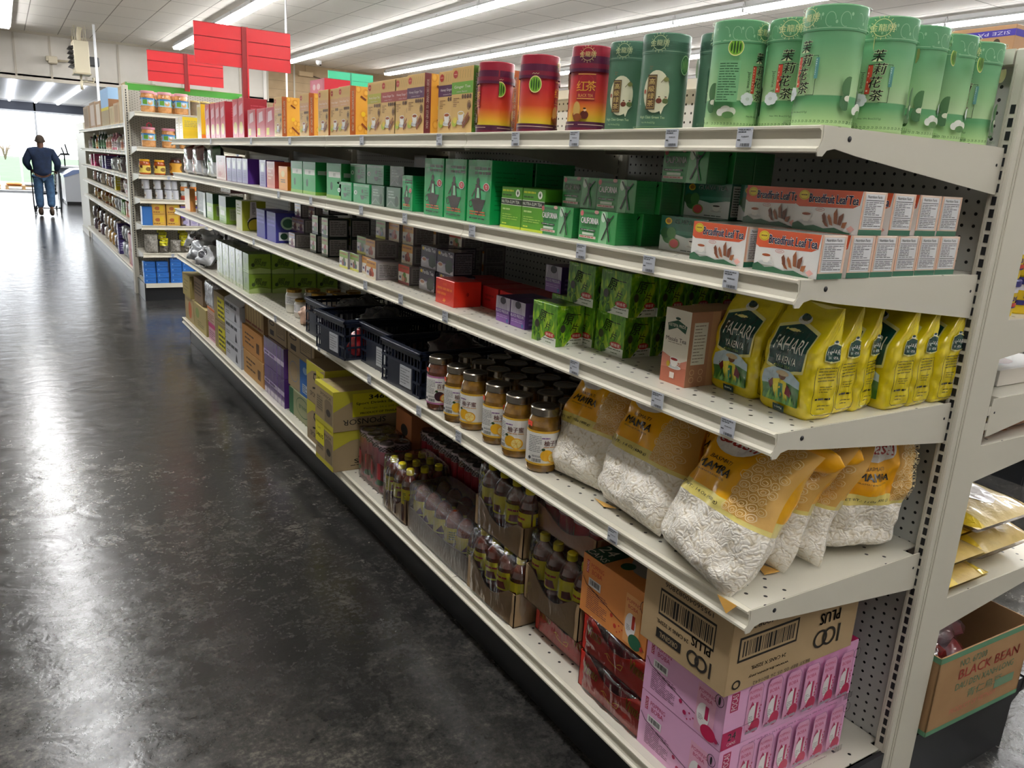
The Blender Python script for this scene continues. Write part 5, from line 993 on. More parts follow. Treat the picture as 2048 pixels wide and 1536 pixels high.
for i, y in enumerate((5.75, 5.90)): place('cream', (-.54, y, Z1), 'short cream and yellow tea box at the far end of the top shelf, %s one' % ('near', 'far')[i], 'cream tea boxes')
place('cream', (-.39, 5.60, Z1), 'short yellow tea box set back behind the cream boxes')
# --- second shelf
run('ladyb', [(-.54, 1.112, Z2), (-.54, 1.262, Z2), (-.54, 1.41, Z2)], 'big green tea box with a figure in a cup', 'big green tea boxes', 'on the second shelf')
for i, (x, y) in enumerate(((-.39, 1.112), (-.39, 1.262))): place('ladyb', (x, y, Z2), 'big green tea box in the second row, %s one' % ('near', 'far')[i], 'second-row big green boxes')
run('nutra', [(-.53, .85, Z2), (-.53, .96, Z2), (-.50, 1.068-.02+.03, Z2)][:2], 'lime green tea box with a black name band', 'lime green tea boxes', 'on the second shelf'); place('nutra', (-.44, .985, Z2), 'lime green tea box in the back, behind its two twins'); place('nutra', (-.44, .87, Z2), 'lime green tea box in the back, nearer one')
C2 = 'green tea boxes with a leaping figure'
n = 0
def cal(x, y, z, d): place('cali', (x, y, z), 'green tea box with a leaping dark figure, '+d, C2)
cal(-.53, .552, Z2, 'bottom row front right'); cal(-.53, .722, Z2, 'bottom row front left'); cal(-.50, .53, Z2+.0745, 'upper row front right'); cal(-.495, .68, Z2+.0745, 'upper row front left')
for i in range(4): cal(-.462+i*.0655, .54-i*.004, Z2, 'bottom row, %s behind the front right box' % ('one', 'two', 'three', 'four')[i]); cal(-.432+i*.0655, .52-i*.004, Z2+.0745, 'middle row, %s behind the front box' % ('one', 'two', 'three', 'four')[i])
cal(-.42, .395+.0, Z2+.1495, 'lone top box in front'); cal(-.35, .385, Z2+.1495, 'top, second behind the lone one'); cal(-.285, .385, Z2+.1495, 'top, third behind the lone one')
for i in range(2): cal(-.43+i*.0655, .69, Z2+.0745, 'upper left row, %s behind the front' % ('one', 'two')[i]); cal(-.46+i*.0655, .695, Z2, 'lower left row, %s behind the front' % ('one', 'two')[i])
# guava + breadfruit
place('guava', (-.45, .345, Z2), 'green and white guava tea box on the bottom row, left of the orange-topped boxes')
place('guava', (-.36, .375, Z2+.0765), 'guava tea box on the upper row, left one'); place('guava', (-.34, .222, Z2+.0765), 'guava tea box on the upper row, right one'); place('guava', (-.38, .375, Z2), 'guava tea box at the bottom, second deep'); place('guava', (-.315, .30, Z2), 'guava tea box at the bottom, third deep'); place('guava', (-.245, .225, Z2), 'guava tea box at the bottom, fourth deep')
BG = 'orange and white breadfruit tea boxes'
def bf(x, y, z, d): place('bread', (x, y, z), 'orange and white leaf tea box, '+d, BG)
bf(-.53, .163, Z2, 'front left, showing its whole front'); bf(-.462, .170, Z2, 'just behind the front left box')
for i in range(6): bf(-.53+i*.0745+(.01 if i else 0), -.004+.003*i, Z2, 'bottom row along the shelf end, %s from the aisle' % ORD[i].replace('nearest', 'first'))
for i, x in enumerate((-.43, -.335, -.245, -.165)): bf(x, .0+.004*i, Z2+.0765, 'upper row along the shelf end, %s from the aisle' % ORD[i].replace('nearest', 'first'))
bf(-.40, .152, Z2+.0765, 'upper row, set left of the end ones'); bf(-.30, .152, Z2, 'bottom, second row deep inside'); bf(-.22, .150, Z2, 'bottom, far inside')
# dark greens
run('sg', [(-.53, 2.05, Z2), (-.53, 2.24, Z2)], 'low bright green tea box in the lower row', 'low bright green tea boxes', 'on the second shelf'); run('sg', [(-.50, 1.985, Z2+.0745), (-.50, 2.165, Z2+.0745)], 'low bright green tea box in the upper row', 'low bright green tea boxes', 'on the second shelf')
run('dk', [(-.53, 1.76, Z2), (-.53, 1.905, Z2)], 'low dark green wrapped box in the lower row', 'low dark green boxes', 'on the second shelf'); place('dk', (-.50, 1.80, Z2+.0745), 'low dark green wrapped box alone in the upper row')
for i, (x, y) in enumerate(((-.42, 1.76), (-.42, 1.9), (-.4, 2.05))): place('dk', (x, y, Z2), 'dark green wrapped box in the second row, %s one' % ORD[i], 'second-row dark boxes')
place('lady2', (-.53, 1.66, Z2), 'narrow green tea box between dark boxes and the big green ones')
run('gtea', [(-.53, 2.42-.06, Z2), (-.53, 2.69, Z2), (-.53, 2.878, Z2)], 'green and lime tea carton with white name strip', 'green cartons with white strips', 'on the second shelf'); run('gtea', [(-.41, 2.7, Z2), (-.41, 2.89, Z2)], 'green tea carton in the second row', 'green cartons with white strips', 'on the second shelf')
place('orng', (-.535, 3.10, Z2), 'small orange tea box on the second shelf'); place('coral', (-.53, 3.34, Z2), 'coral red tea box beside the small orange one')
place('purp', (-.53, 3.51, Z2), 'purple tea box standing apart beside the coral one'); run('purp', [(-.53, 3.89+.131*i, Z2) for i in range(4)], 'purple and grey tea box', 'purple tea boxes', 'of the row of four')
place('pinkb', (-.53, 4.43, Z2), 'pale pink tea box with a ring mark beside the purple ones')
place('pch_g', (-.50, 4.70, Z2), 'green and white coffee pouch on the second shelf'); place('pch_d', (-.49, 5.07, Z2), 'narrow dark grey pouch beside the green one'); place('pch_r', (-.50, 5.21, Z2), 'maroon and white pouch, right one of two'); place('pch_r', (-.50, 5.55, Z2), 'maroon and white pouch, left one of two')
slim('navyb', .3, .12, .13, '141c38', '10162c', '18203c'); slim('brnb', .12, .1, .2, '5a4a34', '3c3424', '6a5840')
for i, (k, x, y, z) in enumerate((('navyb', -.2, 3.3, Z2), ('navyb', -.2, 3.7, Z2), ('navyb', -.2, 2.95, Z2), ('brnb', -.22, 2.2, Z2), ('navyb', -.2, 1.95, Z2), ('navyb', -.28, 4.55, Z2), ('navyb', -.25, 4.15, Z2))): place(k, (x, y, z), 'dark box deep in shade at the back of the second shelf, %s' % ORD[i], 'dark boxes at the back of the second shelf')
# --- third shelf
TX = [(-.545, .735, 0, 'lone front box turned to show two sides'), (-.455, .575, 0, 'bottom row front right of the double stack'), (-.455, .70, 0, 'bottom row second, half hidden by the lone box'), (-.47, .55, .107, 'upper row front right'), (-.47, .69, .107, 'upper row front left, highest beside the dark gap')]
for x, y, z, d in TX: place('yuan', (x, y, Z3+z), 'leaf-green tea box with brushed black characters, '+d, 'leaf-green tea boxes')
for i in range(4):
    place('yuan', (-.368+i*.088, .572, Z3), 'leaf-green tea box of the bottom row, %s behind the front' % ('one', 'two', 'three', 'four')[i], 'leaf-green tea boxes'); place('yuan', (-.382+i*.088, .545, Z3+.107), 'leaf-green tea box of the upper row, %s behind the front' % ('one', 'two', 'three', 'four')[i], 'leaf-green tea boxes')
run('bp', [(-.50, .955, Z3), (-.50, 1.038, Z3)], 'purple and lilac tea box with white name', 'purple tea boxes of the third shelf', 'on the third shelf'); place('bp', (-.42, .905, Z3+.107), 'purple tea box standing on top in the shade behind the leaf-green ones'); place('yuan', (-.42, .83, Z3), 'leaf-green tea box under the purple one in the back')
place('redbx', (-.53, 1.33, Z3), 'bright red tea box with orange lines in front on the third shelf')
for i, y in enumerate((1.13, 1.24, 1.35, 1.46)): place('redlow', (-.42, y, Z3), 'low dull red box in the row behind, %s from the camera end' % ORD[i], 'low dull red boxes')
for i, y in enumerate((.95, 1.06)): place('redlow', (-.365, y, Z3), 'low dull red box behind the purple boxes, %s one' % ('right', 'left')[i], 'low dull red boxes')
place('peri', (-.455, 1.62, Z3), 'purple and grey leaf tea box, lower row left'); place('peri', (-.45, 1.47, Z3), 'purple and grey leaf tea box, lower row right, behind the red box'); place('peri', (-.45, 1.49, Z3+.0785), 'purple and grey leaf tea box, upper row right'); place('peri', (-.44, 1.64, Z3+.0785), 'purple and grey leaf tea box, upper row left'); place('peri', (-.36, 1.63, Z3+.0785), 'purple and grey leaf tea box, upper row second deep')
place('fr_r', (-.47, 1.80, Z3), 'red-framed fruit tea box beside the purple grey ones'); place('fr_r', (-.36, 1.80, Z3), 'red-framed fruit tea box in the second row')
place('fr_o', (-.538, 1.955, Z3), 'front orange fruit tea box turned with its long side out')
k = 0
for (key, x, y, lv, d) in (('fr_o', -.51, 2.07, 0, 'orange fruit tea box, second from the front one'), ('fr_g', -.52, 2.18, 0, 'green and yellow fruit tea box, bottom left'), ('fr_g', -.53, 2.28, 0, 'green and yellow fruit tea box, far bottom left'), ('fr_o', -.50, 2.06, 1, 'orange fruit tea box on the middle level, left'), ('fr_g', -.49, 2.18, 1, 'green fruit tea box on the middle level'),
        ('fr_o', -.44, 1.84, 1, 'orange fruit tea box on the middle level, right'), ('fr_o', -.42, 1.88, 2, 'orange fruit tea box on the top level, right'), ('fr_o', -.43, 1.99, 2, 'orange fruit tea box on the top level, middle'), ('fr_g', -.44, 2.10, 2, 'pale fruit tea box on the top level, left'), ('fr_r', -.32, 1.68, 2, 'dim red fruit tea box on the top level, right end')):
    place(key, (x, y, Z3+lv*.0705), d, 'fruit tea boxes of the third shelf')
for lv in (0, 1, 2):
    for j in range(3): place('fr_o', (-.335+j*.102, 1.86-.01*j, Z3+lv*.0705), 'grey-backed fruit tea box seen edge on, level %s, %s behind the front' % (('one', 'two', 'three')[lv], ('one', 'two', 'three')[j]), 'fruit tea boxes of the third shelf')
for i, (x, y, lv) in enumerate(((-.47, 2.70, 0), (-.47, 2.87, 0), (-.47, 2.70, 1), (-.46, 2.87, 1), (-.36, 2.70, 0), (-.36, 2.70, 1), (-.38, 2.95, 2))): place('fr_k', (x, y, Z3+lv*.0885), 'dark-edged fruit tea box beside the lilac ones, %s of the stack' % ORD[i].replace('nearest', 'first'), 'dark-edged fruit tea boxes')
for i, (x, y, lv) in enumerate(((-.50, 3.11, 0), (-.45, 3.22, 1), (-.45, 3.12, 1), (-.44, 3.2, 2), (-.4, 3.1, 2), (-.36, 3.0, 0), (-.36, 3.0, 1))): place('fr_p', (x, y, Z3+lv*.0705), 'mauve fruit tea box in the dim stack, %s' % ORD[i].replace('nearest', 'first'), 'mauve fruit tea boxes')
place('lilac', (-.53, 3.34, Z3), 'indigo tea box with a green oval, right one of the pair'); place('lilac', (-.53, 3.55, Z3), 'indigo tea box with a green oval, left one of the pair'); place('lilac', (-.39, 3.40, Z3), 'indigo tea box in the second row')
place('pour', (-.53, 4.05, Z3), 'olive and white carton showing a pan, on the third shelf'); place('lime', (-.52, 4.56-.05, Z3), 'lime green tea tin box with dark green top, right one'); place('lime', (-.53, 4.85, Z3), 'lime green tea tin box with dark green top, left one')
place('wht', (-.53, 5.09, Z3), 'narrow white tea box beside the lime green ones'); place('dkg', (-.50, 5.25, Z3), 'dark green tea carton near the far end'); place('or_s', (-.53, 5.66, Z3), 'thin orange box at the far end of the third shelf')
slim('pnkl', .3, .12, .07, 'cf9a9c', 'c0888c', 'd8a8a8', extra=[('o', .3, .5, .16, .3, 'a83048', .005), ('o', .75, .5, .16, .3, 'a83048', .005)]); place('pnkl', (-.40, 4.9, Z3+.18), 'low pink box lying on top at the back of the third shelf')
place('keter', (-.505, .305, Z3), 'cream and brown masala tea box, nearer the aisle'); place('keter', (-.42, .315, Z3), 'cream and brown masala tea box right behind the first'); place('keter', (-.345, .30, Z3), 'cream and brown masala tea box, third deep')
FG = 'yellow foil bags of tea'
for x, y, rz, d in ((-.456, .028, -.12, 'front one at the shelf corner showing its picture'), (-.436, .175, -.06, 'left one beside the brown boxes'), (-.372, .035, .05, 'second along the shelf end'), (-.302, .028, .22, 'third along the shelf end, turned to show its badge'), (-.228, .012, -.04, 'fourth along the shelf end'), (-.150, .010, .03, 'fifth along the shelf end'), (-.075+.012, .008, -.02, 'last along the shelf end against the post'),
        (-.34, .19, .05, 'second row, first'), (-.25, .185, -.05, 'second row, second'), (-.16, .18, .02, 'second row, third')): place('fah', (x, y, Z3), 'yellow foil tea bag, '+d, FG, rz)
# --- fourth shelf
YG = 'honey jars with orange price stickers'
for i, (x, y) in enumerate(((-.516, .803), (-.52, .927), (-.516, 1.049), (-.516, 1.192), (-.525, 1.284))): place('yuzu', (x, y, Z4), 'amber citron honey jar in the front row, %s from the rice bags' % ORD[i].replace('nearest', 'first'), YG, (-.05, -.75, -.3, -.95, -.25)[i])
place('passion', (-.522, 1.42, Z4), 'dark jar with a pink-edged fruit label at the left end of the front row', None, -.2)
for j in range(1, 5):
    for i in range(7):
        x, y = -.516+j*.094+rnd.uniform(-.004, .004), .765+i*.098+(.05 if j % 2 else 0)+rnd.uniform(-.005, .005)
        if y > 1.45 and j < 3: continue
        place('yuzub', (x, y, Z4), 'amber honey jar, row %s deep, %s from the rice bags' % (('two', 'three', 'four', 'five')[j-1], ORD[i].replace('nearest', 'first')), 'honey jars behind the front row', rnd.uniform(0, 6))
WJ = 'white paste jars with gold lids'
for i, (k, x, y) in enumerate((('white', -.455, 3.28), ('white2', -.46, 3.13), ('white', -.36, 3.26), ('white', -.37, 3.13), ('white', -.36, 3.0), ('white', -.26, 3.22), ('white', -.27, 3.09), ('white', -.27, 2.95), ('white', -.17, 3.16), ('white', -.17, 3.0), ('white2', -.36, 2.87))): place(k, (x, y, Z4), 'white jar with gold lid beside the navy crates, %s counted from the aisle' % ORD[i].replace('nearest', 'first'), WJ, rnd.uniform(-1, 1))
for i, (x, y, rz) in enumerate(((-.541, 1.535, .05), (-.514, 1.83, .03), (-.588, 2.155, .06), (-.545, 2.47, .02))): place('crate', (x, y, Z4), 'navy plastic crate, %s from the camera end' % ORD[i], 'navy crates on the fourth shelf', rz)
lump('plastic_bag', 'crumpled clear plastic bag heaped in the second farthest navy crate', 'bag', (-.36, 2.31, Z4+.012), .12, .085, .085, clearbag, 3); lump('plastic_bag', 'crumpled clear plastic bag in the farthest navy crate', 'bag', (-.33, 2.62, Z4+.012), .13, .085, .085, clearbag, 8)
lump('plastic_bag', 'crumpled reddish plastic bag in the crate beside the honey jars', 'bag', (-.32, 1.69, Z4+.012), .12, .085, .085, noisy('smoky_plastic', '5a4444', '3a3436', 20, .15, 1., 24, coat=1.), 5)
lump('red_packet', 'red packets inside the second farthest crate, seen through its side', 'packet', (-.50, 2.195, Z4+.008), .055, .022, .055, redpk, 6); lump('brown_packet', 'brown packet lying in the second crate', 'packet', (-.30, 1.98, Z4+.008), .12, .08, .04, noisy('brown_packet', '5a4030', '3a2a20', 20, .4, .6), 9)
lump('garlic_bag', 'small net bag of pale garlic in front of the farthest crate', 'bag', (-.50, 2.93, Z4), .035, .05, .045, noisy('garlic', 'd8b8a0', 'b08878', 40, .5, .7, 40), 4)
for i in range(4):
    for lv in range(2): place('tieg', (-.53 if i < 1 else -.53+i*.135, 3.93-.012*i, Z4+lv*.118), 'lime green tea carton, %s row, %s from the aisle' % (('bottom', 'upper')[lv], ORD[i].replace('nearest', 'first')), 'lime green tea cartons', scale=(1.3, 1.0, 1.16))
bx('tiegw', 'tea_pack', 'tea pack', .17, .12, .235, '8fa070', [('r', .03, .02+.33*k, .97, .31+.33*k, ('86a24c', '7a9a44', '94aa5c')[k]) for k in range(3)]+[('e', .5, .17+.33*k, .14, .08, 'b4c088') for k in range(3)]+[('r', .47, 0, .5, 1, 'b8c498')], [('r', .05, .05, .95, .95, '7a9a3c')], gloss=.2, coat=1.)  # pale upright streak: highlight of the wrapping film, painted into the front
for i in range(4):
    place('tiegw', (-.53, 4.08+i*.18, Z4), 'film-wrapped pale green tea pack, %s from the camera end' % ORD[i], 'film-wrapped green tea packs')
for i in range(3): place('tiegw', (-.39+.13*i, 4.05+i*.02, Z4), 'film-wrapped green tea pack deeper on the shelf, %s' % ORD[i].replace('nearest', 'first'), 'film-wrapped green tea packs')
rr = random.Random(12); BGS = ['bg_s', 'bg_w', 'bg_g', 'bg_s', 'bg_d', 'bg_w', 'bg_s', 'bg_w', 'bg_d', 'bg_s', 'bg_o', 'bg_w', 'bg_s', 'bg_d', 'bg_w', 'bg_s']
CN = {'bg_s': 'silver', 'bg_w': 'white', 'bg_g': 'green and red', 'bg_d': 'dark', 'bg_o': 'orange'}
for i, k in enumerate(BGS):
    lv = i//6; y = 4.86+(i % 6)*.15+.02*lv; x = -.50+.06*lv+rr.uniform(-.03, .03)
    place(k, (x, y, Z4+.03+lv*.09), 'crumpled %s foil packet in the far heap, %s' % (CN[k], ORD[i].replace('nearest', 'first')), 'foil packets heaped on the fourth shelf', rot=(rr.uniform(-.3, .3), rr.uniform(.5, 1.1), rr.uniform(-.5, .5)))
RB = ricebag
RB('bag of puffed rice with yellow print beside the honey jars', (-.50, .775, .756), (-.475, .575, .756), (-.375, .565, 1.045), (-.385, .80, 1.04), .10, 1, tip=((-.502, .785, .753), (-.497, .80, .753), (-.49, .765, .756)))
RB('middle leaning bag of puffed rice with its print uncovered', (-.50, .555, .762), (-.52, .30, .756), (-.36, .325, 1.04), (-.39, .575, 1.05), .11, 2, tip=((-.515, .56, .753), (-.525, .51, .752), (-.51, .48, .757)))
RB('largest front bag of puffed rice hanging over the shelf edge', (-.52, .30, .76), (-.568, .055, .742), (-.40, .015, 1.035), (-.42, .25, 1.045), .12, 3, tip=((-.578, .075, .748), (-.580, .045, .722), (-.572, .028, .746)), flap=((-.44, .17, 1.035), (-.345, .0, 1.01), .035))
RB('bag of puffed rice right behind the largest one', (-.40, .31, .757), (-.395, .075, .756), (-.30, .02, 1.04), (-.33, .25, 1.04), .09, 4, tip=((-.41, .13, .753), (-.43, .085, .752), (-.39, .075, .756)), flap=((-.34, .12, 1.03), (-.27, .01, 1.01), .03))
RB('narrow bag of puffed rice squeezed between two others', (-.31, .30, .757), (-.30, .06, .756), (-.22, .03, 1.03), (-.24, .25, 1.03), .08, 5)
RB('bag of puffed rice nearest the post with bulging lower corner', (-.245, .13, .757), (-.045, .062, .757), (-.03, .05, 1.03), (-.20, .10, 1.035), .10, 6)
RB('bag of puffed rice in the gap behind the middle and front bags', (-.41, .44, .757), (-.40, .24, .756), (-.31, .22, 1.04), (-.33, .43, 1.04), .09, 7)
# ================================================================ base shelf cartons
CT = 'cartons on the base shelf'
def carton(label, x, y, z, w_, d_, h_, col, F=(), Sd=(), T=(), rz=0, group=None, gloss=.7, coat=0., name='carton', cat='carton', key=None):
    bx('c', name, cat, w_, d_, h_, col, F, Sd, T, gloss=gloss, coat=coat, c=.002); return place('c', (x, y, z), label, group, rz)
KR = 'b39a74'
can6 = []
def pocks(n, row, key, bgc, dk, wh):
    """printed milk-tea cans along the long side"""
    o = [('r', 0, .0, 1, 1, bgc), ('r', .03, .62, .085, .93, dk), ('t', 'POCAS', .057, .775, .04, 'f4e8ee', {'rot': 90, 'w': .26}), ('p', [(0, 0), (.14, 0), (.14, .27), (.12, .3), (0, .3)], dk), ('t', '24', .07, .19, .12, 'f8eef2', {'b': .02}), ('t', 'CANS', .07, .07, .05, 'f8eef2')]
    for i in range(6):
        u = .2+i*.135
        o += [('p', [(u-.05, .16), (u-.05, .86), (u-.035, .93), (u+.04, .93), (u+.055, .86), (u+.055, .16)], 'e8a8cc' if bgc != 'e9a05c' else 'f0d0a8'), ('s', [(u-.05, .2), (u-.05, .86), (u-.035, .93), (u+.04, .93), (u+.055, .86), (u+.055, .2)], 'b070a0', .0012), ('t', 'POPPING', u, .83, .05, 'c83868', {'w': .085}), ('t', 'BOBA', u, .73, .06, 'c83868', {'w': .07}),
              ('e', u+.005, .42, .035, .2, wh), ('p', [(u+.0, .2), (u-.03, .55), (u-.015, .66), (u+.0, .6)], dk), ('e', u-.004, .42, .03, .17, wh), ('e', u+.025, .22, .035, .12, 'c01c50'), ('r', u+.012, .34, u+.028, .62, dk), ('l', u-.028, .3, u+.012, .42, '6a6a6c', 4, .3), ('p', [(u-.04, .12), (u+.05, .12), (u+.045, .17), (u-.035, .17)], 'a898a8')]
        for k in range(6): o.append(('e', u+.04+.008*(k % 2), .3+.05*k, .005, .018, dk))
        for k in range(4): o.append(('e', u-.03+.012*k, .18+.03*(k % 2), .005, .018, dk))
    o += [('t', 'NET WT. 24 x 16.5 fl. oz. (396 fl. oz.) / 24 x 490 mL (11760mL)', .5, .045, .035, '6a2048', {'w': .68}), ('o', .945, .86, .03, .09, '4a3048', .0012), ('b', .9, .02, .97, .13, '3a3a3c'), ('s', [(.02, .42), (.2, .42)], '4a2038', .001)]
    return o
def pockf(bgc, dk, wh='f4f0f0', best=False):
    o = [('r', 0, 0, 1, 1, bgc), ('r', .06, .7, .1, .92, dk), ('t', 'POCAS', .08, .81, .03, 'f6e8ee', {'rot': 90, 'w': .18}), ('t', 'POPPING', .23, .86, .075, dk, {'w': .2}), ('t', 'BOBA', .23, .76, .08, dk, {'w': .16}), ('r', .11, .5, .3, .64, 'eceaea'), ('b', .13, .53, .28, .62, '2a2a2e'), ('l', .1, .1, .42, .46, '5a3048', 11, .3), ('s', [(.02, .6), (.08, .5), (.5, .34), (.88, .22), (.98, .1)], '3a2430', .0018)]
    o += [('p', [(.68, .05), (.68, .84), (.9, .84), (.9, .05)], 'eab0cc' if bgc != 'e8954e' else 'f0b070'), ('t', 'POPPING', .79, .74, .06, dk, {'w': .19}), ('t', 'BOBA', .79, .65, .06, dk, {'w': .14}), ('e', .77, .36, .075, .2, wh), ('r', .79, .32, .83, .54, dk), ('e', .85, .14, .09, .12, 'c01c50' if bgc != 'e8954e' else '2c6a4c'), ('l', .72, .26, .79, .36, '6a6a6c', 4, .3), ('o', .93, .78, .05, .1, '3a2430', .0015), ('e', .93, .78, .012, .07, '1a1418')]
    for x, y, r in ((.5, .3, .02), (.56, .17, .022), (.62, .22, .01), (.64, .14, .008), (.67, .19, .009), (.6, .1, .009), (.95, .12, .022)): o.append(('e', x, y, r, r*1.7, dk))
    return o+([('t', 'BEST BEFORE DEC/27/2025  02B00 8 LOT# 24283', .45, .965, .035, '5a3a50', {'w': .84})] if best else [])
pk = 'f0b4de'
for i, z in enumerate((ZB, ZB+.15)):
    carton('pink 24-can drink carton, %s of the two stacked at the corner' % ('lower', 'upper')[i], -.52, .06, z, .25, .44, .148, 'eab2da', pockf('eab2da', 'b81e58', best=i == 1), pocks(6, 0, 'p', pk, 'b81e58', 'f2eeee'),
           T=[('r', .78, .86, 1, 1, 'b81e58'), ('t', '24', .9, .93, .06, 'f6eaf0', {'rot': 90}), ('o', .1, .08, .07, .05, '6a3050', .0012)], group='pink drink cartons', gloss=.35, coat=.3)
bar = lambda a, b, c, d: [('r', a, b, c, d, '1e1a16'), ('r', a+.012, b+.03, c-.012, d-.03, KR), ('b', a+.03, b+.06, c-.03, d-.06, '1e1a16')]
hun = lambda u, v, s, a: [('o', u+.0*s, v, .1*s*a, .1*s, '26201a', .006), ('o', u+.13*s*a, v, .1*s*a, .1*s, '26201a', .006), ('r', u+.26*s*a, v-.1*s, u+.29*s*a, v+.1*s, '26201a'), ('t', 'PLUS', u+.1*s*a, v+.22*s, .12*s, '26201a', {'rot': 180, 'w': .3*s*a, 'b': .03})]
carton('brown 24-can carton printed upside down, on top of the pink ones', -.545, .05, ZB+.298, .265, .42, .185, KR,
       bar(.2, .45, .84, .8)+[('t', '19556040082806', .52, .88, .06, '26201a', {'rot': 180, 'w': .55}), ('t', '24 CANS X 325ML', .38, .36, .05, '26201a', {'rot': 180, 'w': .38, 'b': .02}), ('r', .2, .14, .5, .27, '16120e'), ('t', 'ORIGINAL', .35, .2, .07, KR, {'rot': 180, 'w': .22})]+hun(.64, .2, 1.0, .185/.265),
       bar(.06, .4, .5, .72)+[('t', '1955604008280', .28, .82, .06, '26201a', {'rot': 180, 'w': .4}), ('t', '24 CANS X 325ML', .3, .27, .05, '26201a', {'rot': 180, 'w': .26, 'b': .02}), ('t', 'www.fn.com.my', .31, .16, .05, '26201a', {'rot': 180, 'w': .3, 'b': .02}), ('t', 'BEST BEF 05 05 26 B01642', .42, .05, .045, '4a4038', {'rot': 180, 'w': .44}), ('o', .075, .12, .03, .06, '26201a', .004), ('r', .74, .84, .96, .98, '1c2430'), ('t', 'ORIGINAL', .86, .9, .07, KR, {'rot': 180, 'w': .12})]+hun(.7, .3, 1.25, .185/.42))
carton('orange 24-can drink carton on two low red trays', -.51, .325, ZB+.212, .262, .42, .165, 'e8954e', pockf('e8954e', 'c83c2c'), [('r', 0, 0, 1, 1, 'cf7a34')], [('r', 0, 0, .3, .22, '1f5a3c'), ('t', '24', .12, .14, .09, 'f2ecd8'), ('t', 'CANS', .14, .04, .05, 'f2ecd8'), ('e', .62, .4, .34, .3, 'a8a49c'), ('e', .45, .12, .07, .05, '1f5a3c'), ('r', .0, .7, 1, 1, 'c06a34')], gloss=.35, coat=.3)
# red can trays
def vtray(label, x, y, z, w_=.27, h_=.104):
    r0 = empty('can_tray', label, 'can tray', (x, y, z), group='red can trays'); rm = M('c22a1e', .35, 0, .3)
    m = MB(); m.box(0, 0, 0, .4, w_, .003, rm); n = 14; top = [(i/n*w_, h_*(.98-.42*math.sin(PI*min(1, max(0, (i/n-.15)/.7))))) for i in range(n+1)]
    m.prism([(0, 0), (w_, 0)]+top[::-1], 0, 0, .003, rm); m.box(0, 0, 0, .4, .003, h_, M('9c2a2a', .4)); m.box(0, w_-.003, 0, .4, w_, h_, rm)
    ink(m, [('t', 'Vimto', .18, .62, .3, 'd8a828', {'w': .22, 'ol': 'b01810', 'sh': .15, 'b': .02}), ('t', 'Vimto', .82, .62, .3, 'd8a828', {'w': .22, 'ol': 'b01810', 'sh': .15, 'b': .02}), ('s', [(.38, .4), (.42, .28), (.5, .24), (.6, .26), (.62, .4), (.58, .38), (.54, .32)], 'e8b030', .002), ('s', [(.36, .36), (.4, .42), (.44, .36)], 'e8b030', .002)], w_, h_, lambda u, v, h: (-h, w_-u, v), gloss=.3)
    link('tray', m, r0); cm = MB(); cm.lathe([(.028, 0), (.031, .006), (.031, h_-.012), (.027, h_-.004)], M('6a1420', .25, 0, .5), 16); cm.lathe([(.0285, h_-.005), (.028, h_-.002), (.026, h_-.006), (0, h_-.006)], M('5a5c60', .3, .9), 16, cap=False); cm = cm.mesh('can')
    for i in range(4):
        for j in range(4): link('can', cm, r0, (.036+j*.064, .035+i*.066, .003))
    link('shrink_film', hull(w_, .4, .003, h_, film, seed=z*50, sh=.02), r0)
vtray('red shrink-wrapped can tray, lower of the two under the orange carton', -.515, .29, ZB); vtray('red shrink-wrapped can tray, upper of the two under the orange carton', -.51, .295, ZB+.106)
vtray('red shrink-wrapped can tray under the bottle trays, left of the pair', -.47, .57, ZB)
BP = 'shrink-wrapped bottle packs'
pack('yellow-capped tea bottle tray standing on the base shelf beside the red cans', (-.535, .862, ZB), .29, .40, 4, 5, .11, BT, .213, group=BP)
pack('yellow-capped tea bottle tray on a red can tray, right of centre', (-.51, .585, ZB+.106), .27, .40, 4, 5, .11, BT, .213, group=BP)
pack('yellow-capped tea bottle tray stacked highest, on the lower one', (-.51, .875, ZB+.215), .29, .40, 4, 5, .10, BT, .213, group=BP)
pack('pink bottle tray squeezed under the shelf above the right tea bottles', (-.46, .60, ZB+.318), .29, .38, 4, 4, .07, PB, .185, filmm=filmp, group=BP)
pack('long pack of upturned brown bottles in striped film', (-.53, 1.13, ZB), .50, .17, 6, 2, .09, UB, .186, filmm=filmg, trm=cardg, group=BP, dip=.15)
pack('small yellow-capped bottle tray at the front of the base shelf', (-.53, 1.645, ZB), .225, .18, 3, 3, .10, BT, .213, group=BP)
def cpack(label, loc, ny, nx, r, h, cm, lm, fm, tiers=1, group=None):
    r0 = empty('can_pack', label, 'can pack', loc, group=group)
    for t_ in range(tiers):
        for i in range(ny):
            for j in range(nx):
                if j > 1 and t_ < tiers-1: continue
                b = link('can', cm, r0, ((j+.5)*2.05*r, (i+.5)*2.05*r, .002+t_*(h+.002)), rnd.uniform(-.6, .6)); link('can_lid', lm, b)
    link('shrink_film', hull(ny*2.05*r, nx*2.05*r, .001, tiers*(h+.002)+.004, fm, seed=h*9, bul=.005, sh=.01), r0)
def canm(r, h, base, ops, lid):
    m = MB(); m.lathe([(r*.86, 0), (r, .008), (r, h-.014), (r*.88, h-.002)], base, 18); ink(m, ops, 2*PI*r, h, cyl(r, 2*PI*r), su=.008, gloss=.3)
    l = MB(); l.lathe([(r*.9, h-.004), (r*.91, h+.002), (r*.85, h+.002), (r*.8, h-.001), (0, h-.001)], lid, 18, cap=False); l.tube([(-.008, 0, h+.0005), (.004, -.006, h+.0015), (.004, .006, h+.0015), (-.008, 0, h+.0005)], .0012, silver, 5); return m.mesh('can'), l.mesh('can_lid')
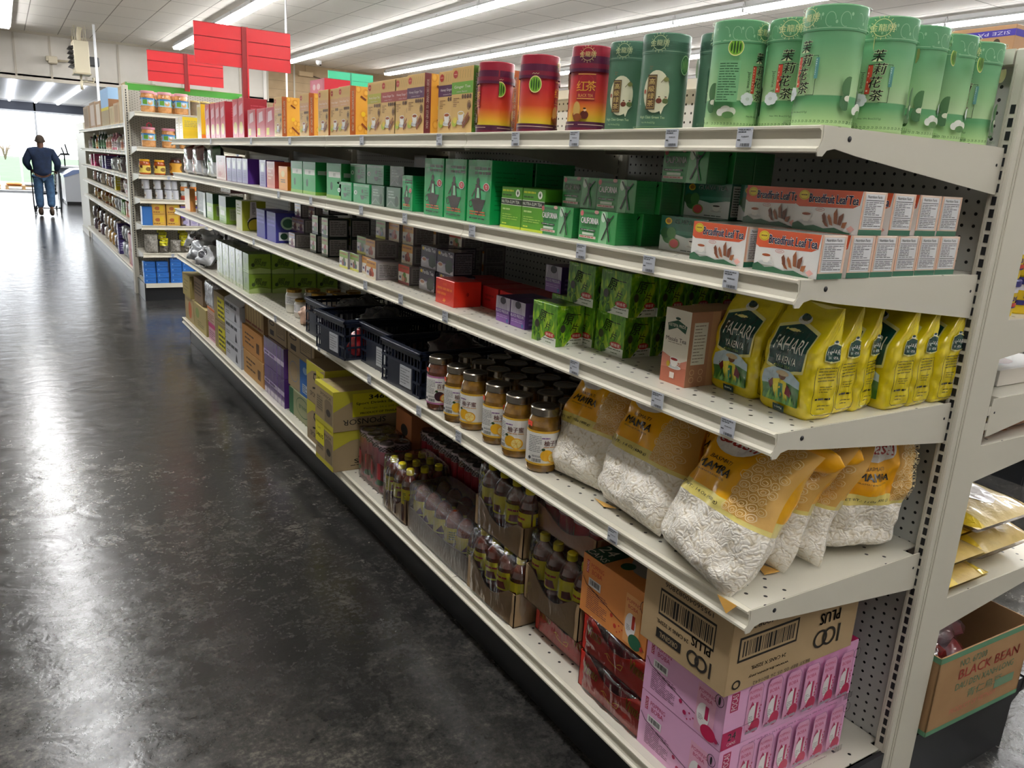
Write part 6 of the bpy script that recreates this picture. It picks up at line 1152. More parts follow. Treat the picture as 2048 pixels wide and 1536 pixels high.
ck = [('r', 0, .86, 1, 1, 'c9c9cc')]+[('p', [((i+.5*(j % 2))/14, .865+j*.028), ((i+.5*(j % 2)+.5)/14, .879+j*.028), ((i+.5*(j % 2))/14, .893+j*.028), ((i+.5*(j % 2)-.5)/14, .879+j*.028)], '26262a') for j in range(4) for i in range(1, 14)]
ch = canm(.0262, .262, M('a01c30', .3, 0, .4), ck+[('r', 0, 0, 1, .2, '3c6a5a'), ('e', .25, .2, .1, .16, 'b83850'), ('e', .5, .26, .1, .16, '3f7462'), ('e', .75, .2, .1, .16, 'b83850'), ('o', .25, .2, .1, .16, 'b8a8a8', .001)], M('3a3c40', .3, .8))
tm = canm(.0325, .21, M('c8808c', .3, 0, .4), [(c[0],)+tuple(c[1:]) for c in ck]+[('e', .5, .42, .16, .2, '9c2c34'), ('e', .0, .42, .16, .2, '9c2c34'), ('e', .5, .22, .12, .06, '4a6a4c'), ('r', .2, .1, .3, .6, 'b0606c'), ('e', .75, .12, .08, .05, '8aa0b0')], M('b0b4b8', .25, .9))
cpack('pack of tall pink cans with silver lids beside the yellow-labelled cartons', (-.50, 1.955, ZB), 4, 2, .0325, .21, tm[0], tm[1], filmp)
cpack('pack of slim red cans with checkered necks, right one', (-.335, 1.31, ZB), 6, 4, .0262, .262, ch[0], ch[1], filmp, 1, 'slim red can packs'); cpack('pack of slim red cans with checkered necks, left one', (-.335, 1.635, ZB), 6, 4, .0262, .262, ch[0], ch[1], filmp, 1, 'slim red can packs')
carton('orange carton with an oval handle hole behind the pink cans', -.362, 1.975, ZB, .16, .30, .32, 'a8663a', [('r', .02, .02, .98, .98, 'a8663a'), ('e', .55, .75, .22, .08, '1c1410'), ('s', [(0, .62), (1, .5)], '6a3c20', .0015), ('l', .1, .25, .6, .45, '7a4424', 5, .3), ('p', [(.6, .05), (.95, .05), (.95, .4), (.7, .5)], 'b88050')], [('r', 0, 0, 1, 1, '9a5c34')], gloss=.6)
spo = lambda a: [('r', 0, 0, 1, 1, 'a08c6a'), ('p', [(0, .62), (0, 1), (1, 1), (1, .93), (.45, .9)], 'b8b028'), ('r', 0, 0, 1, .1, 'b0a828')]
spS = [('p', [(0, .55), (0, 1), (.7, 1), (.45, .82), (.2, .75)], 'b4ac2c'), ('s', [(.62, .82), (.42, .78), (.33, .68), (.42, .6), (.58, .55), (.62, .47), (.5, .38), (.3, .32)], '1c1914', .009), ('t', 'SPONSOR', .52, .22, .11, '1c1914', {'w': .55, 'sh': -.2, 'b': .03}), ('l', .2, .1, .5, .14, '3c3626', 1)]
spF = [('r', 0, 0, 1, .12, 'bdb42c'), ('r', 0, .9, 1, 1, 'c8be30'), ('t', 'SPONSOR', .6, .78, .07, '2c2820', {'w': .6, 'sh': -.2}), ('p', [(.55, .15), (.95, .15), (.95, .65), (.85, .72), (.65, .72), (.55, .65)], '7a6a50'), ('e', .75, .4, .12, .09, '2c261c'), ('r', .1, .3, .45, .7, '8a7a5c'), ('l', .12, .32, .43, .68, '5c503c', 6, .4)]
carton('yellow-printed sports drink carton sticking out, lower of the near pair', -.597, 2.27, ZB, .235, .40, .185, '9c8866', spF+[('r', .0, .45, .5, .98, 'd8d018'), ('t', 'Lot', .22, .85, .06, '3c3a10', {'w': .16}), ('t', '34635', .25, .66, .1, '2c2a0c', {'w': .4, 'b': .03})], spS, gloss=.75, group='yellow-printed sports drink cartons')
carton('yellow-printed sports drink carton sticking out with yellow number sticker, upper of the near pair', -.60, 2.262, ZB+.187, .24, .40, .182, '9c8866', spF, [('p', [(0, .5), (0, 1), (.6, 1), (.4, .8), (.2, .72)], 'b4ac2c'), ('s', [(.35, .75), (.24, .6), (.3, .45)], '1c1914', .009), ('t', 'SPONSOR', .36, .22, .14, '1c1914', {'w': .5, 'rot': 180}), ('r', .22, .34, .9, .92, 'd6ce14'), ('t', '34635', .56, .81, .11, '1e1c0a', {'w': .3, 'b': .05}), ('t', 'Sport Drinks Sponsor', .56, .66, .08, '1e1c0a', {'w': .6, 'b': .03}), ('t', 'Package: 24 x 250 ml', .56, .53, .06, '6a6410', {'w': .42}), ('t', 'PRODUCT OF THAILAND', .56, .42, .05, '1e1c0a', {'w': .5, 'b': .03})],
       [('r', 0, .0, 1, 1, 'a08c68'), ('r', .3, 0, .6, 1, 'b0a070'), ('p', [(0, 0), (1, 0), (1, .08), (0, .06)], 'c0b630')], gloss=.6, group='yellow-printed sports drink cartons')
for i, (z, h) in enumerate(((ZB, .2), (ZB+.202, .195))): carton('yellow-printed sports drink carton, %s of the pair set back left' % ('lower', 'upper')[i], -.55, 2.515, z, .265, .40, h, '9c8866', [('p', [(0, .6), (0, 1), (1, 1), (.6, .85), (.3, .8)], 'b8b02c'), ('s', [(.62, .8), (.42, .75), (.4, .65), (.58, .55), (.5, .42), (.35, .38)], '1c1914', .009), ('t', 'SPONSOR', .5, .22, .12, '1c1914', {'w': .6, 'sh': -.2})]+([('r', .55, .3, .95, .9, 'd8d014'), ('t', '34635', .75, .75, .09, '1e1c0a', {'w': .34})] if i else []), spS, group='yellow-printed sports drink cartons', gloss=.75)
hb = lambda: [('t', '100', .22, .7, .3, '3c3024', {'rot': -90, 'w': .5}), ('r', .12, .12, .34, .3, '2a221a'), ('r', .5, .2, .92, .7, '3c3024'), ('r', .52, .23, .9, .67, 'a08a66'), ('l', .55, .3, .88, .6, '7a684c', 5)]
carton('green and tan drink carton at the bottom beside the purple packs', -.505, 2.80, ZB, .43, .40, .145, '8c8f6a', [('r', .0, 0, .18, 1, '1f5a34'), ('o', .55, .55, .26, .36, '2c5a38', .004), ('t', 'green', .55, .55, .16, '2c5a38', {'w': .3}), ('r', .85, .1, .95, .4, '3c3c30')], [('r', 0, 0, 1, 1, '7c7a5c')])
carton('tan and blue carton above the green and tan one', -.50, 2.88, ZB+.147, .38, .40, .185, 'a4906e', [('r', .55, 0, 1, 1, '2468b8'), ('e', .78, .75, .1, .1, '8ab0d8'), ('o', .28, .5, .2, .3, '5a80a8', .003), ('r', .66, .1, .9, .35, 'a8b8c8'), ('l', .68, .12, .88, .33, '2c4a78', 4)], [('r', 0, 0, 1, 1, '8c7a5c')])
carton('plain brown can carton on top, right one, beside the sports drink', -.50, 2.82, ZB+.334, .44, .40, .165, 'a08a66', hb(), [('r', .3, .3, .8, .7, '3c3024'), ('r', .32, .34, .78, .66, '8c7858')])
carton('plain brown can carton on top of the purple packs', -.50, 3.29, ZB+.334, .355, .40, .165, 'a08a66', hb())
for i, z in enumerate((ZB, ZB+.168)): carton('purple shrink-wrapped drink pack, %s one' % ('lower', 'upper')[i], -.52, 3.27, z, .40, .40, .165, '5a2c86', [('r', .0, .4, 1, .56, 'd8c8e4'), ('l', .04, .43, .96, .53, '5a2c86', 1, .8)]+[('r', .12+.18*k, .0, .135+.18*k, 1, '8a68a8') for k in range(5)], [('r', 0, 0, 1, 1, '4a2470')], name='drink_pack', cat='drink pack', group='purple drink packs', gloss=.15, coat=1.)
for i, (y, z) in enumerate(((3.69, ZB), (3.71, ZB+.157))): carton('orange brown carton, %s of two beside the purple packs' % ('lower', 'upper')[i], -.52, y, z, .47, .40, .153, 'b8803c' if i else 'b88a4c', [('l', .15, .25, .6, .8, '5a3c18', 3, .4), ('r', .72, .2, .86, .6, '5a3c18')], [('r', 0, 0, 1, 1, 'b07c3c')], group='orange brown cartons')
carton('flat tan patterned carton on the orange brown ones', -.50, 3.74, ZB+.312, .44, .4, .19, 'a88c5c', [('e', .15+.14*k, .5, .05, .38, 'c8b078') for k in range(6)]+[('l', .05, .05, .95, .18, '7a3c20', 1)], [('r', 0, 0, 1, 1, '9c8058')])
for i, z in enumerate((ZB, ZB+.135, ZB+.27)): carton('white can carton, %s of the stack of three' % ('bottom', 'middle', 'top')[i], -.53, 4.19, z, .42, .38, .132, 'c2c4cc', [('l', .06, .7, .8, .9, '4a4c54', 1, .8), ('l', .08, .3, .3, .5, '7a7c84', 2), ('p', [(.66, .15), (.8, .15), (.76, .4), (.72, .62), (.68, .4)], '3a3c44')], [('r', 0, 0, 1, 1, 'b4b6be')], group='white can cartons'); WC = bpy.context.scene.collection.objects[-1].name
m = MB(); m.prism([(0, 0), (.1, .05), (.1, .053), (-.01, .003)], 1, 0, .42, M('d8dae0', .6)); link('carton_flap', m, bpy.data.objects.get(WC), (.01, 0, .133))
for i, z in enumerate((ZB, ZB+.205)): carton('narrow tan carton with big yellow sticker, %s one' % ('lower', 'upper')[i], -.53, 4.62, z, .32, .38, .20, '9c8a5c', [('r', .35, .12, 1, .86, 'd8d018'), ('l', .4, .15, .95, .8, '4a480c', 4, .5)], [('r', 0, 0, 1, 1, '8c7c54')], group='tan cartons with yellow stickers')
carton('pink drink tray of small bottles on the base shelf', -.52, 4.95, ZB, .26, .38, .13, 'd8a8b8', [('r', 0, .75, 1, 1, 'c8447c'), ('l', .1, .1, .9, .6, 'a07088', 4)], group='small drink trays'); carton('orange-edged drink tray of small bottles above the pink one', -.52, 4.97, ZB+.135, .26, .38, .11, 'd0b0a0', [('r', 0, .85, 1, 1, 'e07838'), ('l', .1, .1, .9, .6, 'a07060', 4)], group='small drink trays')
SBt = (MB().lathe([(.03, 0), (.032, .01), (.032, .09), (.012, .13), (.012, .15)], M('b8bcc4', .15, 0, 1.), 14).mesh('bottle'), MB().lathe([(.016, .15), (.016, .165), (0, .166)], M('e8e8ea', .4), 12).mesh('cap'))
r0 = empty('bottle_pack', 'film-wrapped pack of clear white-capped bottles near the far end of the base shelf', 'bottle pack', (-.51, 4.98, ZB+.247))
for i in range(5):
    for j in range(5): b = link('bottle', SBt[0], r0, (.035+j*.07, .04+i*.075, 0)); link('cap', SBt[1], b)
link('shrink_film', hull(.38, .36, 0, .17, film, 3), r0)
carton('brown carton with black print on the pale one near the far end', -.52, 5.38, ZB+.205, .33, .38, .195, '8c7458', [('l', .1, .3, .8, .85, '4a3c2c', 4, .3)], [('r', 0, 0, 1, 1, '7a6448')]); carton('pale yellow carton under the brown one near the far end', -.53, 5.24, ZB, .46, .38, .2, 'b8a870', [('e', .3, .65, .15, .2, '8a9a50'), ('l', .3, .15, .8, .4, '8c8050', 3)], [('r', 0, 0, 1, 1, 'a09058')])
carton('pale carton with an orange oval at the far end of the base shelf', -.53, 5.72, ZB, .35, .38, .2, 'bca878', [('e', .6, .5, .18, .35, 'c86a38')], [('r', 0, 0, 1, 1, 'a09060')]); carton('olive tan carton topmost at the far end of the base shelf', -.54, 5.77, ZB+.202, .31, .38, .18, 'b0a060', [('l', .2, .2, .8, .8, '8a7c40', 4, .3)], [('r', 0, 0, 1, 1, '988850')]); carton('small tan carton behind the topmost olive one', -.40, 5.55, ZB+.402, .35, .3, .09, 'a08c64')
# ================================================================ far side of the unit
def ybag(label, x, y, z, w_, d_, h_, mat, ops, rz=0, cat='rice pack', name='rice_pack', seed=0, tilt=0):
    m = MB(); rr = random.Random(seed); s0 = rr.uniform(0, 9)
    def F(u, v, s=1, h=0): e = (1-abs(2*u-1)**4)*(1-abs(2*v-1)**6); return (d_*v, w_*(1-u), h_/2+s*(h_/2*(.12+.88*e)+h)+noise.noise(Vector((u*6+s0, v*6, s)))*.006*e)
    m.grid(lambda u, v: F(u, v), 20, 16, mat); m.grid(lambda u, v: F(1-u, v, -1), 20, 16, mat)
    gs = gsurf(lambda u, v: F(u, v), 20, 16, w_, d_); ink(m, ops, w_, d_, lambda u, v, h: gs(u, v, h+.001), su=w_/20, sv=d_/16, gloss=.3, coat=.5)
    return setp(link(name, m, None, (x, y, z), rz), label, cat)
tubk = {}
def butter(key, labt):
    r, h = .058, .072; m = MB(); m.lathe([(r*.9, 0), (r*.93, .003), (r, h)], M('e3c21a', .35), 26); ink(m, [('r', 0, .78, 1, 1, 'e4e2ea'), ('r', .0, .3, 1, .46, '2c2c7c'), ('l', .02, .1, .48, .7, '4a4420', 6, .3), ('t', labt, .72, .62, .2, '22247c', {'w': .34, 'b': .03}), ('p', [(.55, .32), (.95, .4), (.9, .5), (.6, .44)], 'c03a2c')], 2*PI*r, h, cyl(r*.99, 2*PI*r), su=.01, gloss=.35)
    l = MB(); l.lathe([(r*1.05, h-.002), (r*1.06, h+.011), (r, h+.014), (0, h+.012)], M('2a2c74', .35), 26); kind(key, 'food_tub', 'food tub', [('tub_body', m), ('lid', l)])
butter('but', 'Blueband')
for j in range(3):
    for i in range(3):
        place('but', (.20+i*.125, .075+.01*(i % 2), 1.2832+j*.0865), 'yellow food tub with dark blue lid, %s of the stack %s' % (('bottom', 'middle', 'top')[j], ('beside the post', 'second from the post', 'third from the post')[i]), 'yellow tubs on the back shelf', .6)
carton('flat white snack box with orange print on the back shelf', .30, .06, 1.1, .28, .30, .04, 'd8d4cc', [], [('r', 0, 0, 1, 1, 'dcd6cc'), ('r', .5, .1, 1, .9, 'd06a38')], [('r', .05, .05, .95, .95, 'e0dcd4'), ('e', .7, .4, .16, .2, 'a86a3c'), ('e', .6, .5, .1, .12, '4c7a30'), ('r', .1, .5, .45, .9, 'd0582c')], gloss=.4)
# shallow shelf that carries it
s = shelf(g, .13+.5, LS, 1.098, LS, .46, PI, (.3,))
trk = MB(); w0, d0 = .42, .40; bl = M('14161c', .35, 0, .3)
trk.box(0, 0, 0, d0, w0, .004, bl); trk.box(0, 0, 0, d0, .006, .06, bl); trk.box(0, w0-.006, 0, d0, w0, .06, bl); trk.box(0, 0, 0, .006, w0, .06, bl); trk.box(d0-.006, 0, 0, d0, w0, .06, bl); trk.box(-.012, -.012, .055, d0+.012, .01, .065, bl, .002)
setp(link('tray', trk, None, (.17, .08, 1.0)), 'shallow black tray on the back shelf below the snack box', 'tray'); lump('foil_packet', 'crumpled silver packets heaped in the shallow black tray', 'packet', (.38, .28, 1.006), .16, .13, .03, noisy('silver_packets', '8c8884', '3a3634', 30, .2, 1., 26, coat=.8), 2)
meat = noisy('brown_bean_pack', 'c8814c', 'b86a40', 60, .3, .4, 60, coat=.8)
ybag('flat pack of brown grain with yellow edges under the black tray, right', .30, .03, .987, .34, .30, .028, meat, [('r', 0, 0, 1, .12, 'e0b818'), ('r', 0, .88, 1, 1, 'e0b818'), ('p', [(.2, .2), (.8, .3), (.7, .8), (.3, .7)], 'c8a050')], seed=1); ybag('flat pack of brown grain with yellow edges beside the post', .145, .02, .987, .36, .17, .03, meat, [('r', 0, 0, 1, .12, 'e0b818'), ('t', 'ROT', .5, .4, .16, '1c1814', {'w': .3})], seed=2)
ricey = noisy('pale_rice_pack', 'd8c078', 'cdb066', 20, .3, .4, 26, coat=.8); yels = noisy('yellow_pack', 'e2c02c', 'd8b020', 10, .3, .5, 24, coat=.8)
ybag('yellow edged rice pack lying lowest beside the post', .14, .0, .592, .33, .2, .045, ricey, [('r', 0, 0, 1, .3, 'e2c428'), ('r', 0, .85, 1, 1, 'e2c428')], seed=3); ybag('yellow edged rice pack lying second in the pile beside the post', .15, .02, .640, .32, .2, .045, ricey, [('r', 0, 0, 1, .2, 'e2c428')], seed=4)
ybag('bright yellow pack on top of the pile beside the post', .145, .05, .69, .3, .19, .05, yels, [('l', .5, .1, .9, .4, '6a5c10', 3, .7)], seed=5)
ybag('broad rice pack with white oval and red script, topmost on the back shelf', .28, .02, .70, .38, .30, .07, ricey, [('e', .5, .55, .36, .24, 'e6dfe2'), ('t', 'Casii', .5, .55, .14, '8c3040', {'w': .34, 'rot': 0}), ('r', 0, 0, 1, .12, 'e0c030'), ('r', 0, .9, 1, 1, 'e0c030')], seed=6); ybag('rice pack lying under the broad one on the back shelf', .32, .03, .594, .36, .3, .1, ricey, [('r', 0, 0, 1, .16, 'e0c030')], seed=7)
# open carton
m = MB(); tk = .004; cw, cdp, chh = .42, .42, .225; cb = noisy('brown_carton', 'a8845c', '9c7850', 8, .75); gr = '5c8c6c'
m.box(0, 0, 0, cdp, cw, tk, cb); m.box(0, 0, 0, cdp, tk, chh, cb); m.box(0, cw-tk, 0, cdp, cw, chh+.0, cb); m.box(0, 0, 0, tk, cw, chh, cb); m.box(cdp-tk, 0, 0, cdp, cw, chh, cb)
ink(m, [('r', 0, .93, 1, 1, gr), ('r', 0, 0, 1, .06, gr), ('t', 'NO. 67200', .36, .83, .09, '4f7a60', {'w': .28}), ('t', 'BLACK BEAN', .56, .68, .13, 'c0584c', {'w': .66, 'b': .02}), ('t', 'DAU DEN XANH LONG', .54, .52, .09, '4f7a60', {'w': .64}), ('t', '青仁烏豆', .56, .36, .12, '4f7a60', {'w': .38}), ('t', 'PRODUCT OF VIETNAM', .46, .2, .07, 'c0705c', {'w': .5}), ('r', .68, .24, .9, .36, '6c8c70')], cdp, chh, lambda u, v, h: (u, -h, v), gloss=.8)
ink(m, [('r', 0, .93, 1, 1, gr), ('r', 0, 0, 1, .06, gr)], cw, chh, lambda u, v, h: (-h, cw-u, v), gloss=.8)
setp(link('carton', m, None, (.14, -.03, ZB+.002), -.03), 'open brown carton lettered in red and green at the lower right', 'carton')
lump('bean_packet', 'red and black packet inside the open brown carton, left', 'packet', (.24, .13, ZB+.03), .09, .12, .085, noisy('red_black_packet', 'a81c1c', '1c1216', 14, .2, .8, 22, coat=1.), 2); lump('bean_packet', 'silvery red packet heaped higher inside the open brown carton', 'packet', (.38, .2, ZB+.03), .12, .15, .09, noisy('silver_red_packet', '8c8a90', '8a1c20', 9, .18, 1., 22, coat=1.), 5)
# fruit carton on top
bn = [('r', 0, .915, 1, .966, '4a40a8')]
bx('fc', 'carton', 'carton', .5, .34, .29, 'b8906a', bn+[('t', '20 Pieces', .66, .94, .026, 'd8d4e8', {'rot': 180, 'w': .16}), ('t', 'SIZE PA', .9, .94, .026, 'd8d4e8', {'rot': 180, 'w': .15}), ('e', .8, .85, .02, .025, '4a3c30'), ('e', .84, .86, .02, .025, '4a3c30'), ('e', .92, .86, .018, .04, '4a3c30')],
   bn+[('t', 'SIZE PA', .3, .94, .026, 'd8d4e8', {'rot': 180, 'w': .15})], T=[('r', .46, 0, .54, 1, 'c8a480')])
place('fc', (.30, .187, 1.6445), 'brown fruit carton with a violet band standing on the back top shelf')
# ================================================================ END CAP and FAR RUN
def ex(x): return EX+x
YF = EY-ED+.02
def erow(key, z, xs, desc, grp, y=None, rz=PI/2, where=''):
    n = len(xs)
    for i, x in enumerate(xs): place(key, (ex(x), (y if y is not None else YF+.06), z+.001), desc+', %s from the left%s' % (ORD[i].replace('nearest', 'first'), where), grp, rz)
erow('puff', EZ[0], (.15, .31, .47), 'pink-lidded jar of orange snacks on the top end-cap shelf', 'pink-lidded snack jars', YF+.075); erow('gcan', EZ[0], (.60, .70, .80, .90, 1.0), 'brown canister with pale gold lid on the end cap', 'brown canisters', YF+.06)
erow('puff', EZ[0], (.2, .4), 'pink-lidded snack jar, second row of the top end-cap shelf', 'pink-lidded snack jars', YF+.23)
erow('puff2', EZ[1], (.14, .33, .50, .66), 'pink-lidded jar of orange snacks on the second end-cap shelf', 'pink-lidded snack jars', YF+.075); m = MB(); loop(m); setp(link('jar_handle', m.mesh('x') if False else m, None, (ex(.15), YF+.075, EZ[1]+.0)), 'small red loop handle above the leftmost jar of the second shelf', 'handle')
erow('honey', EZ[2], (.085, .225), 'honey jar with yellow lid on the end cap', 'yellow-lidded honey jars', YF+.06); place('honeyb', (ex(.385), YF+.07, EZ[2]+.001), 'large dark honey jar with brown lid on the end cap', None, PI/2); erow('hdark', EZ[2], (.51, .60, .70, .8), 'small dark jar with gold lid on the end cap', 'small dark jars', YF+.09)
erow('wcan', EZ[3], (.10, .205, .295, .36), 'white food can in the bottom row', 'white food cans', YF+.045, where=' on the end cap'); erow('wcan', EZ[3]+.1, (.08, .19, .29, .35), 'white food can in the upper row', 'white food cans', YF+.045, where=' on the end cap')
erow('rcan', EZ[3], (.45, .54), 'red and white food can, lower row on end cap', 'red white cans', YF+.045); erow('ocan', EZ[3]+.093, (.45, .54), 'orange and white food can, upper row on end cap', 'orange white cans', YF+.045)
slim('gbx', .13, .1, .115, 'c8983c', 'b08030', 'd0a848', name='food_box', cat='food box', extra=[('e', .4, .5, .2, .16, 'a85c30'), ('r', .55, .3, .85, .8, 'd8b828'), ('l', .1, .1, .9, .25, '7a3c28', 1)]); slim('vbx', .085, .1, .1, 'b8b0cc', '6a58a0', 'c4bcd4', name='food_pack', cat='food pack', extra=[('r', .0, .8, 1, 1, '5a3c9c'), ('e', .5, .35, .3, .2, 'a8a0c8')]); slim('blb', .1, .12, .19, '2c68b0', '24589c', '3470b8', name='food_pack', cat='food pack'); slim('brx', .05, .1, .115, 'a87c54', '8a6040', 'b88c60', name='food_box', cat='food box')
def eb(key, x, z, w_, lab, grp=None, y=None): place(key, (ex(x), y or YF, z), lab, grp, PI/2)
# boxes face the camera: rotate by +90 deg
for lv in (0, 1):
    for i, x in enumerate((.25, .39)): eb('gbx', x, EZ[4]+lv*.117+.001, .13, 'gold patterned food box, %s row, %s one' % (('bottom', 'top')[lv], ('left', 'right')[i]), 'gold patterned boxes on the end cap')
    for i, x in enumerate((.475, .565, .655, .745)): eb('vbx', x+.01, EZ[4]+lv*.102+.001, .085, 'white and violet pack, %s row, %s from the left' % (('bottom', 'top')[lv], ORD[i].replace('nearest', 'first')), 'white violet packs on the end cap')
eb('blb', .125, EZ[4]+.001, .1, 'blue pack at the left end of the fifth end-cap shelf'); 
for lv in (0, 1): eb('brx', .45, EZ[4]+lv*.117+.001, .05, 'narrow brown box between gold and violet packs, %s' % ('lower', 'upper')[lv], 'narrow brown boxes')
for j, x0 in enumerate((.26, .47, .68)):
    for i in range(5): place('bg_y', (ex(x0+.012*(i % 2)), YF+.03+.035*i, EZ[5]+.002+.03*i), 'clear packet with yellow header, %s column, %s from the front' % (('left', 'middle', 'right')[j], ORD[i].replace('nearest', 'first')), 'yellow-header packets on the end cap', PI/2, scale=(1, 1.4, 1))
for j in range(2): place('bg_n', (ex(.16), YF+.02+.06*j, EZ[5]+.002), 'grey mottled snack packet at the left of the sixth end-cap shelf, %s' % ('front', 'back')[j], 'grey mottled packets', PI/2)
for j in range(3): place('bg_n', (ex(.40+.2*j), YF+.05, EZ[5]+.002), 'dim brown packet between the yellow headers, %s from the left' % ORD[j].replace('nearest', 'first'), 'brown packets between headers', PI/2, scale=(1, .9, .7))
slim('blu', .115, .1, .055, '2468bc', '1c58a4', '2c70c4', name='food_box', cat='food box', extra=[('l', .15, .3, .8, .7, '1c4a90', 2), ('e', .2, .5, .05, .14, '8ab0e0')])
for lv in range(5):
    for i, x in enumerate((.125, .25, .385, .505, .625)):
        if lv == 4 and i in (0, 1): continue
        eb('blu', x, EB+.001+lv*.057, .115, 'blue food box, row %s from the bottom, column %s from the left' % (('one', 'two', 'three', 'four', 'five')[lv], ('one', 'two', 'three', 'four', 'five')[i]), 'small blue boxes on the end-cap base', YF+(.0 if i > 1 or lv < 2 else .02))
# ---- far run: mixed goods, drawn shelf by shelf
def fbottle(key, r, h, body, capc, lab, neck=.4):
    m = MB(); m.lathe([(r*.9, 0), (r, .006), (r, h*.6), (r*.8, h*.72), (r*neck, h*.82), (r*neck, h*.9)], M(body, .2, 0, .6), 14); c = MB(); c.lathe([(r*neck*1.15, h*.88), (r*neck*1.15, h*.99), (0, h)], M(capc, .4), 12); l = MB(); ink(l, [('r', 0, 0, 1, 1, lab), ('l', .3, .2, .7, .8, '5a5a5c', 3)], 2*PI*r, h*.36, lambda u, v, hh: cyl(r*1.005, 2*PI*r)(u, v+h*.14, hh), su=.015)
    kind(key, 'bottle', 'bottle', [('bottle_body', m), ('cap', c), ('label', l)])
FBK = []
for key, a in (('fb1', (.04, .24, '2c4a34', 'c8ccc8', '5c8a60')), ('fb2', (.045, .19, 'd8c0b0', 'e4e6ea', 'b87860')), ('fb3', (.038, .22, 'c8788c', 'd8a0b0', 'e8d8dc')), ('fb4', (.04, .2, 'a8622c', 'd8b03c', 'd8c490')), ('fb5', (.04, .21, '5c3a2c', '2c2c2c', 'c8b8a0')), ('fb6', (.042, .19, 'd8d4cc', '7a3a4c', 'b8b0b4'))): fbottle(key, *a)
def fbox(key, w_, h_, c, c2): bx(key, 'food_box', 'food box', w_, .16, h_, c, [('r', .1, .55, .9, .9, c2), ('e', .5, .3, .3, .16, c2), ('l', .15, .62, .8, .82, '4a4a4c', 2)], [('l', .1, .2, .9, .8, c2, 4)])
for k, a in (('x1', (.16, .2, 'd4c41c', 'e8e4b0')), ('x2', (.2, .12, 'd0c0bc', 'a84450')), ('x3', (.14, .18, 'c8447c', 'e0a0bc')), ('x4', (.15, .17, '4a3c7c', 'c0b8d8')), ('x5', (.14, .16, '7ab04c', 'c8dcb0')), ('x6', (.15, .17, 'c8682c', 'e8c898')), ('x7', (.14, .18, '0e5a5c', '7aa8ac')), ('x8', (.16, .2, 'e05a28', 'd8d428'))): fbox(k, *a)
for k, c1, c2 in (('fp1', 'b8a890', 'd8d0c4'), ('fp2', '5a4650', '3a2c34'), ('fp3', 'c8a098', '9c7068'), ('fp4', '9098a0', 'c8ccd4'), ('fp5', 'a87c3c', 'c8a050')): pillow(k, .2, .17, .08, foilm('far_'+k, c1, c2, 14, .35, .5, 20), [('e', .5, .5, .3, .2, c1)], 'food_packet', 'packet')
DESC = {'fb1': 'dark green bottle', 'fb2': 'pale jar-shaped bottle', 'fb3': 'pink bottle', 'fb4': 'amber sauce bottle', 'fb5': 'dark brown bottle', 'fb6': 'white bottle with plum cap', 'x1': 'yellow food box', 'x2': 'white food box with red print', 'x3': 'magenta food box', 'x4': 'violet food box', 'x5': 'green food box', 'x6': 'orange food box', 'x7': 'teal food box', 'x8': 'orange-red food box', 'fp1': 'beige packet', 'fp2': 'dark plum packet', 'fp3': 'pinkish packet', 'fp4': 'grey packet', 'fp5': 'ochre packet'}
rr = random.Random(21)
PLAN = {1: [(8.95, 'x1'), (9.25, 'fp1'), (9.55, 'fb6'), (9.8, 'fb2'), (10.2, 'fb6'), (10.5, 'fb3'), (10.8, 'fb3'), (11.1, 'fb2'), (11.4, 'fb2'), (11.8, 'fb1'), (12.1, 'fb1'), (12.5, 'fb1'), (12.9, 'fb4'), (13.4, 'fb1'), (14.0, 'fb6')],
        2: [(8.93, 'x8'), (9.12, 'x1'), (9.5, 'fb5'), (9.9, 'fp2'), (10.3, 'fp1'), (10.7, 'fp4'), (11.1, 'fp4'), (11.6, 'x4'), (12.0, 'x4'), (12.6, 'fp4'), (13.2, 'x3'), (13.7, 'x3'), (14.2, 'fp3')],
        3: [(8.95, 'x2'), (9.18, 'x2'), (9.45, 'x2'), (9.75, 'fp3'), (10.15, 'fb5'), (10.6, 'x1'), (11.0, 'fp2'), (11.4, 'fp3'), (11.9, 'fp5'), (12.5, 'fp1'), (13.1, 'fp2'), (13.8, 'fp3')],
        4: [(8.95, 'x7'), (9.12, 'x7'), (9.38, 'x6'), (9.6, 'x6'), (9.85, 'x5'), (10.05, 'x5'), (10.4, 'fp4'), (10.8, 'fp4'), (11.2, 'fp5'), (11.6, 'fb4'), (12.1, 'fb4'), (12.6, 'fp5'), (13.2, 'fb4'), (13.8, 'fp5')]}
for si, lst in PLAN.items():
    z = FZ[si] if si < 5 else .225
    for i, (y, k) in enumerate(lst):
        for rw in (0, 1):
            if rw and k[0] != 'x' and i % 2: continue
            x = -.52+(.0 if not rw else .2)+(.05 if k.startswith('fb') else .06 if k.startswith('fp') else 0)
            place(k, (x, y+(.05 if k.startswith('fb') else 0), z+.001), DESC[k]+', far run %s shelf, %s from near end%s' % (('top', 'second', 'third', 'fourth', 'fifth')[si], ORD[min(i, 15)], ', second row' if rw else ''), 'goods on the far run', rr.uniform(-.1, .1) if k[0] != 'x' else 0, scale=(1, 1, rr.uniform(.92, 1.08)))
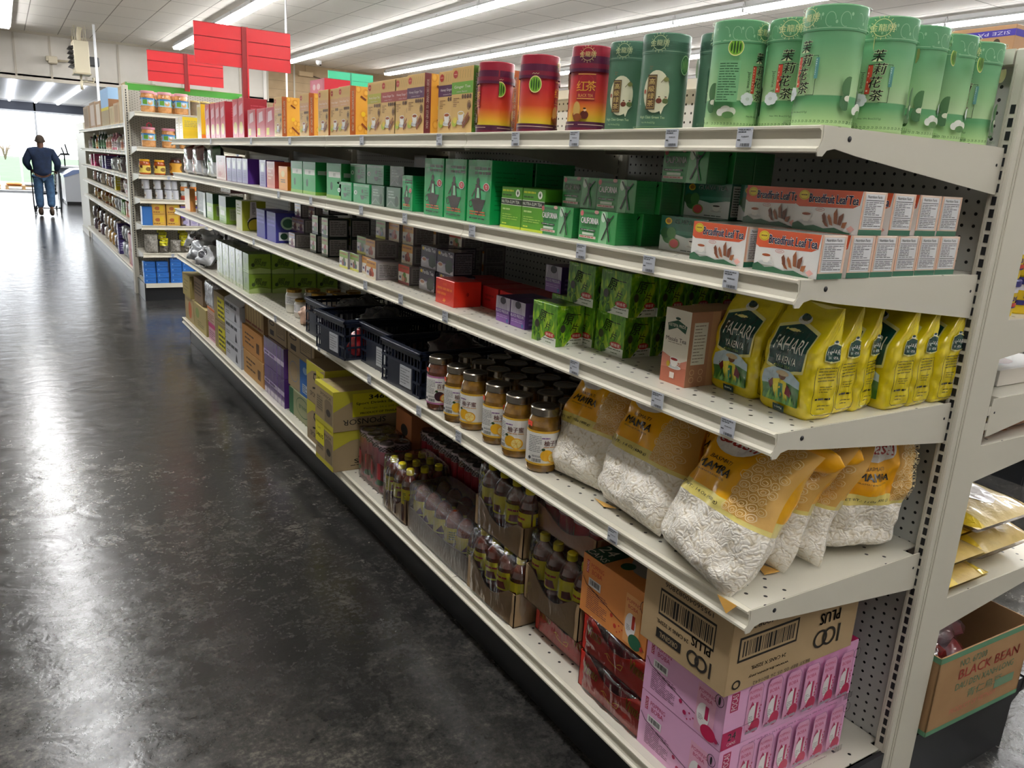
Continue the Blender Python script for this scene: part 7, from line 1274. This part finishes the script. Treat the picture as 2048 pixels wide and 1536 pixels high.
# fifth (lowest hung) and base shelf
BASE = [(8.95, 'red4', .34), (9.3, 'red4', .34), (9.75, 'fp3', 0), (10.0, 'fp4', 0), (10.3, 'fp4', 0), (10.6, 'x4', 0), (10.9, 'fp3', 0), (11.2, 'fp2', 0), (11.6, 'fp5', 0), (12.0, 'fp5', 0), (12.5, 'fp1', 0), (13.1, 'fp2', 0), (13.7, 'fb5', 0), (14.2, 'fp2', 0)]
bx('red4', 'carton', 'carton', .32, .35, .18, 'a82c30', [('r', .1, .1, .5, .9, 'c8743c'), ('r', .6, .1, .95, .9, 'c06a7c')], [('r', 0, .4, 1, 1, '8c1c30'), ('r', 0, 0, 1, .4, 'c8b8c4')])
for i, (y, k, q) in enumerate(BASE):
    for lv in (0, 1): place(k, (-.53 if k[0] != 'f' else -.46, y, .227+lv*(.182 if k == 'red4' else .2)), (DESC.get(k) or 'dark red carton')+', far run base, %s from near end%s' % (ORD[i], ', on top' if lv else ''), 'goods on the far run base', scale=(1, 1, 1.1 if k != 'red4' else 1))
# top shelf cartons of the far run
TF = [('green and white drink carton standing beside the end-cap post', 8.98, .34, .30, 'b8a878', '5ca85c', .42), ('tall tan carton above the crinkled one on the far run', 9.34, .3, .22, 'c4b08c', 'd4c4a4', .40), ('crinkled tan carton with violet patch on the far run', 9.7, .5, .25, 'c8b090', 'b09878', .24), ('pale tan packet box on the top of the far run', 10.25, .4, .28, 'c8bc98', 'b8a884', .22), ('light blue and brown carton on top of the far run', 10.7, .9, .4, '9cc0e4', '8c6444', .46), ('brown carton with white strip on the far run', 11.7, .7, .35, 'a88868', 'd8d0c4', .34), ('tall brown carton second from the far end', 12.5, .8, .35, 'a48a70', 'c8bcb0', .36), ('tall brown carton at the far end of the far run', 13.5, .9, .35, 'a08c74', '8c7860', .34)]
for i, (d, y, w_, dd, c1, c2, h_) in enumerate(TF):
    F = [('r', .15, .1, .85, .9, c2)]; Sd = [('r', .05, .05, .95, .95, c1)]
    if i == 0: Sd = [('r', 0, 0, 1, 1, '6aa860')]+[('e', .2+.2*k, .5, .07, .42, '8cc888') for k in range(4)]+[('e', .2+.2*k, .52, .05, .08, 'd8a890') for k in range(4)]; F = [('r', .1, .0, 1, .9, '6aa860')]+[('e', .25+.2*k, .5, .06, .4, '9cd09c') for k in range(4)]
    if i == 4: Sd = [('r', 0, 0, 1, .7, '8c6444'), ('l', .2, .4, .8, .62, '3c2818', 2)]; F = [('r', 0, 0, 1, .42, 'a89878'), ('r', 0, .42, 1, .5, 'd8cc4c')]
    carton(d, -.53, y, FZ[0]+.001, w_, dd, h_, c1, F, Sd)
for i in range(3): place('fp4', (-.45, 11.6+i*.9, FZ[0]+.001), 'pale packet between the brown cartons on top, %s' % ORD[i], 'pale packets on top of the far run')
# ================================================================ entrance: freezer, counter, pallets, shopper
fz = empty('chest_freezer', 'white chest freezer with sloping blue glass lid near the entrance', 'freezer', (-.22, 24.4, 0)); wm = M('dfe2e6', .35)
m = MB(); m.prism([(-.12, .08), (.75, .08), (.75, .86), (.45, .92), (-.12, .72)], 1, 0, 1.6, wm); m.box(-.1, .03, 0, .72, 1.57, .08, '17181b'); link('cabinet', m, fz); m = MB(); m.prism([(-.13, .72), (.45, .92), (.45, .97), (.1, .93), (-.14, .78)], 1, -.01, 1.61, M('8ea2d0', .15, 0, .8)); link('lid', m, fz); m = MB(); m.box(.45, -.005, .2, .6, 0, .5, '4a4c50'); link('grille', m, fz)
ct = empty('checkout_counter', 'checkout counter with pale top and black card stand behind the freezer', 'counter', (-.35, 26.8, 0)); m = MB(); m.box(.0, 0, 0, 1.0, 1.5, .92, M('5a6068', .5)); m.box(0, -.01, .3, 1.0, 0, .7, '2c3036'); link('cabinet', m, ct); m = MB(); m.box(-.04, -.04, .92, 1.05, 1.55, .97, M('dfe2e0', .3)); link('counter_top', m, ct)
m = MB(); m.tube([(.2, .2, .97), (.2, .2, 1.3), (.14, .2, 1.5)], .02, '16181a'); m.box(.1, .15, 1.28, .34, .25, 1.34, '16181a'); m.tube([(.30, .2, 1.3), (.24, .2, 1.6)], .02, '16181a'); m.tube([(.02, .2, 1.2), (.1, .2, 1.3), (.2, .2, 1.32)], .018, '16181a'); link('card_stand', m, ct)
pal = noisy('pallet_wood', 'b89468', '9c7a50', 6, .8)
for i, (x, lab) in enumerate(((-3.0, 'left'), (-1.72, 'right'))):
    m = MB()
    for k in range(5): m.box(0, k*.22, .1, 1.15, k*.22+.12, .125, pal)
    for k in (0, .5, 1.03): m.box(k, 0, 0, k+.1, 1.0, .1, pal)
    setp(link('pallet', m, None, (x, 32.4, -.02)), 'wooden pallet outside the window, %s one' % lab, 'pallet', 'pallets outside the window')
whs = noisy('white_sack', 'd4d4d4', 'c0c0c0', 5, .7)
for i in range(5): ybag('white sack lying %s in the stack outside the window' % ('lowest', 'second lowest', 'in the middle', 'second highest', 'highest')[i], -2.95, 32.45, .107+i*.115, .9, .9+.02*i, .113, whs, [('r', .2, .2, .8, .8, 'b8babc')], cat='sack', name='sack', seed=i)
ybag('orange sack lying on the right pallet outside', -1.7, 32.42, .107, .5, .5, .12, noisy('orange_sack', 'd88838', 'c07028', 6, .6), [('e', .5, .5, .3, .3, 'e8b070')], cat='sack', name='sack', seed=8); ybag('grey sack lying on the right pallet outside', -1.15, 32.45, .107, .5, .52, .11, noisy('grey_sack', 'b8bcc4', 'a0a4ac', 6, .6), [], cat='sack', name='sack', seed=9)
# ---- the shopper: one skinned body, clothes as children
def skin(name, verts, edges, rad, mat, parent, sub=2, root=0):
    me = bpy.data.meshes.new(name); me.from_pydata(verts, edges, []); o = bpy.data.objects.new(name, me); COL.objects.link(o)
    o.modifiers.new('s', 'SKIN'); o.modifiers.new('u', 'SUBSURF').levels = sub
    for i, r in enumerate(rad): me.skin_vertices[0].data[i].radius = r if isinstance(r, tuple) else (r, r)
    me.skin_vertices[0].data[root].use_root = True
    dg = bpy.context.evaluated_depsgraph_get(); e_ = o.evaluated_get(dg); m2 = bpy.data.meshes.new_from_object(e_); o.modifiers.clear(); o.data = m2; m2.materials.clear(); m2.materials.append(mat)
    for p in m2.polygons: p.use_smooth = True
    o.parent = parent; return o
per = empty('person', 'man in navy jacket, jeans and brown boots walking away with a cart', 'person', (-.985, 20.1, 0), -.08)
sk = M('6a4634', .6)
V = [(0, 0, .92), (0, .01, 1.15), (0, .0, 1.36), (0, .0, 1.47), (0, .01, 1.53), (0, .02, 1.63),       # pelvis..head
     (-.19, 0, 1.38), (-.30, .02, 1.15), (-.22, .22, .98), (-.20, .30, .96), (.19, 0, 1.38), (.30, .02, 1.15), (.25, .20, .98), (.24, .29, .96),
     (-.10, 0, .88), (-.11, .03, .5), (-.10, -.02, .12), (-.10, .12, .04), (.10, 0, .88), (.12, .0, .5), (.12, -.14, .14), (.12, -.03, .05)]
Ed = [(0, 1), (1, 2), (2, 3), (3, 4), (4, 5), (2, 6), (6, 7), (7, 8), (8, 9), (2, 10), (10, 11), (11, 12), (12, 13), (0, 14), (14, 15), (15, 16), (16, 17), (0, 18), (18, 19), (19, 20), (20, 21)]
skin('body', V, Ed, [(.15, .11), (.15, .11), (.16, .1), .06, (.07, .08), (.075, .095), .06, .045, .03, .03, .06, .045, .03, .03, .09, .06, .04, .035, .09, .06, .04, .035], sk, per)
for s_, hx, hy, hz in ((-1, -.20, .31, .955), (1, .24, .30, .955)):
    hv_ = [(hx, hy-.02, hz), (hx, hy+.03, hz)]; he = [(0, 1)]; hr = [.024, .022]
    for k in range(4): a = (k-1.5)*.018; hv_ += [(hx+a, hy+.055, hz+.002), (hx+a, hy+.08-.004*abs(k-1), hz-.022), (hx+a, hy+.07, hz-.045)]; b_ = 2+3*k; he += [(1, b_), (b_, b_+1), (b_+1, b_+2)]; hr += [.0095, .009, .008]
    hv_ += [(hx-s_*.03, hy+.02, hz-.015), (hx-s_*.03, hy+.05, hz-.035)]; he += [(0, 14), (14, 15)]; hr += [.011, .009]
    skin('hand', hv_, he, hr, sk, per, 1)
jk = noisy('navy_jacket', '16243c', '1e3050', 12, .85, .3, 30)
skin('jacket', [(0, 0, .84), (0, .0, 1.05), (0, 0, 1.25), (0, 0, 1.42), (0, .0, 1.51), (-.20, 0, 1.39), (-.315, .0, 1.16), (-.235, .2, .99), (.20, 0, 1.39), (.315, .0, 1.16), (.26, .18, .99)], [(0, 1), (1, 2), (2, 3), (3, 4), (3, 5), (5, 6), (6, 7), (3, 8), (8, 9), (9, 10)], [(.195, .15), (.2, .15), (.22, .15), (.18, .13), (.09, .09), .095, .085, .055, .095, .085, .055], jk, per)
skin('jeans', [(0, 0, .95), (-.1, 0, .84), (-.11, .03, .5), (-.1, -.02, .16), (.1, 0, .84), (.12, .0, .5), (.12, -.13, .18)], [(0, 1), (1, 2), (2, 3), (0, 4), (4, 5), (5, 6)], [(.17, .13), .12, .095, .085, .12, .095, .085], noisy('blue_denim', '2c4868', '46688c', 14, .9, .2, 60), per)
bo = M('4a3a2c', .7)
skin('boot', [(-.1, -.02, .17), (-.1, -.03, .055), (-.1, .06, .045), (-.1, .15, .04)], [(0, 1), (1, 2), (2, 3)], [.06, .055, .05, .042], bo, per, 1); skin('boot', [(.12, -.15, .19), (.12, -.17, .09), (.12, -.1, .05), (.12, -.02, .04)], [(0, 1), (1, 2), (2, 3)], [.06, .055, .05, .042], bo, per, 1)
m = MB(); m.grid(lambda u, v: (.092*math.cos(2*PI*u)*math.cos((v-.25)*PI/1.5), .015+.108*math.sin(2*PI*u)*math.cos((v-.25)*PI/1.5)-.012, 1.64+.112*math.sin((v-.25)*PI/1.5)), 20, 12, noisy('grey_hair', '3a3028', '5a4c40', 40, .9, .4, 60), wrap=True); link('hair', m, per)
for s_ in (-1, 1): m = MB(); m.lathe([(.0, -.02), (.012, -.012), (.016, .008), (0, .024)], sk, 10); link('ear', m, per, (s_*.092, .02, 1.62))
m = MB(); m.box(-.011, .1, 1.59, .011, .128, 1.63, sk, .005); m.box(-.045, .1, 1.635, -.02, .108, 1.645, '20160f'); m.box(.02, .1, 1.635, .045, .108, 1.645, '20160f'); m.box(-.022, .1, 1.565, .022, .107, 1.572, '7a3c34'); link('face', m, per)
cart = empty('shopping_cart', 'tall shopping cart with wire basket pushed by the man in navy', 'shopping cart', (-.93, 20.62, 0)); cm_ = M('3c4046', .35, .8)
m = MB()
for s_ in (-.27, .27): m.tube([(s_, -.2, .12), (s_, -.12, .55), (s_, -.2, .97)], .014, cm_); m.tube([(s_, -.2, .14), (s_*.8, .75, .16)], .014, cm_)
m.tube([(-.28, -.2, .97), (.28, -.2, .97)], .016, '2a2c30'); m.tube([(-.27, -.18, .15), (.27, -.18, .15)], .012, cm_); link('frame', m, cart)
m = MB()
for k in range(7):
    z = .45+k*.075; q = .03*k/6; m.tube([(-.2-q, -.1, z), (.2+q, -.1, z), (.17+q, .72+q, z), (-.17-q, .72+q, z)], .005, cm_, 5, True)
for k in range(9): x = -.2+k*.05; m.tube([(x, -.1, .45), (x*1.1, -.1, .9)], .004, cm_, 5); m.tube([(x*.85, .72, .45), (x, .75, .9)], .004, cm_, 5)
for k in range(12): y = -.05+k*.065; m.tube([(-.2, y, .45), (-.22, y, .9)], .004, cm_, 5); m.tube([(.2, y, .45), (.22, y, .9)], .004, cm_, 5); m.tube([(-.2, y, .45), (.2, y, .45)], .004, cm_, 5)
link('basket', m, cart)
for x in (-.26, .26):
    for y in (-.2, .7): m = MB(); m.tube([(x*(1 if y < 0 else .8)-.012, y, .06), (x*(1 if y < 0 else .8)+.012, y, .06)], .058, '1c1c1e', 16); m.box(x*(1 if y < 0 else .8)-.02, y-.02, .06, x*(1 if y < 0 else .8)+.02, y+.02, .15, cm_); link('wheel', m, cart)
